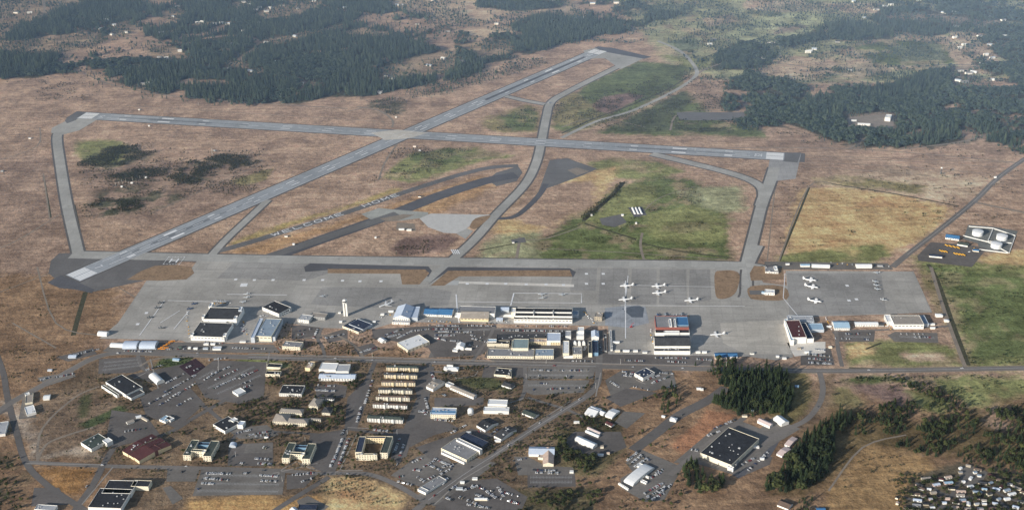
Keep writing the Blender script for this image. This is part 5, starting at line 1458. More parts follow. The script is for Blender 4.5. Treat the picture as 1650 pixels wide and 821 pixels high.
building('clinic', 'turned black roofed block with lit left wall above the small lot', [((344, 688), (363, 699), (392, 684), 7, 'f', 'w', 'k', 0), ((370, 676), (376, 679), (380, 673), -9, 'f', 'w', 'w', 0), ((382, 684), (391, 685), (390, 678), -9, 'f', 'w', 'x', 0)], 3, cat='block')
for k, (q, lb) in enumerate(((((451, 668), (487, 670), (454, 657), 8, 'h', 'c', 't'), 'upper long cream barracks of the tan roofed court'), (((440, 683), (463, 684), (446, 666), 8, 'h', 'c', 't'), 'left end cream barracks of the tan roofed court'), (((464, 686), (495, 687), (467, 673), 9, 'h', 'c', 't'), 'lower cream barracks with tan hip roof in the court'), (((499, 679), (517, 680), (501, 673), 7, 'h', 'c', 't'), 'short cream barracks right of the lower one'),
                           (((498, 658), (512, 660), (502, 640), 9, 'h', 'c', 't'), 'cream barracks standing end-on above the court'), (((515, 645), (538, 647), (517, 638), 7, 'h', 'w', 'd'), 'low white barracks under the pale workshop lot'), (((519, 668), (532, 669), (522, 655), 7, 'h', 'c', 'd'), 'dark roofed cream barracks right of the court'))):
    building('barracks', lb, [q], 0, 'barracks around the tan roofed court')
for sgn, (dx, dy), lb in ((0, (0, 0), 'left one of the two big U shaped barracks with cream ends'), (1, (159, 4.5), 'right one of the two big U shaped barracks with cream ends')):
    P_ = lambda x, y: (x + dx, y + dy)
    building('barracks', lb, [(P_(296, 741), P_(308, 741.5), P_(305, 708), 12, 'f', 'c', 'n'), (P_(328, 742.5), P_(341, 743), P_(350, 710), 12, 'f', 'c', 'n'), (P_(309, 735), P_(330, 736), P_(312, 723), 12.5, 'f', 'c', 'n'), (P_(326, 737), P_(332, 737.5), P_(328, 724), 14, 'f', 'c', 'w', 0), (P_(312, 722), P_(340, 723), P_(314, 712), 9, 'f', 'b', 'v', 0)], 4, 'twin U shaped barracks')
building('quonset', 'little pale blue arched hut right of the left U shaped barracks', [((369, 721), (380, 721), (374, 711), 7, 'B', 's', 'x')], cat='hut')
building('shed', 'tiny white kiosk at the lower edge of the small hospital lot', [((426, 706), (432, 706), (427, 703), 3, 'g', 'w', 'w', 0)])
building('shed', 'low brick and white hut, bottom centre beside the curved road', [((467, 822), (474, 828), (480, 820), 3, 'g', 'w', 'w', 0), ((480, 824), (510, 824), (484, 812), 5, 'f', 'k', 'v', 0)])
BAR = [((623, 597), (674, 598.5), (626, 588), 'y', 'topmost'), ((619, 609), (672, 610), (622, 600), 'y', 'second from the top'), ((615, 621), (669, 622), (618, 612), 'y', 'third from the top'), ((610, 633), (664, 634.5), (613, 624), 'c', 'fourth from the top'), ((606, 644.5), (660, 646), (609, 636), 'c', 'fifth from the top'), ((601, 656.5), (656, 659), (604, 648), 'w', 'sixth from the top'), ((592, 679), (649, 682), (597, 668), 'w', 'lowest and set apart')]
for a_, b_, c_, wl, nth in BAR:
    r_ = building('barracks', f'long balconied barracks with dark roof, {nth} of the seven in a row', [(a_, b_, c_, 9.5, 'h', wl, 'ndnuzdn'[len(nth) % 7], 0)], 2, 'row of long balconied barracks')
    # three floors of balconies: openings and slabs
    W_ = math.hypot(G(*b_)[0] - G(*a_)[0], G(*b_)[1] - G(*a_)[1])
    n_ = 13
    for f in range(3):
        sl_ = link('balcony_slab', U_TRIM, r_)
        sl_.location = (0, -.5, .35 + 3.0 * f + 2.7)
        sl_.scale = (W_ - 1, 1.2, .3)
        for k in range(n_):
            if f == 0 and k in (4, 9):
                continue
            o = link('window', U_WIN, r_)
            o.location = (-W_ / 2 + (k + .5) * W_ / n_, -.05, 1.7 + 3.0 * f)
            o.scale = (W_ / n_ * .5, .16, 1.6)
    for k in (4, 9):
        st = MB()
        x_ = -W_ / 2 + (k + .5) * W_ / n_
        st.box(x_ - 1.6, x_ + 1.6, -2.6, -.02, 0, 9.8)
        st.obj('stair_tower', WM[wl], r_)
building('angled_hall', 'two winged cream hall bent around a small yard', [((687, 626), (698, 631), (722, 617), 7, 'g', 'w', 't', 0), ((725, 627), (763, 643), (773, 637), 6, 'g', 'w', 't', 1), ((718, 622), (728, 626), (731, 618), 7, 'f', 'w', 'l', 0)], 2, cat='hall')
building('gymnasium', 'pale blue roofed hall with white front and blue window band', [((694, 674), (734, 675), (697, 656), 10, 'f', 'c', 'x', 1), ((693, 664), (735, 665), (694, 661), -10.6, 'f', 'b', 'b', 0)], 6, cat='hall')
building('cinema', 'stepped bright white hall right of the round tank', [((779, 666), (820, 667), (781, 655), 7, 'f', 'w', 'w', 0), ((786, 657), (817, 658), (788, 643), 10, 'f', 'w', 'w', 0)], 2, cat='hall')
building('chapel', 'white chapel with a leaning canopy beside the empty lot', [((735, 563), (747, 564), (737, 552), 8, 'G', 'w', 'w', 0), ((729, 566), (737, 567), (730, 560), 3, 'f', 'w', 'w', 0), ((748, 563), (760, 564), (750, 560), 3, 'f', 'w', 'l', 0)], cat='chapel')
building('aircraft_memorial', 'white angular pavilion inside a ring path', [((715, 597), (738, 598), (718, 590), 4, 'h', 'w', 'w', 0), ((720, 592), (730, 593), (722, 588), 6, 'f', 'w', 'x', 0)], 2, cat='pavilion')
building('office_block', 'black roofed low office with cream front right of the pavilion', [((796, 606), (821, 608), (799, 592), 5, 'f', 'c', 'k', 0), ((815, 609), (824, 609), (817, 600), 4, 'f', 'c', 'd', 0)], 5)
building('house', 'small dark roofed house with white edge above the bright hall', [((808, 622), (824, 627), (830, 619), 4, 'h', 'w', 'd', 0)])
building('long_shed', 'turned dark roofed shed, upper one beside the diagonal road', [((768, 688), (782, 696), (806, 682), 6, 'g', 'w', 'k', 0)], 3, cat='shed')
building('long_shed', 'turned dark roofed shed, lower one beside the diagonal road', [((796, 705), (808, 711), (838, 694), 6, 'g', 'w', 'd', 0)], 4, cat='shed')
building('long_shed', 'dark green roofed shed with a thin lit wall across the diagonal road', [((841, 667), (861, 675), (870, 667), 4, 'g', 'w', 'n', 0)], cat='shed')
building('courtyard_block', 'square cream block built around a courtyard', [((574, 741), (608, 741.5), (576, 730), 13, 'f', 'c', 'n'), ((573, 737), (584, 737), (592, 703), 13, 'f', 'c', 'v', 0), ((590, 714), (622, 714.5), (592, 702), 13, 'f', 'y', 'v', 1), ((613, 738), (625, 738.5), (632, 703), 13, 'f', 'c', 'n', 1)], 4, cat='block')
building('department_store', 'wide turned grey roofed store with a white raised strip', [((711, 727), (752, 746), (782, 727), 8, 'f', 'c', 'g', 1), ((735, 708), (773, 726), (777, 723), -11, 'f', 'w', 'l', 0), ((740, 704), (776, 720), (788, 712), -8, 'f', 'k', 'v', 0), ((711, 731), (748, 748), (752, 743), 4, 'f', 'w', 'l', 0)], 10, cat='store')
building('shop', 'long turned grey flat shop beside the row of white vans', [((680, 786), (692, 793), (718, 772), 4, 'f', 'w', 'g', 0), ((673, 791), (686, 797), (692, 790), 5, 'f', 'w', 'l', 0)], 3)
building('office_block', 'turned office with striped white front and navy roof beside the slip lot', [((1022, 606), (1036, 614), (1055, 600), 8, 'f', 'w', 'v', 1)], 7)
building('church', 'white roofed cross shaped house among bushes', [((942, 668), (958, 673), (975, 660), 4, 'g', 'w', 'w', 0), ((950, 660), (972, 670), (978, 664), 5, 'g', 'w', 'w', 0), ((975, 671), (986, 675), (1000, 662), 4, 'g', 'w', 'w', 0)], cat='church')
building('house', 'red and white roofed little house below the cross shaped one', [((975, 683), (985, 688), (990, 682), 3, 'g', 'w', 'm', 0)])
building('hall', 'L shaped hall with white and copper roof at the curved lot', [((852, 735), (893, 736), (854, 719), 6, 'g', 'w', 'x', 0), ((875, 751), (892, 751), (876, 722), 6, 'G', 'c', 'c', 0), ((867, 740), (878, 741), (868, 727), 5, 'f', 'c', 'c', 0)])
building('shed', 'long turned bright white shed by the tree belt', [((926, 711), (955, 724), (966, 716), 6, 'g', 'w', 'w', 0)])
building('shed', 'pair of narrow white ridged sheds above the bright white shed', [((943, 696), (964, 705), (967, 701), 3, 'g', 'w', 'w', 0), ((946, 691), (966, 700), (969, 696), 3, 'g', 'w', 'p', 0)])
building('arched_hall', 'long white arched hall standing in the yard of vehicles', [((1005, 776), (1020, 783), (1060, 752), 8, 'b', 'w', 'w')], cat='hall')
building('shed', 'white lean-to at the left foot of the long arched hall', [((996, 780), (1012, 790), (1014, 787), 3, 'f', 'w', 'w', 0)])
building('shed', 'flat white box in the fenced yard', [((1026, 752), (1032, 754), (1035, 747), 3, 'f', 'w', 'w', 0)])
building('trailer', 'long pale trailer right of the arched hall', [((1032, 776), (1041, 780), (1044, 776), 3, 'f', 'w', 'w', 0)])
building('trailer', 'short pale trailer right of the arched hall', [((1039, 768), (1045, 771), (1047, 768), 3, 'f', 'w', 'w', 0)])
building('house', 'small white house on the dark strip left of the grove', [((1079, 678), (1089, 680), (1082, 671), 4, 'h', 'w', 'w', 0)])
building('hut', 'tiny white hut left of the small white house', [((1066, 672), (1071, 673), (1067, 668), 3, 'g', 'w', 'w', 0)])
building('warehouse', 'huge turned black roofed warehouse with one long cream wall', [((1128, 736), (1178, 756), (1232, 710), 10, 'f', 'c', 'k', 0), ((1172, 757), (1181, 760), (1182, 752), 8, 'f', 'w', 'w', 0), ((1178, 750), (1186, 752), (1238, 712), 6, 'f', 'g', 'g', 0)], 14)
building('shed', 'white roofed shed, left one of two behind the grove', [((1220, 681), (1240, 690), (1246, 682), 6, 'g', 'w', 'p', 0)])
building('shed', 'white roofed shed, right one of two behind the grove', [((1246, 677), (1259, 687), (1273, 680), 6, 'g', 'w', 'w', 0)])
building('shed', 'pale pink roofed shed, upper one by the right hand trees', [((1264, 718), (1272, 721), (1285, 706), 4, 'g', 'w', 'p', 0)])
building('shed', 'pale pink roofed shed, lower one by the right hand trees', [((1251, 733), (1260, 737), (1272, 722), 4, 'g', 'w', 'p', 0)])
building('house', 'grey roofed house half hidden under the lower trees', [((1252, 815), (1270, 822), (1282, 812), 4, 'g', 'w', 'z', 0)])
building('house', 'blue topped hut at the bottom edge beside the trees', [((1316, 824), (1330, 824), (1318, 817), 3, 'g', 'b', 'b', 0)])
building('shed', 'white fence like shed by the left roadside bays', [((110, 577), (122, 577), (112, 571), 3, 'g', 's', 'x', 0)])
building('kiosk', 'small sea green kiosk in the hedged corner above the maroon yard', [((278, 581), (288, 582), (279, 576), 3, 'g', 's', 's', 0)])
building('trailer', 'blue and white flat trailer by the main road below the dark hangar', [((342, 564), (356, 564), (343, 558), 4, 'f', 'w', 'x', 0)])
for k, (x, y, w_, c_, r_, lb) in enumerate(((305, 562, 5, 'w', 'w', 'short white container, leftmost by the road'), (315, 563, 7, 'w', 'w', 'white container second in the roadside line'), (331, 563, 9, 's', 'u', 'grey blue container in the roadside line'), (290, 561, 6, 'n', 'n', 'green container beside the orange trucks'), (332, 556, 9, 'w', 'w', 'white office trailer in front of the dark hangar'), (343, 556, 8, 'w', 'w', 'second white office trailer in front of the dark hangar'), (391, 552, 11, 'w', 'l', 'white trailer between the two left hangars'),
                                            (993, 553, 11, 'w', 'w', 'white trailer beside the long narrow sheds'), (995, 567, 9, 'c', 'w', 'cream trailer at the foot of the bluish patch'), (1009, 567, 11, 'w', 'w', 'wide white trailer, middle of the three by the bluish patch'), (1024, 567, 8, 'w', 'w', 'narrow white trailer right of the wide one'), (1039, 569, 8, 'w', 'l', 'domed white cabin nearest the tarpaulin hangar'), (1125, 569, 8, 'w', 'w', 'left white cabin behind the blue low shed'), (1135, 569, 8, 'w', 'w', 'right white cabin behind the blue low shed'),
                                            (1212, 571, 7, 'w', 'n', 'green topped white cabin right of the blue shed'), (1253, 576, 5, 'w', 'w', 'small white cabin on the pale slab'), (1264, 579, 7, 'w', 'w', 'low white cabin at the grove shadow'), (1300, 569, 7, 'w', 'w', 'round topped white cabin below the brown roofed hangar'), (1288, 563, 6, 't', 't', 'tan cabin below the brown roofed hangar'), (1336, 528, 8, 'w', 'w', 'white stacked cabins left of the sky blue workshop'), (1500, 524, 14, 'w', 'w', 'white flat cabin right of the right end hangar'), (1503, 530, 8, 'w', 'w', 'lower white cabin right of the right end hangar'),
                                            (1338, 561, 6, 'c', 'w', 'cream cabin beside the gate road'), (630, 503, 9, 'w', 'w', 'white cabin left of the pale blue hangar'), (616, 508, 7, 'w', 'w', 'narrow white cabin on the brown verge'), (603, 520, 5, 'w', 'w', 'tiny white cabin at the end of the brown verge'), (547, 505, 5, 'w', 'g', 'low cabin at the foot of the control tower'), (549, 520, 5, 'w', 'w', 'small white box left of the navy roof'), (80, 598, 8, 's', 'x', 'pale cabin beside the left road'), (345, 244, 7, 'w', 'l', 'lone white hut in the brown field left of the crossing'), (212, 296, 7, 'w', 'w', 'white hut between the masts'), (196, 302, 5, 'w', 'w', 'tiny white hut left of the masts'), (235, 287, 5, 'w', 'w', 'tiny white hut at the right of the masts'),
                                            (48, 224, 8, 'w', 'l', 'white roofed hut in the far left field'), (3, 277, 8, 'g', 'u', 'grey hut at the left edge of the field'), (668, 237, 9, 'w', 'c', 'white and tan hut below the runway crossing'), (676, 244, 6, 'w', 'w', 'small hut beside the tan one below the crossing'), (676, 318, 8, 'w', 'd', 'white hut between the two old runways'), (461, 382, 8, 'w', 'd', 'white hut under the painted greeting'), (473, 395, 5, 'w', 'w', 'tiny white marker hut by the old runway'), (605, 384, 5, 'w', 'w', 'tiny white hut under the old runway'),
                                            (647, 371, 14, 'w', 'w', 'left white radar cabin by the pale pad'), (659, 372, 13, 'w', 'w', 'right white radar cabin by the pale pad'), (1003, 348, 6, 'w', 'w', 'white hut at the dark ring in the green field'), (1025, 361, 5, 'w', 'w', 'tiny white hut beside the green field track'), (827, 392, 6, 'w', 'g', 'hut at the ditch crossing in the green field'), (953, 348, 5, 'w', 't', 'hut at the end of the long ditch'), (1604, 287, 6, 'w', 'w', 'tiny white hut beside the far right road'), (224, 178, 6, 'w', 'w', 'tiny white hut behind the left runway end'), (240, 204, 5, 'w', 'w', 'tiny white hut in front of the left runway end'), (638, 190, 5, 'w', 'w', 'tiny hut by the dark bushes above the crossing'), (612, 152, 8, 'w', 'w', 'white shed under the far woods'),
                                            (755, 699, 8, 'w', 'w', 'white truck body behind the grey store'), (802, 712, 9, 'w', 'w', 'white box by the diagonal road'), (921, 762, 6, 'w', 'w', 'white box at the end of the striped lot'), (968, 735, 8, 'w', 'w', 'white box in the tree belt'), (970, 722, 5, 'c', 'c', 'cream box above the tree belt'), (980, 732, 4, 'c', 'c', 'tiny cream box in the tree belt'), (929, 682, 9, 'w', 'w', 'white box under the bushes'), (1126, 628, 7, 'w', 'w', 'left white hut on the brown knoll'), (1131, 629, 5, 'w', 'w', 'right white hut on the brown knoll'), (1284, 624, 6, 'b', 's', 'blue hut in the shadow right of the grove'), (1200, 672, 8, 'c', 't', 'cream cabin above the warehouse'), (1212, 664, 6, 'c', 'w', 'small cream cabin at the foot of the grove'), (1218, 722, 10, 'w', 'w', 'white lorry trailer at the warehouse dock'), (1228, 741, 6, 'w', 'w', 'white van body on the small dark lot'), (740, 789, 10, 'x' if 0 else 's', 'l', 'pale container in the bottom storage yard'), (745, 779, 6, 'w', 'w', 'white container above the pale one'), (765, 773, 8, 'w', 'w', 'white container at the top of the storage yard'), (775, 806, 18, 'c', 'w', 'long cream trailer in the storage yard'), (1492, 762, 1, 'w', 'w', ''))):
    if not lb:
        continue
    m_ = 1.25 * (1 if y > 450 else 1.2)
    small('cabin' if 'cabin' in lb or 'hut' in lb else 'container', lb, x, y, w_ * (1.3 if y > 450 else 1.05), 5 if y > 450 else 6, 3.4, 'g' if k % 2 else 'f', c_, r_)
# far houses seen as white specks in and around the woods
FARH = [(48, 22, 'w'), (25, 22, 'w'), (286, 12, 'w'), (278, 28, 'w'), (184, 42, 'w'), (178, 57, 'w'), (163, 48, 'w'), (203, 54, 'w'), (170, 34, 'w'), (268, 96, 'w'), (290, 84, 'w'), (256, 94, 'w'), (318, 38, 'w'), (325, 37, 'w'), (345, 40, 'w'), (356, 39, 'w'), (366, 40, 'w'), (386, 38, 'w'), (370, 72, 'w'), (402, 9, 'w'), (393, 5, 'w'), (411, 17, 'w'), (418, 14, 'w'), (434, 14, 'w'), (452, 3, 'w'), (480, 15, 'w'), (455, 10, 'g'), (505, 3, 'w'), (428, 70, 'w'), (474, 60, 'w'), (240, 136, 'w'), (230, 137, 'g'), (402, 116, 'w'), (392, 51, 'w'), (418, 38, 'w'), (430, 20, 'w'), (447, 102, 'w'), (486, 137, 'w'), (368, 112, 'g'), (260, 54, 'w'), (556, 14, 'w'), (640, 10, 'w'), (648, 9, 'g'), (602, 110, 'r'), (622, 124, 'g'), (632, 129, 'w'), (690, 107, 'w'), (713, 96, 'w'), (743, 101, 'w'), (612, 150, 'w'), (672, 40, 'g'), (722, 52, 'g'), (800, 40, 'w'), (696, 1, 'w'), (927, 32, 'w'), (936, 30, 'w'), (890, 2, 'w'), (955, 7, 'w'), (993, 6, 'w'),
        (1150, 66, 'g'), (1144, 73, 'w'), (1240, 71, 'w'), (1250, 70, 'w'), (1305, 84, 'w'), (1302, 86, 'w'), (1312, 81, 'w'), (1394, 30, 'w'), (1412, 17, 'w'), (1425, 12, 'w'), (1436, 10, 'w'), (1540, 62, 'w'), (1555, 74, 'w'), (1580, 60, 'w'), (1595, 74, 'w'), (1548, 79, 'w'), (1590, 90, 'w'), (1600, 95, 'w'), (1620, 60, 'w'), (1548, 116, 'w'), (1562, 120, 'w'), (1543, 132, 'w'), (1555, 134, 'g'), (1568, 118, 'w'), (1598, 130, 'w'), (1585, 104, 'g'), (1368, 114, 'g'), (1540, 44, 'w'), (1592, 28, 'w'), (1618, 34, 'w'), (1538, 22, 'w'), (1560, 12, 'g'), (1350, 69, 'g'), (1230, 96, 'g'), (1520, 22, 'w'), (1375, 4, 'w'), (1480, 2, 'w')]
DIRW = [('upper left woods', 0, 330), ('woods left of the top middle', 330, 560), ('clearings by the far runway end', 560, 1000), ('fields at the top right', 1000, 1480), ('settlement at the right edge', 1480, 1700)]
cnt = {}
for x, y, c_ in FARH:
    zn = next(z for z, a, b in DIRW if a <= x < b)
    cnt[zn] = cnt.get(zn, 0) + 1
FARH.sort(key=lambda h: h[0])
idx = {}
for k, (x, y, c_) in enumerate(FARH):
    zn = next(z for z, a, b in DIRW if a <= x < b)
    idx[zn] = idx.get(zn, 0) + 1
    i_ = idx[zn]
    ordn = (ORD + ['twenty-first', 'twenty-second', 'twenty-third', 'twenty-fourth', 'twenty-fifth', 'twenty-sixth', 'twenty-seventh', 'twenty-eighth', 'twenty-ninth', 'thirtieth'])[i_ - 1]
    small('house', f'far {"white" if c_ == "w" else "grey" if c_ == "g" else "red"} house, {ordn} from the left in the {zn}', x, y, random.uniform(15, 24), random.uniform(10, 14), random.uniform(5, 7), 'g', c_, random.choice('wlgxw') if c_ == 'w' else random.choice('gdz'), random.uniform(-35, 25), 'far houses among the woods')
building('compound_house', 'tall white block in the gravel compound among the woods', [((1425, 195), (1434, 196), (1426, 184), 12, 'f', 'w', 'w', 0)], cat='block')
building('compound_house', 'long low white shed in the gravel compound among the woods', [((1382, 202), (1402, 203), (1383, 198), 5, 'g', 'w', 'w', 0)], cat='shed')
building('compound_house', 'short white shed left in the gravel compound among the woods', [((1372, 196), (1380, 196), (1373, 193), 4, 'g', 'w', 'w', 0)], cat='shed')
# test strips on the dark pad in the green field
for k, x in enumerate((1021.5, 1027, 1032.5)):
    mb = MB()
    a_, b_ = G(x + 2, 345), G(x - 2.5, 335)
    rz_ = math.atan2(b_[1] - a_[1], b_[0] - a_[0])
    l_ = math.hypot(b_[0] - a_[0], b_[1] - a_[1])
    mb.hull([(-l_ / 2, -3, 0), (l_ / 2, -3, 0), (l_ / 2, 3, 0), (-l_ / 2, 3, 0)], [(-l_ / 2, -2.4, 2.2), (l_ / 2, -2.4, 2.2), (l_ / 2, 2.4, 2.2), (-l_ / 2, 2.4, 2.2)])
    mb.hull([(-l_ / 2, -2.4, 2.2), (l_ / 2, -2.4, 2.2), (l_ / 2, 2.4, 2.2), (-l_ / 2, 2.4, 2.2)], [(-l_ / 2 + .5, -.3, 3.2), (l_ / 2 - .5, -.3, 3.2), (l_ / 2 - .5, .3, 3.2), (-l_ / 2 + .5, .3, 3.2)])
    o = mb.obj('storage_igloo', RM['w'])
    o.location = ((a_[0] + b_[0]) / 2, (a_[1] + b_[1]) / 2, .2)
    o.rotation_euler[2] = rz_
    tag(o, f'{("left", "middle", "right")[k]} of three long white igloos on the dark pad in the green field', 'igloo', 'white igloos in the green field')

# ================================================================== AIRCRAFT
M_AW = paint('aircraft_white', (.82, .83, .84), .4)
M_AG = paint('aircraft_grey', (.42, .45, .48), .45)
M_AD = paint('aircraft_dark_grey', (.13, .15, .17), .45)
M_AB = paint('aircraft_blue', (.06, .12, .24), .4)


def fus(L, r, mat, root, nose=.12, tail=.34, lift=1.0):
    mb = MB()
    z = 2.6 * lift
    mb.tube([(L / 2, 0, z - .3 * r), (L / 2 - L * nose * .3, 0, z - .1 * r), (L / 2 - L * nose, 0, z), (0, 0, z), (-L / 2 + L * tail, 0, z), (-L / 2 + L * .12, 0, z + r * .55), (-L / 2, 0, z + r * .8)], [.15 * r, .6 * r, r, r, r, r * .5, r * .15], 12)
    mb.obj('fuselage', mat, root)
    ck = MB()
    ck.hull([(L / 2 - L * .085, -r * .62, z + r * .42), (L / 2 - L * .055, -r * .4, z + r * .3), (L / 2 - L * .055, r * .4, z + r * .3), (L / 2 - L * .085, r * .62, z + r * .42)], [(L / 2 - L * .11, -r * .4, z + r * .95), (L / 2 - L * .085, -r * .3, z + r * .85), (L / 2 - L * .085, r * .3, z + r * .85), (L / 2 - L * .11, r * .4, z + r * .95)])
    ck.obj('windscreen', M_GLASS, root)
    return z


def surface(name, root, mat, rootle, rootte, tiple, tipte, y0, y1, z0, z1, th=.35, vert=False):
    for s in ((1, -1) if not vert else (1,)):
        mb = MB()
        def P(x, y, z):
            return (x, s * y, z)
        if vert:
            b = [(rootle, -th / 2, y0), (rootte, -th / 2, y0), (rootte, th / 2, y0), (rootle, th / 2, y0)]
            t = [(tiple, -th / 4, y1), (tipte, -th / 4, y1), (tipte, th / 4, y1), (tiple, th / 4, y1)]
        else:
            b = [P(rootle, y0, z0 - th / 2), P(rootte, y0, z0), P(rootte, y0, z0 + .05), P(rootle, y0, z0 + th / 2)]
            t = [P(tiple, y1, z1 - th / 4), P(tipte, y1, z1), P(tipte, y1, z1 + .04), P(tiple, y1, z1 + th / 4)]
        mb.hull(b, t, base=True)
        mb.obj(name, mat, root)


def make_patrol():
    r = empty('patrol_aircraft', 0, 0)
    z = fus(35, 1.75, M_AW, r)
    surface('wing', r, M_AW, 5.5, .2, 3.6, 1.5, 1.2, 15.2, z - .9, z + .3, .5)
    surface('tailplane', r, M_AW, -12.2, -15.6, -13.6, -15.6, .5, 6.5, z + .9, z + 1.6, .25)
    surface('tail_fin', r, M_AW, -9.8, -16.2, -14.6, -16.8, z + .8, z + 7.2, 0, 0, .3, True)
    for y in (-9.8, -4.9, 4.9, 9.8):
        mb = MB()
        zz = z - .4 + abs(y) * .06
        mb.tube([(8.2, y, zz), (7.4, y, zz), (4, y, zz + .1), (.8, y, zz)], [.2, .62, .75, .3], 8)
        en = mb.obj('engine', M_AW, r)
        pb = MB()
        for k in range(4):
            a = k * math.pi / 2 + .5
            pb.hull([(8.0, y + math.cos(a) * .2 - math.sin(a) * .15, zz + math.sin(a) * .2 + math.cos(a) * .15), (8.1, y + math.cos(a) * .2 + math.sin(a) * .15, zz + math.sin(a) * .2 - math.cos(a) * .15), (8.1, y + math.cos(a) * 2.0 + math.sin(a) * .2, zz + math.sin(a) * 2.0 - math.cos(a) * .2), (8.0, y + math.cos(a) * 2.0 - math.sin(a) * .2, zz + math.sin(a) * 2.0 + math.cos(a) * .2)],
                    [(8.1, y + math.cos(a) * .2 - math.sin(a) * .15, zz + math.sin(a) * .2 + math.cos(a) * .15), (8.16, y + math.cos(a) * .2 + math.sin(a) * .15, zz + math.sin(a) * .2 - math.cos(a) * .15), (8.16, y + math.cos(a) * 2.0 + math.sin(a) * .2, zz + math.sin(a) * 2.0 - math.cos(a) * .2), (8.1, y + math.cos(a) * 2.0 - math.sin(a) * .2, zz + math.sin(a) * 2.0 + math.cos(a) * .2)])
        pb.obj('propeller', M_AD, en)
    for x, y in ((11.5, 0), (3, -4.9), (3, 4.9)):
        mb = MB()
        mb.tube([(x, y, z - .8), (x, y, .5)], [.18, .18], 6)
        for w_ in (-.35, .35):
            mb.tube([(x, y + w_ - .15, .55), (x, y + w_ + .15, .55)], [.55, .55], 10, m=1)
        mb.obj('landing_gear', [M_VENT, M_TYRE], r)
    return r


def make_jet(mat, name='jet_aircraft', fold=False, L=17.5, span=8.0):
    r = empty(name, 0, 0)
    z = fus(L, 1.15, mat, r, .3, .4, .8)
    surface('wing', r, mat, 2.4, -2.6, -1.6, -3.4, .9, span if not fold else 4.2, z - .2, z if not fold else z + .1, .3)
    if fold:
        surface('folded_wing', r, mat, -.2, -3.0, -1.6, -3.2, 4.2, 3.6, z + .1, z + 3.8, .2)
    surface('tailplane', r, mat, -L * .36, -L * .47, -L * .42, -L * .49, .6, 3.2, z + .3, z + .3, .18)
    surface('tail_fin', r, mat, -L * .28, -L * .46, -L * .42, -L * .49, z + .8, z + 3.9, 0, 0, .2, True)
    mb = MB()
    for s in (-1, 1):
        mb.tube([(3.2, s * 1.3, z - .35), (2.4, s * 1.35, z - .4), (-4.5, s * 1.0, z - .2)], [.45, .62, .5], 8)
    mb.obj('engine_pod', mat, r)
    mb = MB()
    for x, y in ((L * .3, 0), (-1, -1.3), (-1, 1.3)):
        mb.tube([(x, y, z - .6), (x, y, .4)], [.12, .12], 6)
        mb.tube([(x, y - .15, .4), (x, y + .15, .4)], [.4, .4], 8, m=1)
    mb.obj('landing_gear', [M_VENT, M_TYRE], r)
    return r


def make_liner():
    r = empty('airliner', 0, 0)
    z = fus(38, 1.9, M_AW, r)
    surface('wing', r, M_AW, 4.5, -2.5, -7.5, -9.2, 1.4, 16.5, z - .9, z + .8, .5)
    surface('tailplane', r, M_AW, -14.8, -18, -17.6, -19, .3, 6.2, z + 6.1, z + 6.1, .25)
    surface('tail_fin', r, M_AW, -12.8, -18, -15.6, -18.8, z + 1, z + 6.4, 0, 0, .35, True)
    for s in (-1, 1):
        mb = MB()
        mb.tube([(-8.2, s * 2.9, z + .8), (-9, s * 2.9, z + .8), (-13.5, s * 2.9, z + .8)], [.7, .85, .55], 10)
        mb.obj('engine', M_AG, r)
    mb = MB()
    for x, y in ((13, 0), (-2, -2.4), (-2, 2.4)):
        mb.tube([(x, y, z - 1), (x, y, .5)], [.2, .2], 6)
        mb.tube([(x, y - .3, .5), (x, y + .3, .5)], [.5, .5], 10, m=1)
    mb.obj('landing_gear', [M_VENT, M_TYRE], r)
    return r


pat, jetg, jetd, jetf, jetb, lin = make_patrol(), make_jet(M_AG), make_jet(M_AD, fold=True), make_jet(M_AG, fold=True), make_jet(M_AB, fold=True), make_liner()
USED = set()


def plane(proto, px, py, deg, label, group):
    x, y = G(px, py)
    if proto.name not in USED:
        USED.add(proto.name)
        r = proto
        r.location, r.rotation_euler[2] = (x, y, .36), R_(deg)
        r['label'] = label
    else:
        r = dup(proto, x, y, R_(deg), .36, label)
    r['category'] = 'aircraft'
    r['group'] = group


GP = 'white four engined patrol aircraft on the aprons'
for px, py, dg, lb in ((1010, 461.5, 182, 'white patrol aircraft, upper left of the group of five on the dark slabs'), (1061, 462, 183, 'white patrol aircraft, upper one of the close pair on the dark slabs'), (1062, 473, 182, 'white patrol aircraft, lower one of the close pair on the dark slabs'), (1008, 483.5, 184, 'white patrol aircraft just above the bluish patch'), (1114, 485, 183, 'white patrol aircraft, rightmost of the five on the dark slabs'), (1156, 540, 183, 'white patrol aircraft parked alone right of the tarpaulin hangar'),
                       (1304, 452, -18, 'white patrol aircraft, topmost of three on the right apron'), (1307, 463, -22, 'white patrol aircraft, middle of three on the right apron'), (1312, 486, -20, 'white patrol aircraft, lowest of three on the right apron')):
    plane(pat, px, py, dg, lb, GP)
plane(lin, 622, 492, 212, 'white twin jet airliner beside the shadow of the control tower', 'large visitors')
GJ = 'small jets parked on the apron'
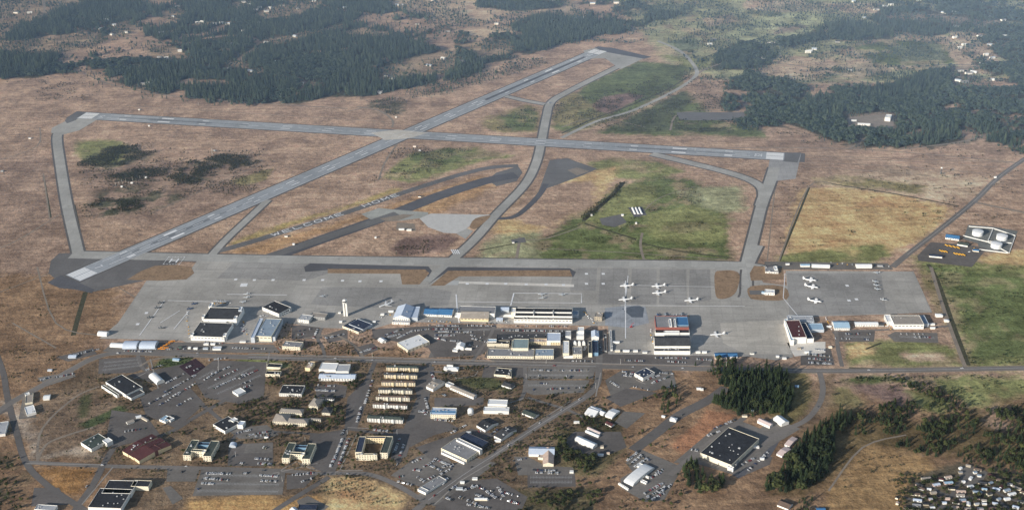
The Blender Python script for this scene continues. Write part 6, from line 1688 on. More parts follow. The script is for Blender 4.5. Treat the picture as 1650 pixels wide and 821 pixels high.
for pr, px, py, dg, lb in ((jetg, 872, 475, 175, 'grey jet, upper left one inside the painted box'), (jetf, 873, 481, 185, 'grey jet with folded wings, lower left one inside the painted box'), (jetg, 905, 475.5, 178, 'grey jet alone at the right inside the painted box'), (jetg, 1411, 454.5, -12, 'grey jet, topmost of four on the far right apron'), (jetg, 1413, 460.5, -12, 'grey jet, second of four on the far right apron'), (jetg, 1414.5, 466.5, -12, 'grey jet, third of four on the far right apron'), (jetg, 1412, 440, 170, 'grey jet beside the huts at the apron head'),
                           (jetd, 260, 488.5, 35, 'dark jet, topmost of four in a slanted line on the left apron'), (jetd, 255, 496.5, 35, 'dark jet, second of four in a slanted line on the left apron'), (jetd, 243, 512, 35, 'dark jet, third of four in a slanted line on the left apron'), (jetd, 261.5, 529, 20, 'dark jet, lowest one on the left apron'), (jetb, 314, 490, 40, 'dark blue jet by the second apron line'), (jetb, 307, 498, 38, 'blue jet below the dark blue one by the second apron line'),
                           (jetf, 397, 474.5, 178, 'grey jet, top of the three above the left hangars'), (jetf, 397, 480, 178, 'grey jet, middle of the three above the left hangars'), (jetg, 391, 487, 176, 'grey jet, lowest of the three above the left hangars'), (jetg, 519, 478, 195, 'grey jet alone on the apron left of the control tower'), (jetf, 350, 486, 10, 'grey jet, left one behind the long dark hangar'), (jetf, 357, 487, 10, 'grey jet, middle one behind the long dark hangar'), (jetf, 364, 487, 12, 'grey jet, right one behind the long dark hangar'),
                           (jetf, 1424, 484, -15, 'grey jet, lowest of four on the far right apron'), (jetg, 885, 166.5, -92, 'grey jet taxiing head-on beyond the main runway crossing'), (jetb, 1060, 508, 90, 'blue jet, left one behind the tarpaulin hangar'), (jetf, 1072, 507, 90, 'grey jet, middle one behind the tarpaulin hangar'), (jetf, 1098, 507, 90, 'grey jet, right one behind the tarpaulin hangar')):
    plane(pr, px, py, dg, lb, GJ)

# ================================================================== CONTROL TOWER
tx, ty = G(557.5, 508.5)
tw = empty('control_tower', tx, ty, R_(-5), .4)
tag(tw, 'tall white control tower with two shafts and a dark glass cab', 'control tower')
for s in (-1, 1):
    mb = MB()
    mb.hull([(s * 3.2 - 1.9, -2.6, 0), (s * 3.2 + 1.9, -2.6, 0), (s * 3.2 + 1.9, 2.6, 0), (s * 3.2 - 1.9, 2.6, 0)], [(s * 3.2 - 1.7, -2.6, 36), (s * 3.2 + 1.7, -2.6, 36), (s * 3.2 + 1.7, 2.6, 36), (s * 3.2 - 1.7, 2.6, 36)])
    mb.obj('shaft', WM['w'], tw)
mb = MB()
mb.box(-1.25, 1.25, -1.2, 2.2, 0, 36)
mb.obj('stair_core', WM['g'], tw)
def octa(r, z, ox=0):
    return [(r * math.cos(math.pi / 8 + k * math.pi / 4), r * math.sin(math.pi / 8 + k * math.pi / 4), z) for k in range(8)]
mb = MB(); mb.hull(octa(5.6, 36), octa(6.4, 38), base=True); mb.obj('catwalk', WM['w'], tw)
mb = MB(); mb.hull(octa(4.6, 38), octa(5.6, 41.6)); mb.obj('cab_glass', M_WIN, tw)
mb = MB(); mb.hull(octa(6.0, 41.6), octa(5.6, 43), base=True); mb.hull(octa(3.2, 43), octa(2.6, 44.6)); mb.obj('roof', WM['w'], tw)
mb = MB(); mb.tube([(0, 0, 44.5), (0, 0, 49)], [.15, .08], 6); mb.obj('antenna', M_VENT, tw)

# ================================================================== FUEL DEPOT
for k, (px, py, nm) in enumerate(((1575, 378, 'left'), (1614, 385, 'upper right'), (1605, 398, 'lower right'))):
    x, y = G(px, py)
    r = empty('fuel_tank', x, y, 0, .4)
    tag(r, f'{nm} of the three big white round fuel tanks', 'fuel tank', 'white fuel tanks in the depot')
    R0 = 14
    mb = MB()
    ring = lambda rr, z: [(rr * math.cos(t * math.pi / 16), rr * math.sin(t * math.pi / 16), z) for t in range(32)]
    mb.hull(ring(R0, 0), ring(R0, 10.5), cap=False)
    mb.obj('shell', RM['w'], r)
    mb = MB()
    mb.hull(ring(R0 + .3, 10.5), ring(R0 + .3, 10.9), cap=False)
    mb.hull(ring(R0 + .3, 10.9), ring(R0 * .5, 12), cap=False)
    mb.hull(ring(R0 * .5, 12), ring(.6, 12.5))
    mb.obj('roof', RM['w'], r)
    mb = MB()
    for t in range(14):
        a = -2.2 + t * .09
        mb.box(0, 0, 0, 0, 0, 0) if False else mb.quad((math.cos(a) * (R0 + .1), math.sin(a) * (R0 + .1), t * .78), (math.cos(a) * (R0 + 1.2), math.sin(a) * (R0 + 1.2), t * .78), (math.cos(a + .09) * (R0 + 1.2), math.sin(a + .09) * (R0 + 1.2), t * .78), (math.cos(a + .09) * (R0 + .1), math.sin(a + .09) * (R0 + .1), t * .78))
    mb.obj('stair', M_VENT, r)
for k, (path, lb) in enumerate((([(1552, 380), (1592, 390), (1626, 408), (1636, 380), (1600, 368), (1561, 365)], 'long pale dyke wall around the fuel tanks'), ([(1592, 388), (1600, 369)], 'short pale dyke wall between the first two fuel tanks'), ([(1592, 389), (1630, 392)], 'short pale dyke wall between the two right fuel tanks'), ([(1578, 402), (1624, 408)], 'pale dyke wall along the lower edge of the depot'))):
    w = [G(*p) for p in path]
    L1, R1 = offset(w, 1.0)
    mb = MB()
    for i in range(len(w) - 1):
        mb.hull([(*R1[i], 0), (*R1[i + 1], 0), (*L1[i + 1], 0), (*L1[i], 0)], [(*R1[i], 2.2), (*R1[i + 1], 2.2), (*L1[i + 1], 2.2), (*L1[i], 2.2)])
    tag(mb.obj('dyke_wall', WM['w']), lb, 'wall')
M_YEL = paint('tanker_yellow', (.78, .42, .04), .4)
M_ORA = paint('truck_orange', (.80, .30, .03), .4)


def make_tanker(mat):
    r = empty('tanker_truck', 0, 0)
    mb = MB(); mb.tube([(-5.2, 0, 2.1), (-5.0, 0, 2.1), (2.0, 0, 2.1), (2.2, 0, 2.1)], [.7, 1.2, 1.2, .7], 12); mb.obj('tank', mat, r)
    mb = MB(); mb.hull([(2.6, -1.2, .7), (5, -1.2, .7), (5, 1.2, .7), (2.6, 1.2, .7)], [(2.6, -1.15, 2.9), (4.3, -1.15, 2.9), (4.3, 1.15, 2.9), (2.6, 1.15, 2.9)]); mb.obj('cab', mat, r)
    mb = MB(); mb.box(-5.4, 5, -.5, .5, .6, 1.0); mb.obj('chassis', M_AD, r)
    for x in (-4.4, -3.2, 3.8):
        mb = MB(); mb.tube([(x, -1.25, .5), (x, 1.25, .5)], [.5, .5], 10); mb.obj('wheel_axle', M_TYRE, r)
    return r


tk = make_tanker(M_YEL)
x_, y_ = G(1524.5, 396.5)
TR = [(1525 + 6.3 * k, 396 + 1.3 * k, 'back row of four') for k in range(4)] + [(1516 + 4.2 * k, 405 + .6 * k, 'left row of three') for k in range(3)] + [(1539 + 4.6 * k, 409.5 + .6 * k, 'front row of four') for k in range(4)]
i_ = {}
for k, (px, py, rw) in enumerate(TR):
    i_[rw] = i_.get(rw, -1) + 1
    x, y = G(px, py)
    lb = f'yellow tanker truck, {ORD[i_[rw]]} from left in the {rw} at the depot'
    r = tk if k == 0 else dup(tk, x, y, R_(-55), .24, lb)
    r.location, r.rotation_euler[2] = (x, y, .24), R_(-55)
    tag(r, lb, 'truck', 'yellow tanker trucks')
rd = make_tanker(M_ORA)
ORT = [(258, 562.5, 8), (262, 560, 12), (266.5, 557, 18), (263, 563, 4), (271, 554.5, 20), (275, 551.5, 15), (279, 550, 10), (268.5, 561, 8)]
for k, (px, py, dg) in enumerate(ORT):
    x, y = G(px, py)
    lb = f'orange airfield truck, {ORD[k]} from the roadside beside the arched tents'
    r = rd if k == 0 else dup(rd, x, y, R_(dg), .24, lb)
    r.location, r.rotation_euler[2] = (x, y, .24), R_(dg)
    tag(r, lb, 'truck', 'orange airfield trucks')

# round white water tank
x, y = G(758.5, 666)
wt = empty('water_tank', x, y, 0, .3)
tag(wt, 'round white water tank left of the stepped white hall', 'water tank')
mb = MB(); R0 = 6.2
rings = [(R0, 0), (R0, 9), (R0 * .9, 11), (R0 * .6, 12.6), (R0 * .2, 13.3)]
for (r0, z0), (r1, z1) in zip(rings, rings[1:]):
    mb.hull([(r0 * math.cos(t * math.pi / 12), r0 * math.sin(t * math.pi / 12), z0) for t in range(24)], [(r1 * math.cos(t * math.pi / 12), r1 * math.sin(t * math.pi / 12), z1) for t in range(24)], cap=z1 > 13)
mb.obj('shell', RM['w'], wt)
mb = MB(); mb.tube([(0, 0, 13.2), (0, 0, 14.4)], [.6, .4], 8); mb.obj('vent_cap', M_VENT, wt)

# radar mast with white dome in the brown field on the right
x, y = G(1516, 281)
rm = empty('radar_mast', x, y, 0, .1)
tag(rm, 'dark lattice mast with a white ball on top in the brown field', 'mast')
mb = MB()
for a in range(4):
    t = a * math.pi / 2
    mb.tube([(3 * math.cos(t), 3 * math.sin(t), 0), (1.3 * math.cos(t), 1.3 * math.sin(t), 19)], [.4, .3], 5)
    for k in range(5):
        r0, r1 = 3 - k * .34, 3 - (k + 1) * .34
        mb.tube([(r0 * math.cos(t), r0 * math.sin(t), k * 3.8), (r1 * math.cos(t + math.pi / 2), r1 * math.sin(t + math.pi / 2), (k + 1) * 3.8)], [.2, .2], 4)
mb.obj('frame', M_AD, rm)
mb = MB()
mb.tube([(0, 0, 18.6), (0, 0, 19.6), (0, 0, 21), (0, 0, 22.6), (0, 0, 23.4)], [.8, 2.4, 3.1, 2.3, .8], 12)
mb.obj('dome', RM['w'], rm)

# antenna masts in the field on the left
mast0 = None
for k, (px, py, hh) in enumerate(((187, 301, 16), (192, 299, 14), (197, 296, 16), (203, 294, 13), (208, 299, 15), (214, 292, 16), (220, 294, 13), (226, 290, 15), (233, 288, 14), (342, 249, 22), (320, 170, 12), (191, 194, 10), (668, 240, 12), (639, 408, 9), (1120, 243, 10), (968, 232, 9))):
    x, y = G(px, py)
    wh = ('in the left field row' if k < 9 else ['beside the lone white hut in the left field', 'at the edge of the far woods', 'behind the left end of the cross runway', 'by the tan hut below the runway crossing', 'at the verge of the parallel taxiway', 'behind the right half of the cross runway', 'behind the middle of the cross runway'][k - 9])
    lb = f'thin pale antenna mast, {ORD[k]} from the left {wh}' if k < 9 else f'thin pale antenna mast {wh}'
    if mast0 is None:
        mast0 = empty('antenna_mast', x, y)
        mb = MB(); mb.tube([(0, 0, 0), (0, 0, 15)], [.35, .18], 6); mb.obj('pole', M_TRIM, mast0)
        mb = MB()
        for z in (12, 13.5):
            mb.tube([(-2, 0, z), (2, 0, z)], [.12, .12], 5)
        mb.obj('crossbar', M_TRIM, mast0)
        r = mast0
    else:
        r = dup(mast0, x, y, random.random() * 3, 0, lb, hh / 15)
    tag(r, lb, 'mast', 'thin antenna masts')

# lamp posts along the lots and the main road
lamp0 = None
LP = [(352, 598, 'at the top of the slanted lot'), (430, 590, 'beside the cream office under the road'), (240, 596, 'by the arched hall'), (492, 712, 'in the court of the right U shaped barracks'), (960, 625, 'at the corner of the half empty lot'), (700, 612, 'by the angled cream hall'), (780, 540, 'at the lane by the chapel'), (1008, 520, 'beside the bluish patch'), (848, 610, 'at the left side of the half empty lot'), (640, 700, 'beside the courtyard block'), (380, 735, 'between the twin barracks'), (455, 775, 'right of the wide front lot'),
      (560, 700, 'in the long lane lot'), (880, 585, 'on the main road before the workshops'), (1000, 586, 'on the main road below the bluish patch'), (1170, 590, 'on the main road above the grove'), (740, 580, 'on the main road by the barracks'), (600, 575, 'on the main road at the top of the barracks lane'), (340, 565, 'behind the dark hangar lot')]
for k, (px, py, wh) in enumerate(LP):
    x, y = G(px, py)
    lb = f'grey lamp post {wh}'
    if lamp0 is None:
        lamp0 = r = empty('lamp_post', x, y)
        mb = MB(); mb.tube([(0, 0, 0), (0, 0, 12)], [.28, .16], 6); mb.obj('pole', M_TRIM, r)
        mb = MB(); mb.box(-1.6, 1.6, -.25, .25, 11.9, 12.2); mb.obj('lamp_head', M_VENT, r)
    else:
        r = dup(lamp0, x, y, random.random() * 3, 0, lb)
    tag(r, lb, 'lamp post', 'lamp posts in the lots')

# construction crane bits and the red lift by the bluish patch
x, y = G(1017, 527)
cr = empty('boom_lift', x, y, .4, .5)
tag(cr, 'red boom lift at the lower right of the bluish patch', 'boom lift')
mb = MB(); mb.box(-3, 3, -1.6, 1.6, .6, 2.2); mb.obj('chassis', paint('lift_red', (.5, .04, .05)), cr)
mb = MB(); mb.tube([(-1, 0, 2), (3, 0, 9), (8, 0, 10)], [.5, .4, .3], 6); mb.obj('boom', MATS['lift_red'], cr)
mb = MB()
for sx_ in (-2, 2):
    mb.tube([(sx_, -1.8, .6), (sx_, 1.8, .6)], [.6, .6], 10)
mb.obj('wheel_axle', M_TYRE, cr)
mb = MB()
mb.tube([(-1, 0, 0), (-1, 0, 2)], [.3, .3], 6)

# clutter on the flight line: ground carts and crates as single small things
KITS = []
for nm, cc in (('tow_tractor', 'white'), ('tow_tractor', 'yellow'), ('ground_power_cart', 'grey')):
    mb = MB()
    mb.box(-1.8, 1.8, -.9, .9, .35, 1.1)
    mb.hull([(-.2, -.8, 1.1), (1.2, -.8, 1.1), (1.2, .8, 1.1), (-.2, .8, 1.1)], [(0, -.7, 1.9), (.9, -.7, 1.9), (.9, .7, 1.9), (0, .7, 1.9)])
    for wx in (-1.2, 1.2):
        mb.tube([(wx, -1, .35), (wx, 1, .35)], [.35, .35], 8, m=1)
    KITS.append((nm, cc, mb.mesh(nm, [{'white': M_AW, 'yellow': M_YEL, 'grey': M_AG}[cc], M_TYRE])))
AREA = [((300, 500), (306, 545), 9, 'along the left side of the long dark hangar'), ((338, 488), (372, 489), 10, 'behind the long dark hangar'), ((388, 505), (398, 540), 10, 'between the two left hangars'), ((417, 508), (432, 510), 5, 'in front of the turned hangar'), ((938, 500), (960, 522), 16, 'beside the beige plant house'), ((1056, 507), (1112, 508), 12, 'behind the tarpaulin hangar'), ((1048, 530), (1052, 556), 7, 'on the left of the tarpaulin hangar'),
        ((1336, 424), (1436, 430), 12, 'at the head of the right apron'), ((688, 517), (730, 519), 7, 'before the blue roofed shops'), ((800, 512), (822, 520), 7, 'by the little pale blue shed'), ((958, 540), (970, 566), 7, 'at the right edge of the repair yard'), ((1330, 510), (1340, 532), 7, 'left of the sky blue workshop'), ((1424, 520), (1436, 532), 6, 'left of the right end hangar'), ((610, 512), (630, 506), 6, 'on the brown verge by the airliner'), ((1060, 532), (1108, 538), 10, 'in the gap of the tarpaulin hangar'), ((1560, 408), (1570, 400), 4, 'at the right of the tanker yard')]
for a_, b_, n_, wh in AREA:
    for k in range(n_):
        t = (k + .5) / n_
        px, py = a_[0] + (b_[0] - a_[0]) * t + random.uniform(-1.2, 1.2), a_[1] + (b_[1] - a_[1]) * t + random.uniform(-1.2, 1.2)
        nm, cc, me_ = random.choice(KITS)
        x, y = G(px, py)
        o = link(nm, me_)
        o.location = (x, y, .34)
        o.rotation_euler[2] = random.random() * 6.28
        tag(o, f'{cc} {nm.replace("_", " ")}, {ORD[k]} {wh}', 'cart', 'carts and tractors on the flight line')

# ================================================================== TRAILER PARK (bottom right corner)
PARK = [  # x, y, angle deg (px slope), length m, wall, roof
    (1493, 773, 8, 20, 'c', 't'), (1480, 783, -38, 14, 'p', 'd'), (1484, 789, -38, 12, 'g', 'z'), (1510, 783, 12, 15, 'w', 'x'), (1529, 771, 14, 15, 'y', 'c'), (1529, 780, 5, 18, 'w', 's'), (1497, 790, -10, 8, 'w', 'w'), (1475, 798, -12, 18, 'c', 'c'), (1478, 808, -14, 17, 'w', 'x'), (1477, 816, -10, 16, 's', 'u'), (1447, 803, 60, 6, 'w', 'w'), (1448, 812, 60, 6, 'y', 'y' if 0 else 'c'), (1463, 820, -15, 18, 'c', 'z'),
    (1549, 756, 30, 6, 'w', 'w'), (1560, 752, -25, 10, 'w', 'x'), (1575, 758, -25, 16, 'w', 'c'), (1548, 763, 0, 8, 's', 's'), (1553, 778, 0, 6, 'w', 'w'), (1578, 768, -10, 8, 'w', 'l'), (1572, 763, 10, 7, 'w', 'w'), (1549, 794, -4, 18, 'c', 'c'), (1548, 800, -4, 16, 'y', 't'), (1514, 801, 20, 9, 'w', 'w'), (1527, 805, -6, 9, 'w', 'c'), (1540, 811, -20, 14, 'p', 'z'), (1522, 812, 0, 8, 'w', 'x'), (1563, 813, 75, 11, 'w', 'w'), (1575, 795, -10, 18, 'c', 'm'), (1586, 808, -8, 9, 'w', 'c'), (1586, 814, -8, 9, 'w', 'w'), (1583, 780, -18, 18, 'p', 'z'), (1605, 790, -22, 14, 'w', 'x'), (1615, 786, 50, 8, 'w', 'p'), (1624, 792, 20, 14, 'w', 's'), (1632, 798, 16, 16, 'w', 'w'), (1638, 788, -38, 18, 'c', 'c'), (1627, 782, -20, 10, 'p', 't'), (1648, 795, -38, 12, 'c', 'c'), (1611, 806, 30, 8, 'g', 'u'), (1617, 818, -32, 14, 'y', 'z'), (1636, 819, -30, 12, 'w', 'x'), (1600, 821, -5, 14, 'm', 'm'), (1503, 820, 5, 9, 'w', 'w'), (1560, 822, 0, 12, 'w', 'd'), (1645, 810, -20, 14, 't', 'd'), (1500, 806, 0, 7, 'w', 'l'), (1580, 822, -5, 12, 'p', 'm'), (1598, 768, -22, 14, 'c', 'z')]
for q_ in ((1505, 796, 10, 12, 'w', 'x'), (1534, 789, -8, 13, 'c', 't'), (1565, 786, 14, 12, 'w', 'w'), (1552, 808, 6, 12, 'p', 'm'), (1575, 804, -12, 10, 'w', 's'), (1596, 798, 20, 11, 'c', 'd'), (1610, 775, -24, 12, 'w', 'z'), (1624, 806, 12, 12, 'w', 'w'), (1598, 780, 30, 9, 'g', 'u'), (1516, 774, -20, 10, 'w', 'd'), (1540, 820, 4, 13, 'c', 'c'), (1575, 814, 10, 10, 'w', 'l'), (1603, 813, -20, 10, 'w', 'x'), (1492, 814, -8, 12, 'w', 'w'), (1489, 801, 12, 10, 'g', 'z'), (1642, 778, -30, 12, 'w', 'd'), (1566, 772, 50, 9, 'w', 'w'), (1586, 790, -14, 10, 'w', 's')):
    PARK.append(q_)
random.seed(5)
PARK = [(x, y, d, l, random.choice('wctpgt') if random.random() < .45 else w_, random.choice('dzutgmk') if random.random() < .5 else r_) for x, y, d, l, w_, r_ in PARK]
PARK.sort(key=lambda h: (round(h[1] / 12), h[0]))
RN = {}
for x, y, dg, L_, wl, rf in PARK:
    row = round(y / 12)
    RN.setdefault(row, []).append((x, y, dg, L_, wl, rf))
PC = {'w': 'white', 'c': 'cream', 'p': 'pink', 'g': 'grey', 'y': 'yellow', 's': 'pale blue', 'm': 'maroon', 't': 'tan'}
RC = {'g': 'grey', 'k': 'black', 'e': 'teal', 'n': 'green', 't': 'tan', 'd': 'dark', 'z': 'brown', 'x': 'pale', 'c': 'copper', 's': 'sky blue', 'w': 'white', 'u': 'blue grey', 'l': 'pale grey', 'm': 'maroon', 'p': 'pink'}
ground_poly('park_lane', [(1545, 752), (1560, 748), (1592, 760), (1585, 772), (1560, 785), (1545, 776)], .16, M_LOTL)
for p_ in ([(1545, 776), (1535, 795), (1505, 830)], [(1560, 785), (1600, 800), (1640, 830)], [(1500, 780), (1520, 795), (1570, 802)], [(1455, 800), (1500, 812), (1540, 818)], [(1590, 780), (1620, 800), (1660, 812)]):
    strip('park_lane', p_, 7, .18, M_RDD, 4)
for rk, (row, hs) in enumerate(sorted(RN.items())):
    for k, (x, y, dg, L_, wl, rf) in enumerate(hs):
        a = G(x, y)
        t = R_(dg)
        u = (math.cos(t), math.sin(t))
        L_ *= .88
        D = 6.2 if L_ > 9 else 5
        A = pix(a[0] - u[0] * L_ / 2, a[1] - u[1] * L_ / 2)
        B = pix(a[0] + u[0] * L_ / 2, a[1] + u[1] * L_ / 2)
        C = pix(a[0] - u[0] * L_ / 2 - u[1] * D, a[1] - u[1] * L_ / 2 + u[0] * D, 3.2)
        building('trailer_home', f'{PC[wl]} trailer home with {RC[rf]} roof, {ORD[k]} from left in the {ORD[rk]} park row', [(A, B, C, 3.2, 'g', wl, rf, 1 if L_ > 12 else 0)], 0, 'homes of the trailer park', 'home')

# ================================================================== TREES
def leafmat(name, dark, lite, sc=.08):
    m, nt, b = nt_new(name)
    p = worldpos(nt)
    oi = N(nt, 'ShaderNodeObjectInfo')
    c = mixc(nt, oi.outputs['Random'], dark, lite)
    tc = N(nt, 'ShaderNodeTexCoord').outputs['Object']
    c = mixc(nt, .7, c, mixc(nt, ramp(nt, noise(nt, tc, .9, 3), .35, .65), (.3, .3, .3), (.7, .7, .66)), 'OVERLAY')
    c = mixc(nt, .5, c, mixc(nt, ramp(nt, noise(nt, p, .012, 3), .35, .65), (.36, .38, .40), (.66, .64, .58)), 'OVERLAY')
    nt.links.new(c, b.inputs['Base Color'])
    b.inputs['Roughness'].default_value = .85
    b.inputs['Specular IOR Level'].default_value = .15
    MATS[name] = m
    return m


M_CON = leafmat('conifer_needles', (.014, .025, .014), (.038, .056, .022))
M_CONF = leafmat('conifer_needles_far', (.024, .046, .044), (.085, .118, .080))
M_BRD = leafmat('broadleaf_leaves', (.022, .032, .014), (.070, .080, .030))
M_BUSH = leafmat('bush_leaves', (.026, .032, .018), (.070, .072, .036))
M_BARK = surf('tree_bark', (.07, .05, .035), var=.3)


def conifer_crown(H, seed, tiers=9, mat=None):
    r = random.Random(seed)
    mb = MB()
    for t in range(tiers):
        f = t / tiers
        z0 = H * (.14 + .84 * f)
        R0 = H * .225 * (1 - f) ** .8 * r.uniform(.8, 1.15) + .5
        n = 9 if f < .6 else 6
        dz = H * .15
        off = r.random() * 6
        for k in range(n):
            if r.random() < .1:
                continue
            a = off + k * 2 * math.pi / n + r.uniform(-.2, .2)
            rr = R0 * r.uniform(.65, 1.2)
            w = .62 * math.pi / n * 1.4
            zt, zb = z0 + dz * r.uniform(.45, .8), z0 - dz * r.uniform(.1, .5)
            mid = rr * .55
            tip = (rr * math.cos(a), rr * math.sin(a), zb)
            l = (mid * math.cos(a - w), mid * math.sin(a - w), (zt + zb) / 2 - dz * .12)
            q = (mid * math.cos(a + w), mid * math.sin(a + w), (zt + zb) / 2 - dz * .12)
            top = (r.uniform(-.2, .2), r.uniform(-.2, .2), zt + dz * .35)
            rid = (mid * math.cos(a), mid * math.sin(a), (zt + zb) / 2 + dz * .18)
            mb.quad(top, l, rid)
            mb.quad(top, rid, q)
            mb.quad(l, tip, rid)
            mb.quad(rid, tip, q)
    mb.tube([(0, 0, H * .9), (0, 0, H * 1.03)], [.5, .03], 4)
    return mb


def broad_crown(H, seed, n=150):
    r = random.Random(seed)
    mb = MB()
    lob = [(r.uniform(-.22, .22) * H, r.uniform(-.22, .22) * H, H * r.uniform(.45, .78), H * r.uniform(.16, .27)) for _ in range(7)]
    for k in range(n):
        cx, cy, cz, R0 = lob[k % 7]
        a, b_ = r.random() * 6.283, math.asin(r.uniform(-.6, 1))
        rr = R0 * r.uniform(.75, 1.1)
        p = Vector((cx + rr * math.cos(a) * math.cos(b_), cy + rr * math.sin(a) * math.cos(b_), cz + rr * math.sin(b_) * .85))
        nrm = Vector((math.cos(a) * math.cos(b_), math.sin(a) * math.cos(b_), math.sin(b_) + .3)) + Vector((r.uniform(-.5, .5), r.uniform(-.5, .5), r.uniform(-.5, .5)))
        u = nrm.orthogonal().normalized()
        v = nrm.normalized().cross(u)
        s = H * r.uniform(.06, .105)
        mb.quad(*[tuple(p + u * math.cos(q) * s * r.uniform(.7, 1.2) + v * math.sin(q) * s * r.uniform(.7, 1.2)) for q in (0, 1.25, 2.5, 3.8, 5.0)])
    return mb


def trunk(H, r0):
    mb = MB()
    mb.tube([(0, 0, -.3), (.1, 0, H * .3), (0, .1, H * .75)], [r0, r0 * .75, r0 * .2], 6)
    for k in range(4):
        a = k * 1.7
        mb.tube([(0, 0, H * (.3 + .09 * k)), (math.cos(a) * H * .12, math.sin(a) * H * .12, H * (.42 + .09 * k))], [r0 * .4, r0 * .12], 4)
    return mb


CROWN_C = [conifer_crown(22, s).mesh('crown', M_CON) for s in range(5)]
CROWN_B = [broad_crown(11, s).mesh('crown', M_BRD) for s in range(3)]
TRUNK_C, TRUNK_B = trunk(22, .42).mesh('trunk', M_BARK), trunk(11, .3).mesh('trunk', M_BARK)


def merged(crown_mb, trunk_mb, lm, name):
    mb = MB()
    mb.v, mb.f, mb.m = list(crown_mb.v), list(crown_mb.f), [0] * len(crown_mb.f)
    i = len(mb.v)
    mb.v += trunk_mb.v
    mb.f += [tuple(q + i for q in f) for f in trunk_mb.f]
    mb.m += [1] * len(trunk_mb.f)
    return bpy.data.objects.new(name, mb.mesh(name, [lm, M_BARK]))


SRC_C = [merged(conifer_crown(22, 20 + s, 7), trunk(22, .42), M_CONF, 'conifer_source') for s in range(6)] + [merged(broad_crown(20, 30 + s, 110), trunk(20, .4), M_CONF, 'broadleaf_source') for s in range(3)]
SRC_N = [merged(conifer_crown(22, 50 + s, 8), trunk(22, .42), M_CON, 'near_conifer_source') for s in range(5)] + [merged(broad_crown(14, 60 + s, 120), trunk(14, .3), M_BRD, 'near_broadleaf_source') for s in range(3)]
SRC_B = [merged(broad_crown(3.4, 80 + s, 46), trunk(2.5, .1), M_BUSH, 'bush_source') for s in range(4)]

ALLMASK = [m for m in PAVED_MASK if len(m) > 2]


def blocked(px, py, polys):
    b = np.zeros(px.shape, bool)
    for q in polys:
        b |= inpoly(px, py, q)
    return b


SC = {}


def scatter(poly, spacing, jit=.9):
    xs = [p[0] for p in poly]
    ys = [p[1] for p in poly]
    cs = [G(x, y) for x in (min(xs), max(xs)) for y in (min(ys), max(ys))]
    x0, x1 = min(c[0] for c in cs), max(c[0] for c in cs)
    y0, y1 = min(c[1] for c in cs), max(c[1] for c in cs)
    gx, gy = np.meshgrid(np.arange(x0, x1, spacing), np.arange(y0, y1, spacing))
    X = gx.ravel() + RNG.uniform(-.5, .5, gx.size) * spacing * jit
    Y = gy.ravel() + RNG.uniform(-.5, .5, gx.size) * spacing * jit
    yc = Y * sP - ALT * cP
    zc = Y * cP + ALT * sP
    x, y = X / zc, yc / zc
    U, V = 825 + (cR * x + sR * y) * FOC, 410.5 - (-sR * x + cR * y) * FOC
    w_ = np.clip((Y - 1600) / 3000, .25, 1)
    wx, wy = (fnoise(X, Y, 110, 5) - .5) * 130 * w_, (fnoise(X, Y, 110, 8) - .5) * 170 * w_
    x, y = (X + wx), (Y + wy)
    yc, zc = y * sP - ALT * cP, y * cP + ALT * sP
    x, y = x / zc, yc / zc
    WU, WV = 825 + (cR * x + sR * y) * FOC, 410.5 - (-sR * x + cR * y) * FOC
    k = inpoly(WU, WV, poly)
    SC['w'] = (WU[k], WV[k])
    return X[k], Y[k], U[k], V[k]


# ---- far woods (one mass)
pts = []
for pi_, (poly, sp, hh) in enumerate(FOREST):
    X, Y, U, V = scatter(poly, sp)
    k = ~blocked(*SC['w'], CLEAR) & ~blocked(U, V, ALLMASK + BFOOT)
    g = fnoise(X, Y, 130, 71)
    g2 = fnoise(X, Y, 320, 75)
    k &= (g > .27) & (fnoise(X, Y, 45, 77) > .30) & (openings(X, Y) > .5)
    for x, y, a, b_ in zip(X[k], Y[k], g[k], g2[k]):
        bl = b_ > (.62 if U.mean() < 1000 else .5)
        pts.append((x, y, 0, random.random() * 6.28, hh / (20 if bl else 22) * random.uniform(.5, 1.2) * (.72 if bl else 1), random.randrange(6, 9) if bl else random.randrange(6)))
for poly, sp, hh in FOREST:
    cx_, cy_ = sum(p[0] for p in poly) / len(poly), sum(p[1] for p in poly) / len(poly)
    big = [(cx_ + (p[0] - cx_) * 1.05, cy_ + (p[1] - cy_) * 1.10) for p in poly]
    X, Y, U, V = scatter(big, 22)
    k = (fnoise(X, Y, 60, 191) > .52) & ~inpoly(U, V, [(100, 160), (1300, 215), (1300, 900), (100, 900)]) & ~blocked(U, V, ALLMASK + BFOOT)
    for x, y in zip(X[k], Y[k]):
        pts.append((x, y, 0, random.random() * 6.28, random.uniform(.3, .85), random.randrange(9)))
# odd trees left standing in the clearings and around the far houses
for poly in CLEAR + [[(1100, -20), (1700, -20), (1700, 130), (1100, 130)], [(560, -20), (1100, -20), (1060, 70), (760, 70)]]:
    X, Y, U, V = scatter(poly, 15)
    k = (fnoise(X, Y, 90, 91) > .475) & ~blocked(U, V, BFOOT + ALLMASK)
    for x, y in zip(X[k], Y[k]):
        pts.append((x, y, 0, random.random() * 6.28, random.uniform(.3, .8), random.randrange(9)))
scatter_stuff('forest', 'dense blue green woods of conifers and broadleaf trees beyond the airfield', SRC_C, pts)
print('forest', len(pts))

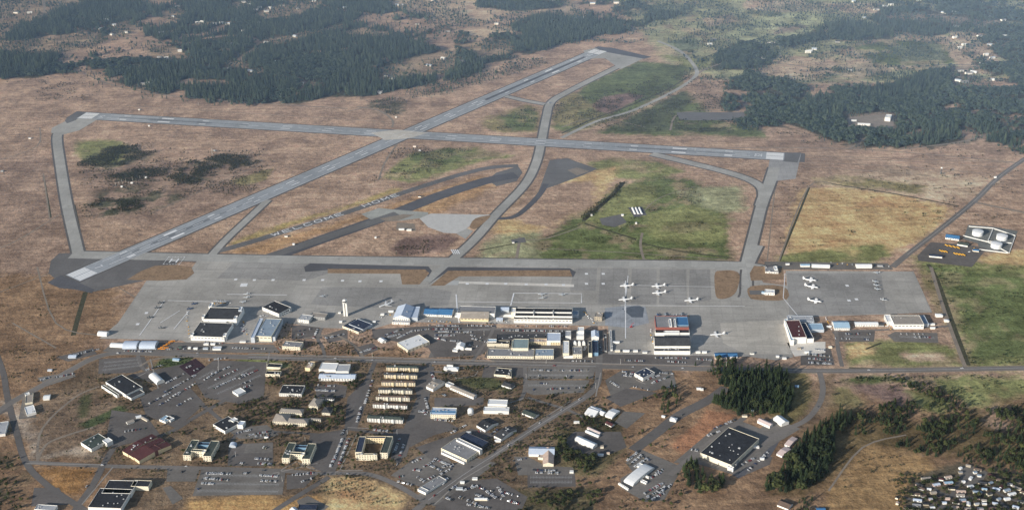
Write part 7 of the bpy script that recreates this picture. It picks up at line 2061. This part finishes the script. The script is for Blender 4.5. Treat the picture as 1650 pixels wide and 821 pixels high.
# ---- near trees
NEAR = [   # outline, spacing, mean height, broadleaf share, gap, label
    ([(1148, 642), (1156, 618), (1190, 594), (1240, 592), (1262, 606), (1272, 640), (1266, 668), (1228, 668), (1188, 670), (1152, 655)], 7.4, 23, .05, 0, 'tall dark conifer in the dense square grove above the black warehouse'),
    ([(1108, 592), (1112, 582), (1160, 584), (1195, 588), (1192, 600), (1160, 606), (1130, 600)], 9, 15, .4, .1, 'mid height tree in the hedge at the upper left of the grove'),
    ([(1150, 588), (1185, 588), (1180, 615), (1160, 618), (1148, 605)], 9, 22, .1, .1, 'tall conifer at the upper left corner of the grove'),
    ([(1262, 762), (1275, 732), (1300, 702), (1320, 682), (1345, 667), (1372, 672), (1354, 700), (1347, 742), (1330, 772), (1290, 792), (1235, 792), (1240, 778)], 9.5, 24, .12, .12, 'conifer in the curved wood right of the pink roofed sheds'),
    ([(1098, 742), (1115, 748), (1135, 763), (1182, 775), (1175, 788), (1140, 797), (1108, 786), (1092, 762)], 10.5, 20, .2, .22, 'conifer in the belt below the black warehouse'),
    ([(1345, 657), (1400, 652), (1440, 680), (1480, 692), (1530, 677), (1562, 690), (1600, 660), (1650, 645), (1700, 640), (1700, 760), (1650, 758), (1600, 742), (1560, 737), (1530, 702), (1480, 707), (1430, 702), (1390, 682)], 11.5, 17, .3, .46, 'tree in the open wood above the trailer park'),
    ([(1480, 690), (1540, 690), (1600, 735), (1680, 750), (1680, 775), (1610, 765), (1560, 748), (1500, 735), (1440, 715)], 11, 15, .3, .38, 'tree in the belt just above the trailer park'), ([(1345, 650), (1420, 640), (1480, 660), (1560, 650), (1570, 690), (1480, 700), (1380, 700)], 14, 14, .5, .5, 'tree on the rough slope under the green hollow'),
    ([(1452, 612), (1500, 624), (1540, 640), (1547, 668), (1530, 668), (1502, 642), (1455, 622)], 11, 13, .55, .2, 'tree in the curved line through the green hollow'),
    ([(1375, 606), (1425, 603), (1470, 609), (1466, 614), (1378, 613)], 9, 7, .9, .3, 'bushy tree along the main road right of the curve'),
    ([(1410, 655), (1470, 650), (1462, 682), (1420, 680)], 12, 14, .4, .3, 'tree in the clump below the maroon heath'),
    ([(895, 705), (925, 700), (960, 735), (955, 762), (915, 765), (905, 745)], 11, 14, .5, .3, 'tree in the belt below the bright white shed'),
    ([(925, 668), (950, 672), (1005, 690), (1000, 702), (945, 702), (928, 690)], 12, 10, .75, .35, 'bushy tree around the cross shaped house'),
    ([(1000, 640), (1075, 622), (1082, 640), (1040, 648), (1005, 655)], 15, 15, .3, .45, 'tree in the row above the brown slope'),
    ([(1060, 640), (1085, 620), (1100, 640), (1085, 665), (1062, 665)], 13, 17, .1, .35, 'dark conifer on the brown slope left of the grove'),
    ([(820, 795), (960, 788), (965, 830), (830, 830)], 13, 11, .6, .45, 'bushy tree at the bottom edge in the middle'),
    ([(-40, 740), (22, 735), (36, 770), (30, 830), (-40, 830)], 13, 9, .8, .4, 'bushy tree at the bottom left edge'),
    ([(410, 600), (600, 595), (590, 660), (560, 700), (430, 705), (370, 670), (380, 640)], 15, 9, .95, .44, 'garden tree around the cream offices and the tan roofed court'), ([(160, 590), (420, 590), (430, 700), (160, 760)], 24, 7, .95, .52, 'small tree at the edges of the slanted lots'),
    ([(430, 700), (700, 690), (700, 770), (300, 770), (200, 740)], 18, 8, .95, .48, 'garden tree near the twin barracks and the courtyard block'), ([(660, 590), (960, 590), (1000, 700), (900, 720), (700, 760)], 20, 8, .95, .5, 'garden tree among the halls beside the diagonal road'), ([(440, 555), (800, 555), (800, 585), (400, 572)], 14, 6, .8, .5, 'small tree in the verge above the main road'), ([(400, 578), (960, 588), (960, 596), (400, 586)], 11, 6, .8, .42, 'small tree in the verge below the main road'), ([(840, 690), (1100, 690), (1130, 830), (700, 830)], 20, 8, .95, .5, 'tree on the rough brown ground at the lower middle'), ([(0, 600), (160, 590), (160, 830), (0, 830)], 30, 5, .9, .62, 'bush on the rough ground at the far left'),
    ([(535, 600), (600, 592), (585, 650), (560, 690), (500, 700), (530, 640)], 14, 10, .7, .45, 'tree in the gardens left of the barracks rows'),
    ([(430, 605), (500, 610), (500, 625), (440, 625)], 14, 9, .6, .5, 'tree between the cream offices'), ([(430, 685), (540, 688), (540, 700), (440, 698)], 12, 8, .7, .4, 'tree in front of the tan roofed court'),
    ([(445, 655), (540, 632), (540, 655), (500, 668), (450, 662)], 14, 9, .7, .55, 'tree inside the tan roofed court'),
    ([(592, 660), (660, 662), (655, 668), (600, 668)], 10, 8, .8, .4, 'tree before the lowest barracks'), ([(595, 684), (640, 685), (660, 695), (600, 695)], 11, 9, .8, .4, 'tree behind the courtyard block'),
    ([(1036, 578), (1100, 583), (1080, 588), (985, 584), (990, 577)], 9, 6, .95, .35, 'bush in the hedge below the bluish patch'), ([(250, 588), (262, 574), (318, 572), (312, 582), (275, 594)], 10, 6, .95, .5, 'bush in the hedged corner above the maroon yard'),
    ([(440, 704), (475, 704), (470, 735), (448, 735)], 12, 9, .6, .5, 'tree left of the right U shaped barracks'), ([(700, 505), (470, 495), (500, 498), (550, 505), (545, 510), (500, 503)], 10, 5, 1, .5, 'bush in the hedge behind the tower offices'),
    ([(1280, 800), (1310, 805), (1320, 830), (1270, 830)], 12, 12, .5, .3, 'tree beside the half hidden house'), ([(1445, 765), (1650, 762), (1660, 830), (1440, 830)], 9, 9, .85, .36, 'garden tree between the trailer homes'),
    ([(1230, 600), (1245, 592), (1250, 600)], 10, 24, 0, 0, 'conifer at the top of the grove'), ([(690, 600), (720, 586), (780, 592), (775, 600), (720, 606)], 13, 7, .8, .5, 'small tree around the ring path'), ([(560, 552), (600, 548), (605, 560), (565, 570)], 13, 6, .9, .5, 'bush by the lot below the tower'),
    ([(1560, 520), (1590, 560), (1580, 590), (1562, 585), (1545, 535)], 12, 6, .9, .45, 'bush along the perimeter road by the meadow'), ([(150, 600), (300, 600), (300, 760), (60, 760)], 48, 7, .6, .5, 'lone small tree near the running track'), ([(700, 620), (960, 620), (960, 760), (700, 780)], 44, 8, .6, .5, 'lone small tree near the diagonal road'),
]
near = []
for poly, sp, hh, bs, gap, lb in NEAR:
    X, Y, U, V = scatter(poly, sp)
    k = ~blocked(U, V, ALLMASK + BFOOT) & (fnoise(X, Y, 38, 93) > gap * .95)
    for x, y, v in zip(X[k], Y[k], V[k]):
        near.append((x, y, hh * random.uniform(.5, 1.25), random.random() < bs, lb, v))
near.sort(key=lambda t: t[0] ** 2 + t[1] ** 2 - t[2] * 40000)
print('near trees', len(near))
IND = [t for t in near if t[5] < 828][:300]
ids = set(id(t) for t in IND)
REST = [t for t in near if id(t) not in ids]
for x, y, h, br, lb, v in IND:
    nm = 'broadleaf_tree' if br else 'pine_tree'
    r = empty(nm, x, y, random.random() * 6.28)
    s = h / (11 if br else 22)
    r.scale = (s * random.uniform(.9, 1.3),) * 2 + (s,)
    link('trunk', TRUNK_B if br else TRUNK_C, r)
    link('crown', random.choice(CROWN_B if br else CROWN_C), r)
    if br:
        lb = lb.replace('tall dark conifer', 'round broadleaf tree').replace('dark conifer', 'broadleaf tree').replace('tall conifer', 'broadleaf tree').replace('conifer', 'broadleaf tree')
    elif 'conifer' not in lb:
        lb = lb.replace('bushy tree', 'pointed tree').replace('bush ', 'pointed young tree ', 1)
    if br and 'conifer' not in lb and not lb.startswith(('round', 'broadleaf', 'bush')):
        lb = 'round crowned ' + lb
    elif not br and not lb.startswith(('tall', 'dark', 'conifer', 'pointed')):
        lb = 'pointed ' + lb
    tag(r, lb, 'tree', lb)
scatter_stuff('woodland', 'groves and garden trees of dark conifers and olive broadleaf trees around the base', SRC_N, [(x, y, 0, random.random() * 6.28, h / (14 if br else 22), random.randrange(5, 8) if br else random.randrange(5)) for x, y, h, br, lb, v in REST])

# ---- scrub on the airfield and low bushes everywhere
SCR = [([(160, 585), (960, 590), (960, 760), (700, 820), (160, 760)], 9, .50), ([(440, 520), (800, 520), (800, 580), (440, 572)], 9, .52), ([(128, 258), (165, 240), (205, 230), (222, 236), (220, 246), (255, 248), (225, 262), (165, 275), (140, 270)], 4.6, .36), ([(175, 285), (205, 275), (272, 274), (268, 284), (215, 292), (180, 292)], 4.6, .38), ([(272, 290), (300, 268), (355, 250), (400, 252), (415, 262), (370, 272), (345, 284), (300, 297)], 4.6, .38), ([(150, 330), (165, 318), (215, 320), (250, 318), (235, 335), (200, 345), (160, 344)], 4.6, .38), ([(130, 230), (440, 245), (420, 310), (220, 350), (130, 350)], 11, .50),
       ([(590, 165), (612, 160), (650, 166), (654, 182), (625, 186), (600, 178)], 8, .3), ([(800, 185), (866, 178), (864, 210), (800, 208)], 9, .42), ([(900, 165), (1100, 110), (1130, 130), (960, 210), (895, 205)], 9, .44), ([(1000, 190), (1140, 150), (1230, 215), (960, 215)], 9, .40), ([(620, 240), (760, 238), (720, 262), (640, 290)], 9, .46), ([(60, 130), (180, 140), (150, 160), (60, 160)], 10, .5),
       ([(955, 168), (1010, 150), (1045, 154), (985, 184)], 9, .45), ([(640, 270), (600, 300), (580, 290), (620, 260)], 10, .5), ([(1480, 430), (1700, 430), (1700, 590), (1560, 585)], 13, .60), ([(880, 380), (1000, 300), (1125, 290), (1180, 420), (850, 420)], 12, .60), ([(940, 355), (1008, 292), (1012, 297), (948, 362)], 5, .2), ([(1340, 610), (1650, 605), (1650, 700), (1340, 660)], 12, .5), ([(1330, 790), (1400, 715), (1540, 750), (1460, 830)], 16, .58),
       ([(900, 700), (1000, 700), (1110, 770), (1100, 830), (900, 830)], 15, .56), ([(-40, 440), (120, 440), (200, 460), (120, 560), (-40, 640)], 17, .62), ([(130, 280), (420, 262), (430, 300), (150, 350)], 12, .52), ([(630, 392), (740, 380), (715, 408), (640, 412)], 10, .5), ([(1240, 280), (1600, 280), (1540, 330), (1250, 420)], 20, .6), ([(640, 160), (880, 90), (880, 105), (700, 150)], 10, .4), ([(1240, 215), (1560, 225), (1540, 240), (1300, 236)], 11, .45),
       ([(280, 640), (560, 640), (560, 750), (280, 750)], 17, .5), ([(0, 60), (600, 100), (600, 170), (0, 130)], 25, .4), ([(1370, 240), (1650, 240), (1650, 360), (1500, 420)], 20, .55), ([(1050, -20), (1650, -20), (1650, 140), (1100, 140)], 15, .42), ([(1070, 130), (1180, 120), (1190, 215), (1020, 215)], 13, .47), ([(60, 570), (60, 750), (160, 750), (160, 600)], 16, .58), ([(0, 560), (120, 560), (60, 620), (10, 640)], 14, .58)]
bp = []
for poly, sp, gt in SCR:
    X, Y, U, V = scatter(poly, sp, 1.2)
    k = (fnoise(X, Y, 48, 97) > gt) & ~blocked(U, V, ALLMASK + BFOOT)
    for x, y in zip(X[k], Y[k]):
        bp.append((x, y, -.2, random.random() * 6.28, random.uniform(.8, 2.4), random.randrange(4)))
scatter_stuff('scrub', 'patchy dark scrub and low bushes growing over the dry airfield grass', SRC_B, bp)
print('bushes', len(bp))
SKYS, SUNS, HAZE, HAZE2 = .11, 5.0, .000009, .00007

# ================================================================== LIGHT, AIR, CAMERA
SUN_AZ, SUN_EL = 40.8, 18.2       # direction the shadows run (from +X), height of the sun
w = bpy.data.worlds.new('World')
scn.world = w
w.use_nodes = True
nt = w.node_tree
bg = nt.nodes['Background']
sky = N(nt, 'ShaderNodeTexSky', sky_type='NISHITA')
sky.sun_disc = False
sky.sun_elevation = R_(SUN_EL)
sx, sy = -math.cos(R_(SUN_AZ)), -math.sin(R_(SUN_AZ))   # towards the sun
sky.sun_rotation = math.atan2(sx, sy)
sky.altitude = 100
sky.air_density = 1.0
sky.dust_density = 1.0
nt.links.new(sky.outputs[0], bg.inputs[0])
bg.inputs[1].default_value = SKYS
sl = bpy.data.lights.new('sun', 'SUN')
sl.energy = SUNS
sl.angle = R_(.5)
sl.color = (1.0, .95, .865)
so = link('sun', sl)
d = Vector((-sx * math.cos(R_(SUN_EL)), -sy * math.cos(R_(SUN_EL)), -math.sin(R_(SUN_EL))))
so.rotation_euler = d.to_track_quat('-Z', 'Y').to_euler()
so.location = (-3000, -2000, 2500)

for o in scn.objects:
    if o.name.split('.')[0] in ('runway_marking', 'painted_greeting', 'apron_marking', 'helipad_marking', 'crossing_marking', 'parking_stripe', 'road_line', 'footpath', 'rubber_streak'):
        o.location[2] = .03

# thin haze over the whole area
hz = MB()
hz.box(-14000, 14000, -6000, 16000, -60, 1500)
mh = bpy.data.materials.new('haze')
mh.use_nodes = True
t = mh.node_tree
t.nodes.remove(t.nodes['Principled BSDF'])
vs = N(t, 'ShaderNodeVolumeScatter')
vs.inputs['Color'].default_value = (.55, .76, 1, 1)
vs.inputs['Density'].default_value = HAZE
vs.inputs['Anisotropy'].default_value = .0
t.links.new(vs.outputs[0], t.nodes['Material Output'].inputs['Volume'])
hz2 = MB()
hz2.box(-13000, 13000, 3050, 15000, -50, 800)
mh2 = mh.copy()
mh2.name = 'haze_bank'
mh2.node_tree.nodes['Volume Scatter'].inputs['Density'].default_value = HAZE2
mh2.node_tree.nodes['Volume Scatter'].inputs['Color'].default_value = (.40, .60, 1, 1)
mh2.node_tree.nodes['Volume Scatter'].inputs['Anisotropy'].default_value = -.42
tag(hz2.obj('haze_bank', mh2), 'bluer haze bank lying over the far fields and woods', kind='stuff')
if HAZE:
    ho = hz.obj('haze', mh)
    tag(ho, 'thin blue summer haze lying over the whole airfield and its woods', kind='stuff')

cam = bpy.data.cameras.new('camera')
co_ = link('camera', cam)
cam.sensor_width = 36
cam.lens = FOC / 1650 * 36
cam.clip_start = 10
cam.clip_end = 120000
co_.matrix_world = Matrix.Translation((0, 0, ALT)) @ Matrix.Rotation(math.pi / 2 - PIT, 4, 'X') @ Matrix.Rotation(ROL, 4, 'Z')
scn.camera = co_
scn.view_settings.view_transform = 'Standard'
scn.view_settings.look = 'None'
scn.view_settings.exposure = 0
scn.cycles.max_bounces = 4
scn.cycles.diffuse_bounces = 2
scn.cycles.volume_bounces = 0
scn.cycles.use_denoising = True
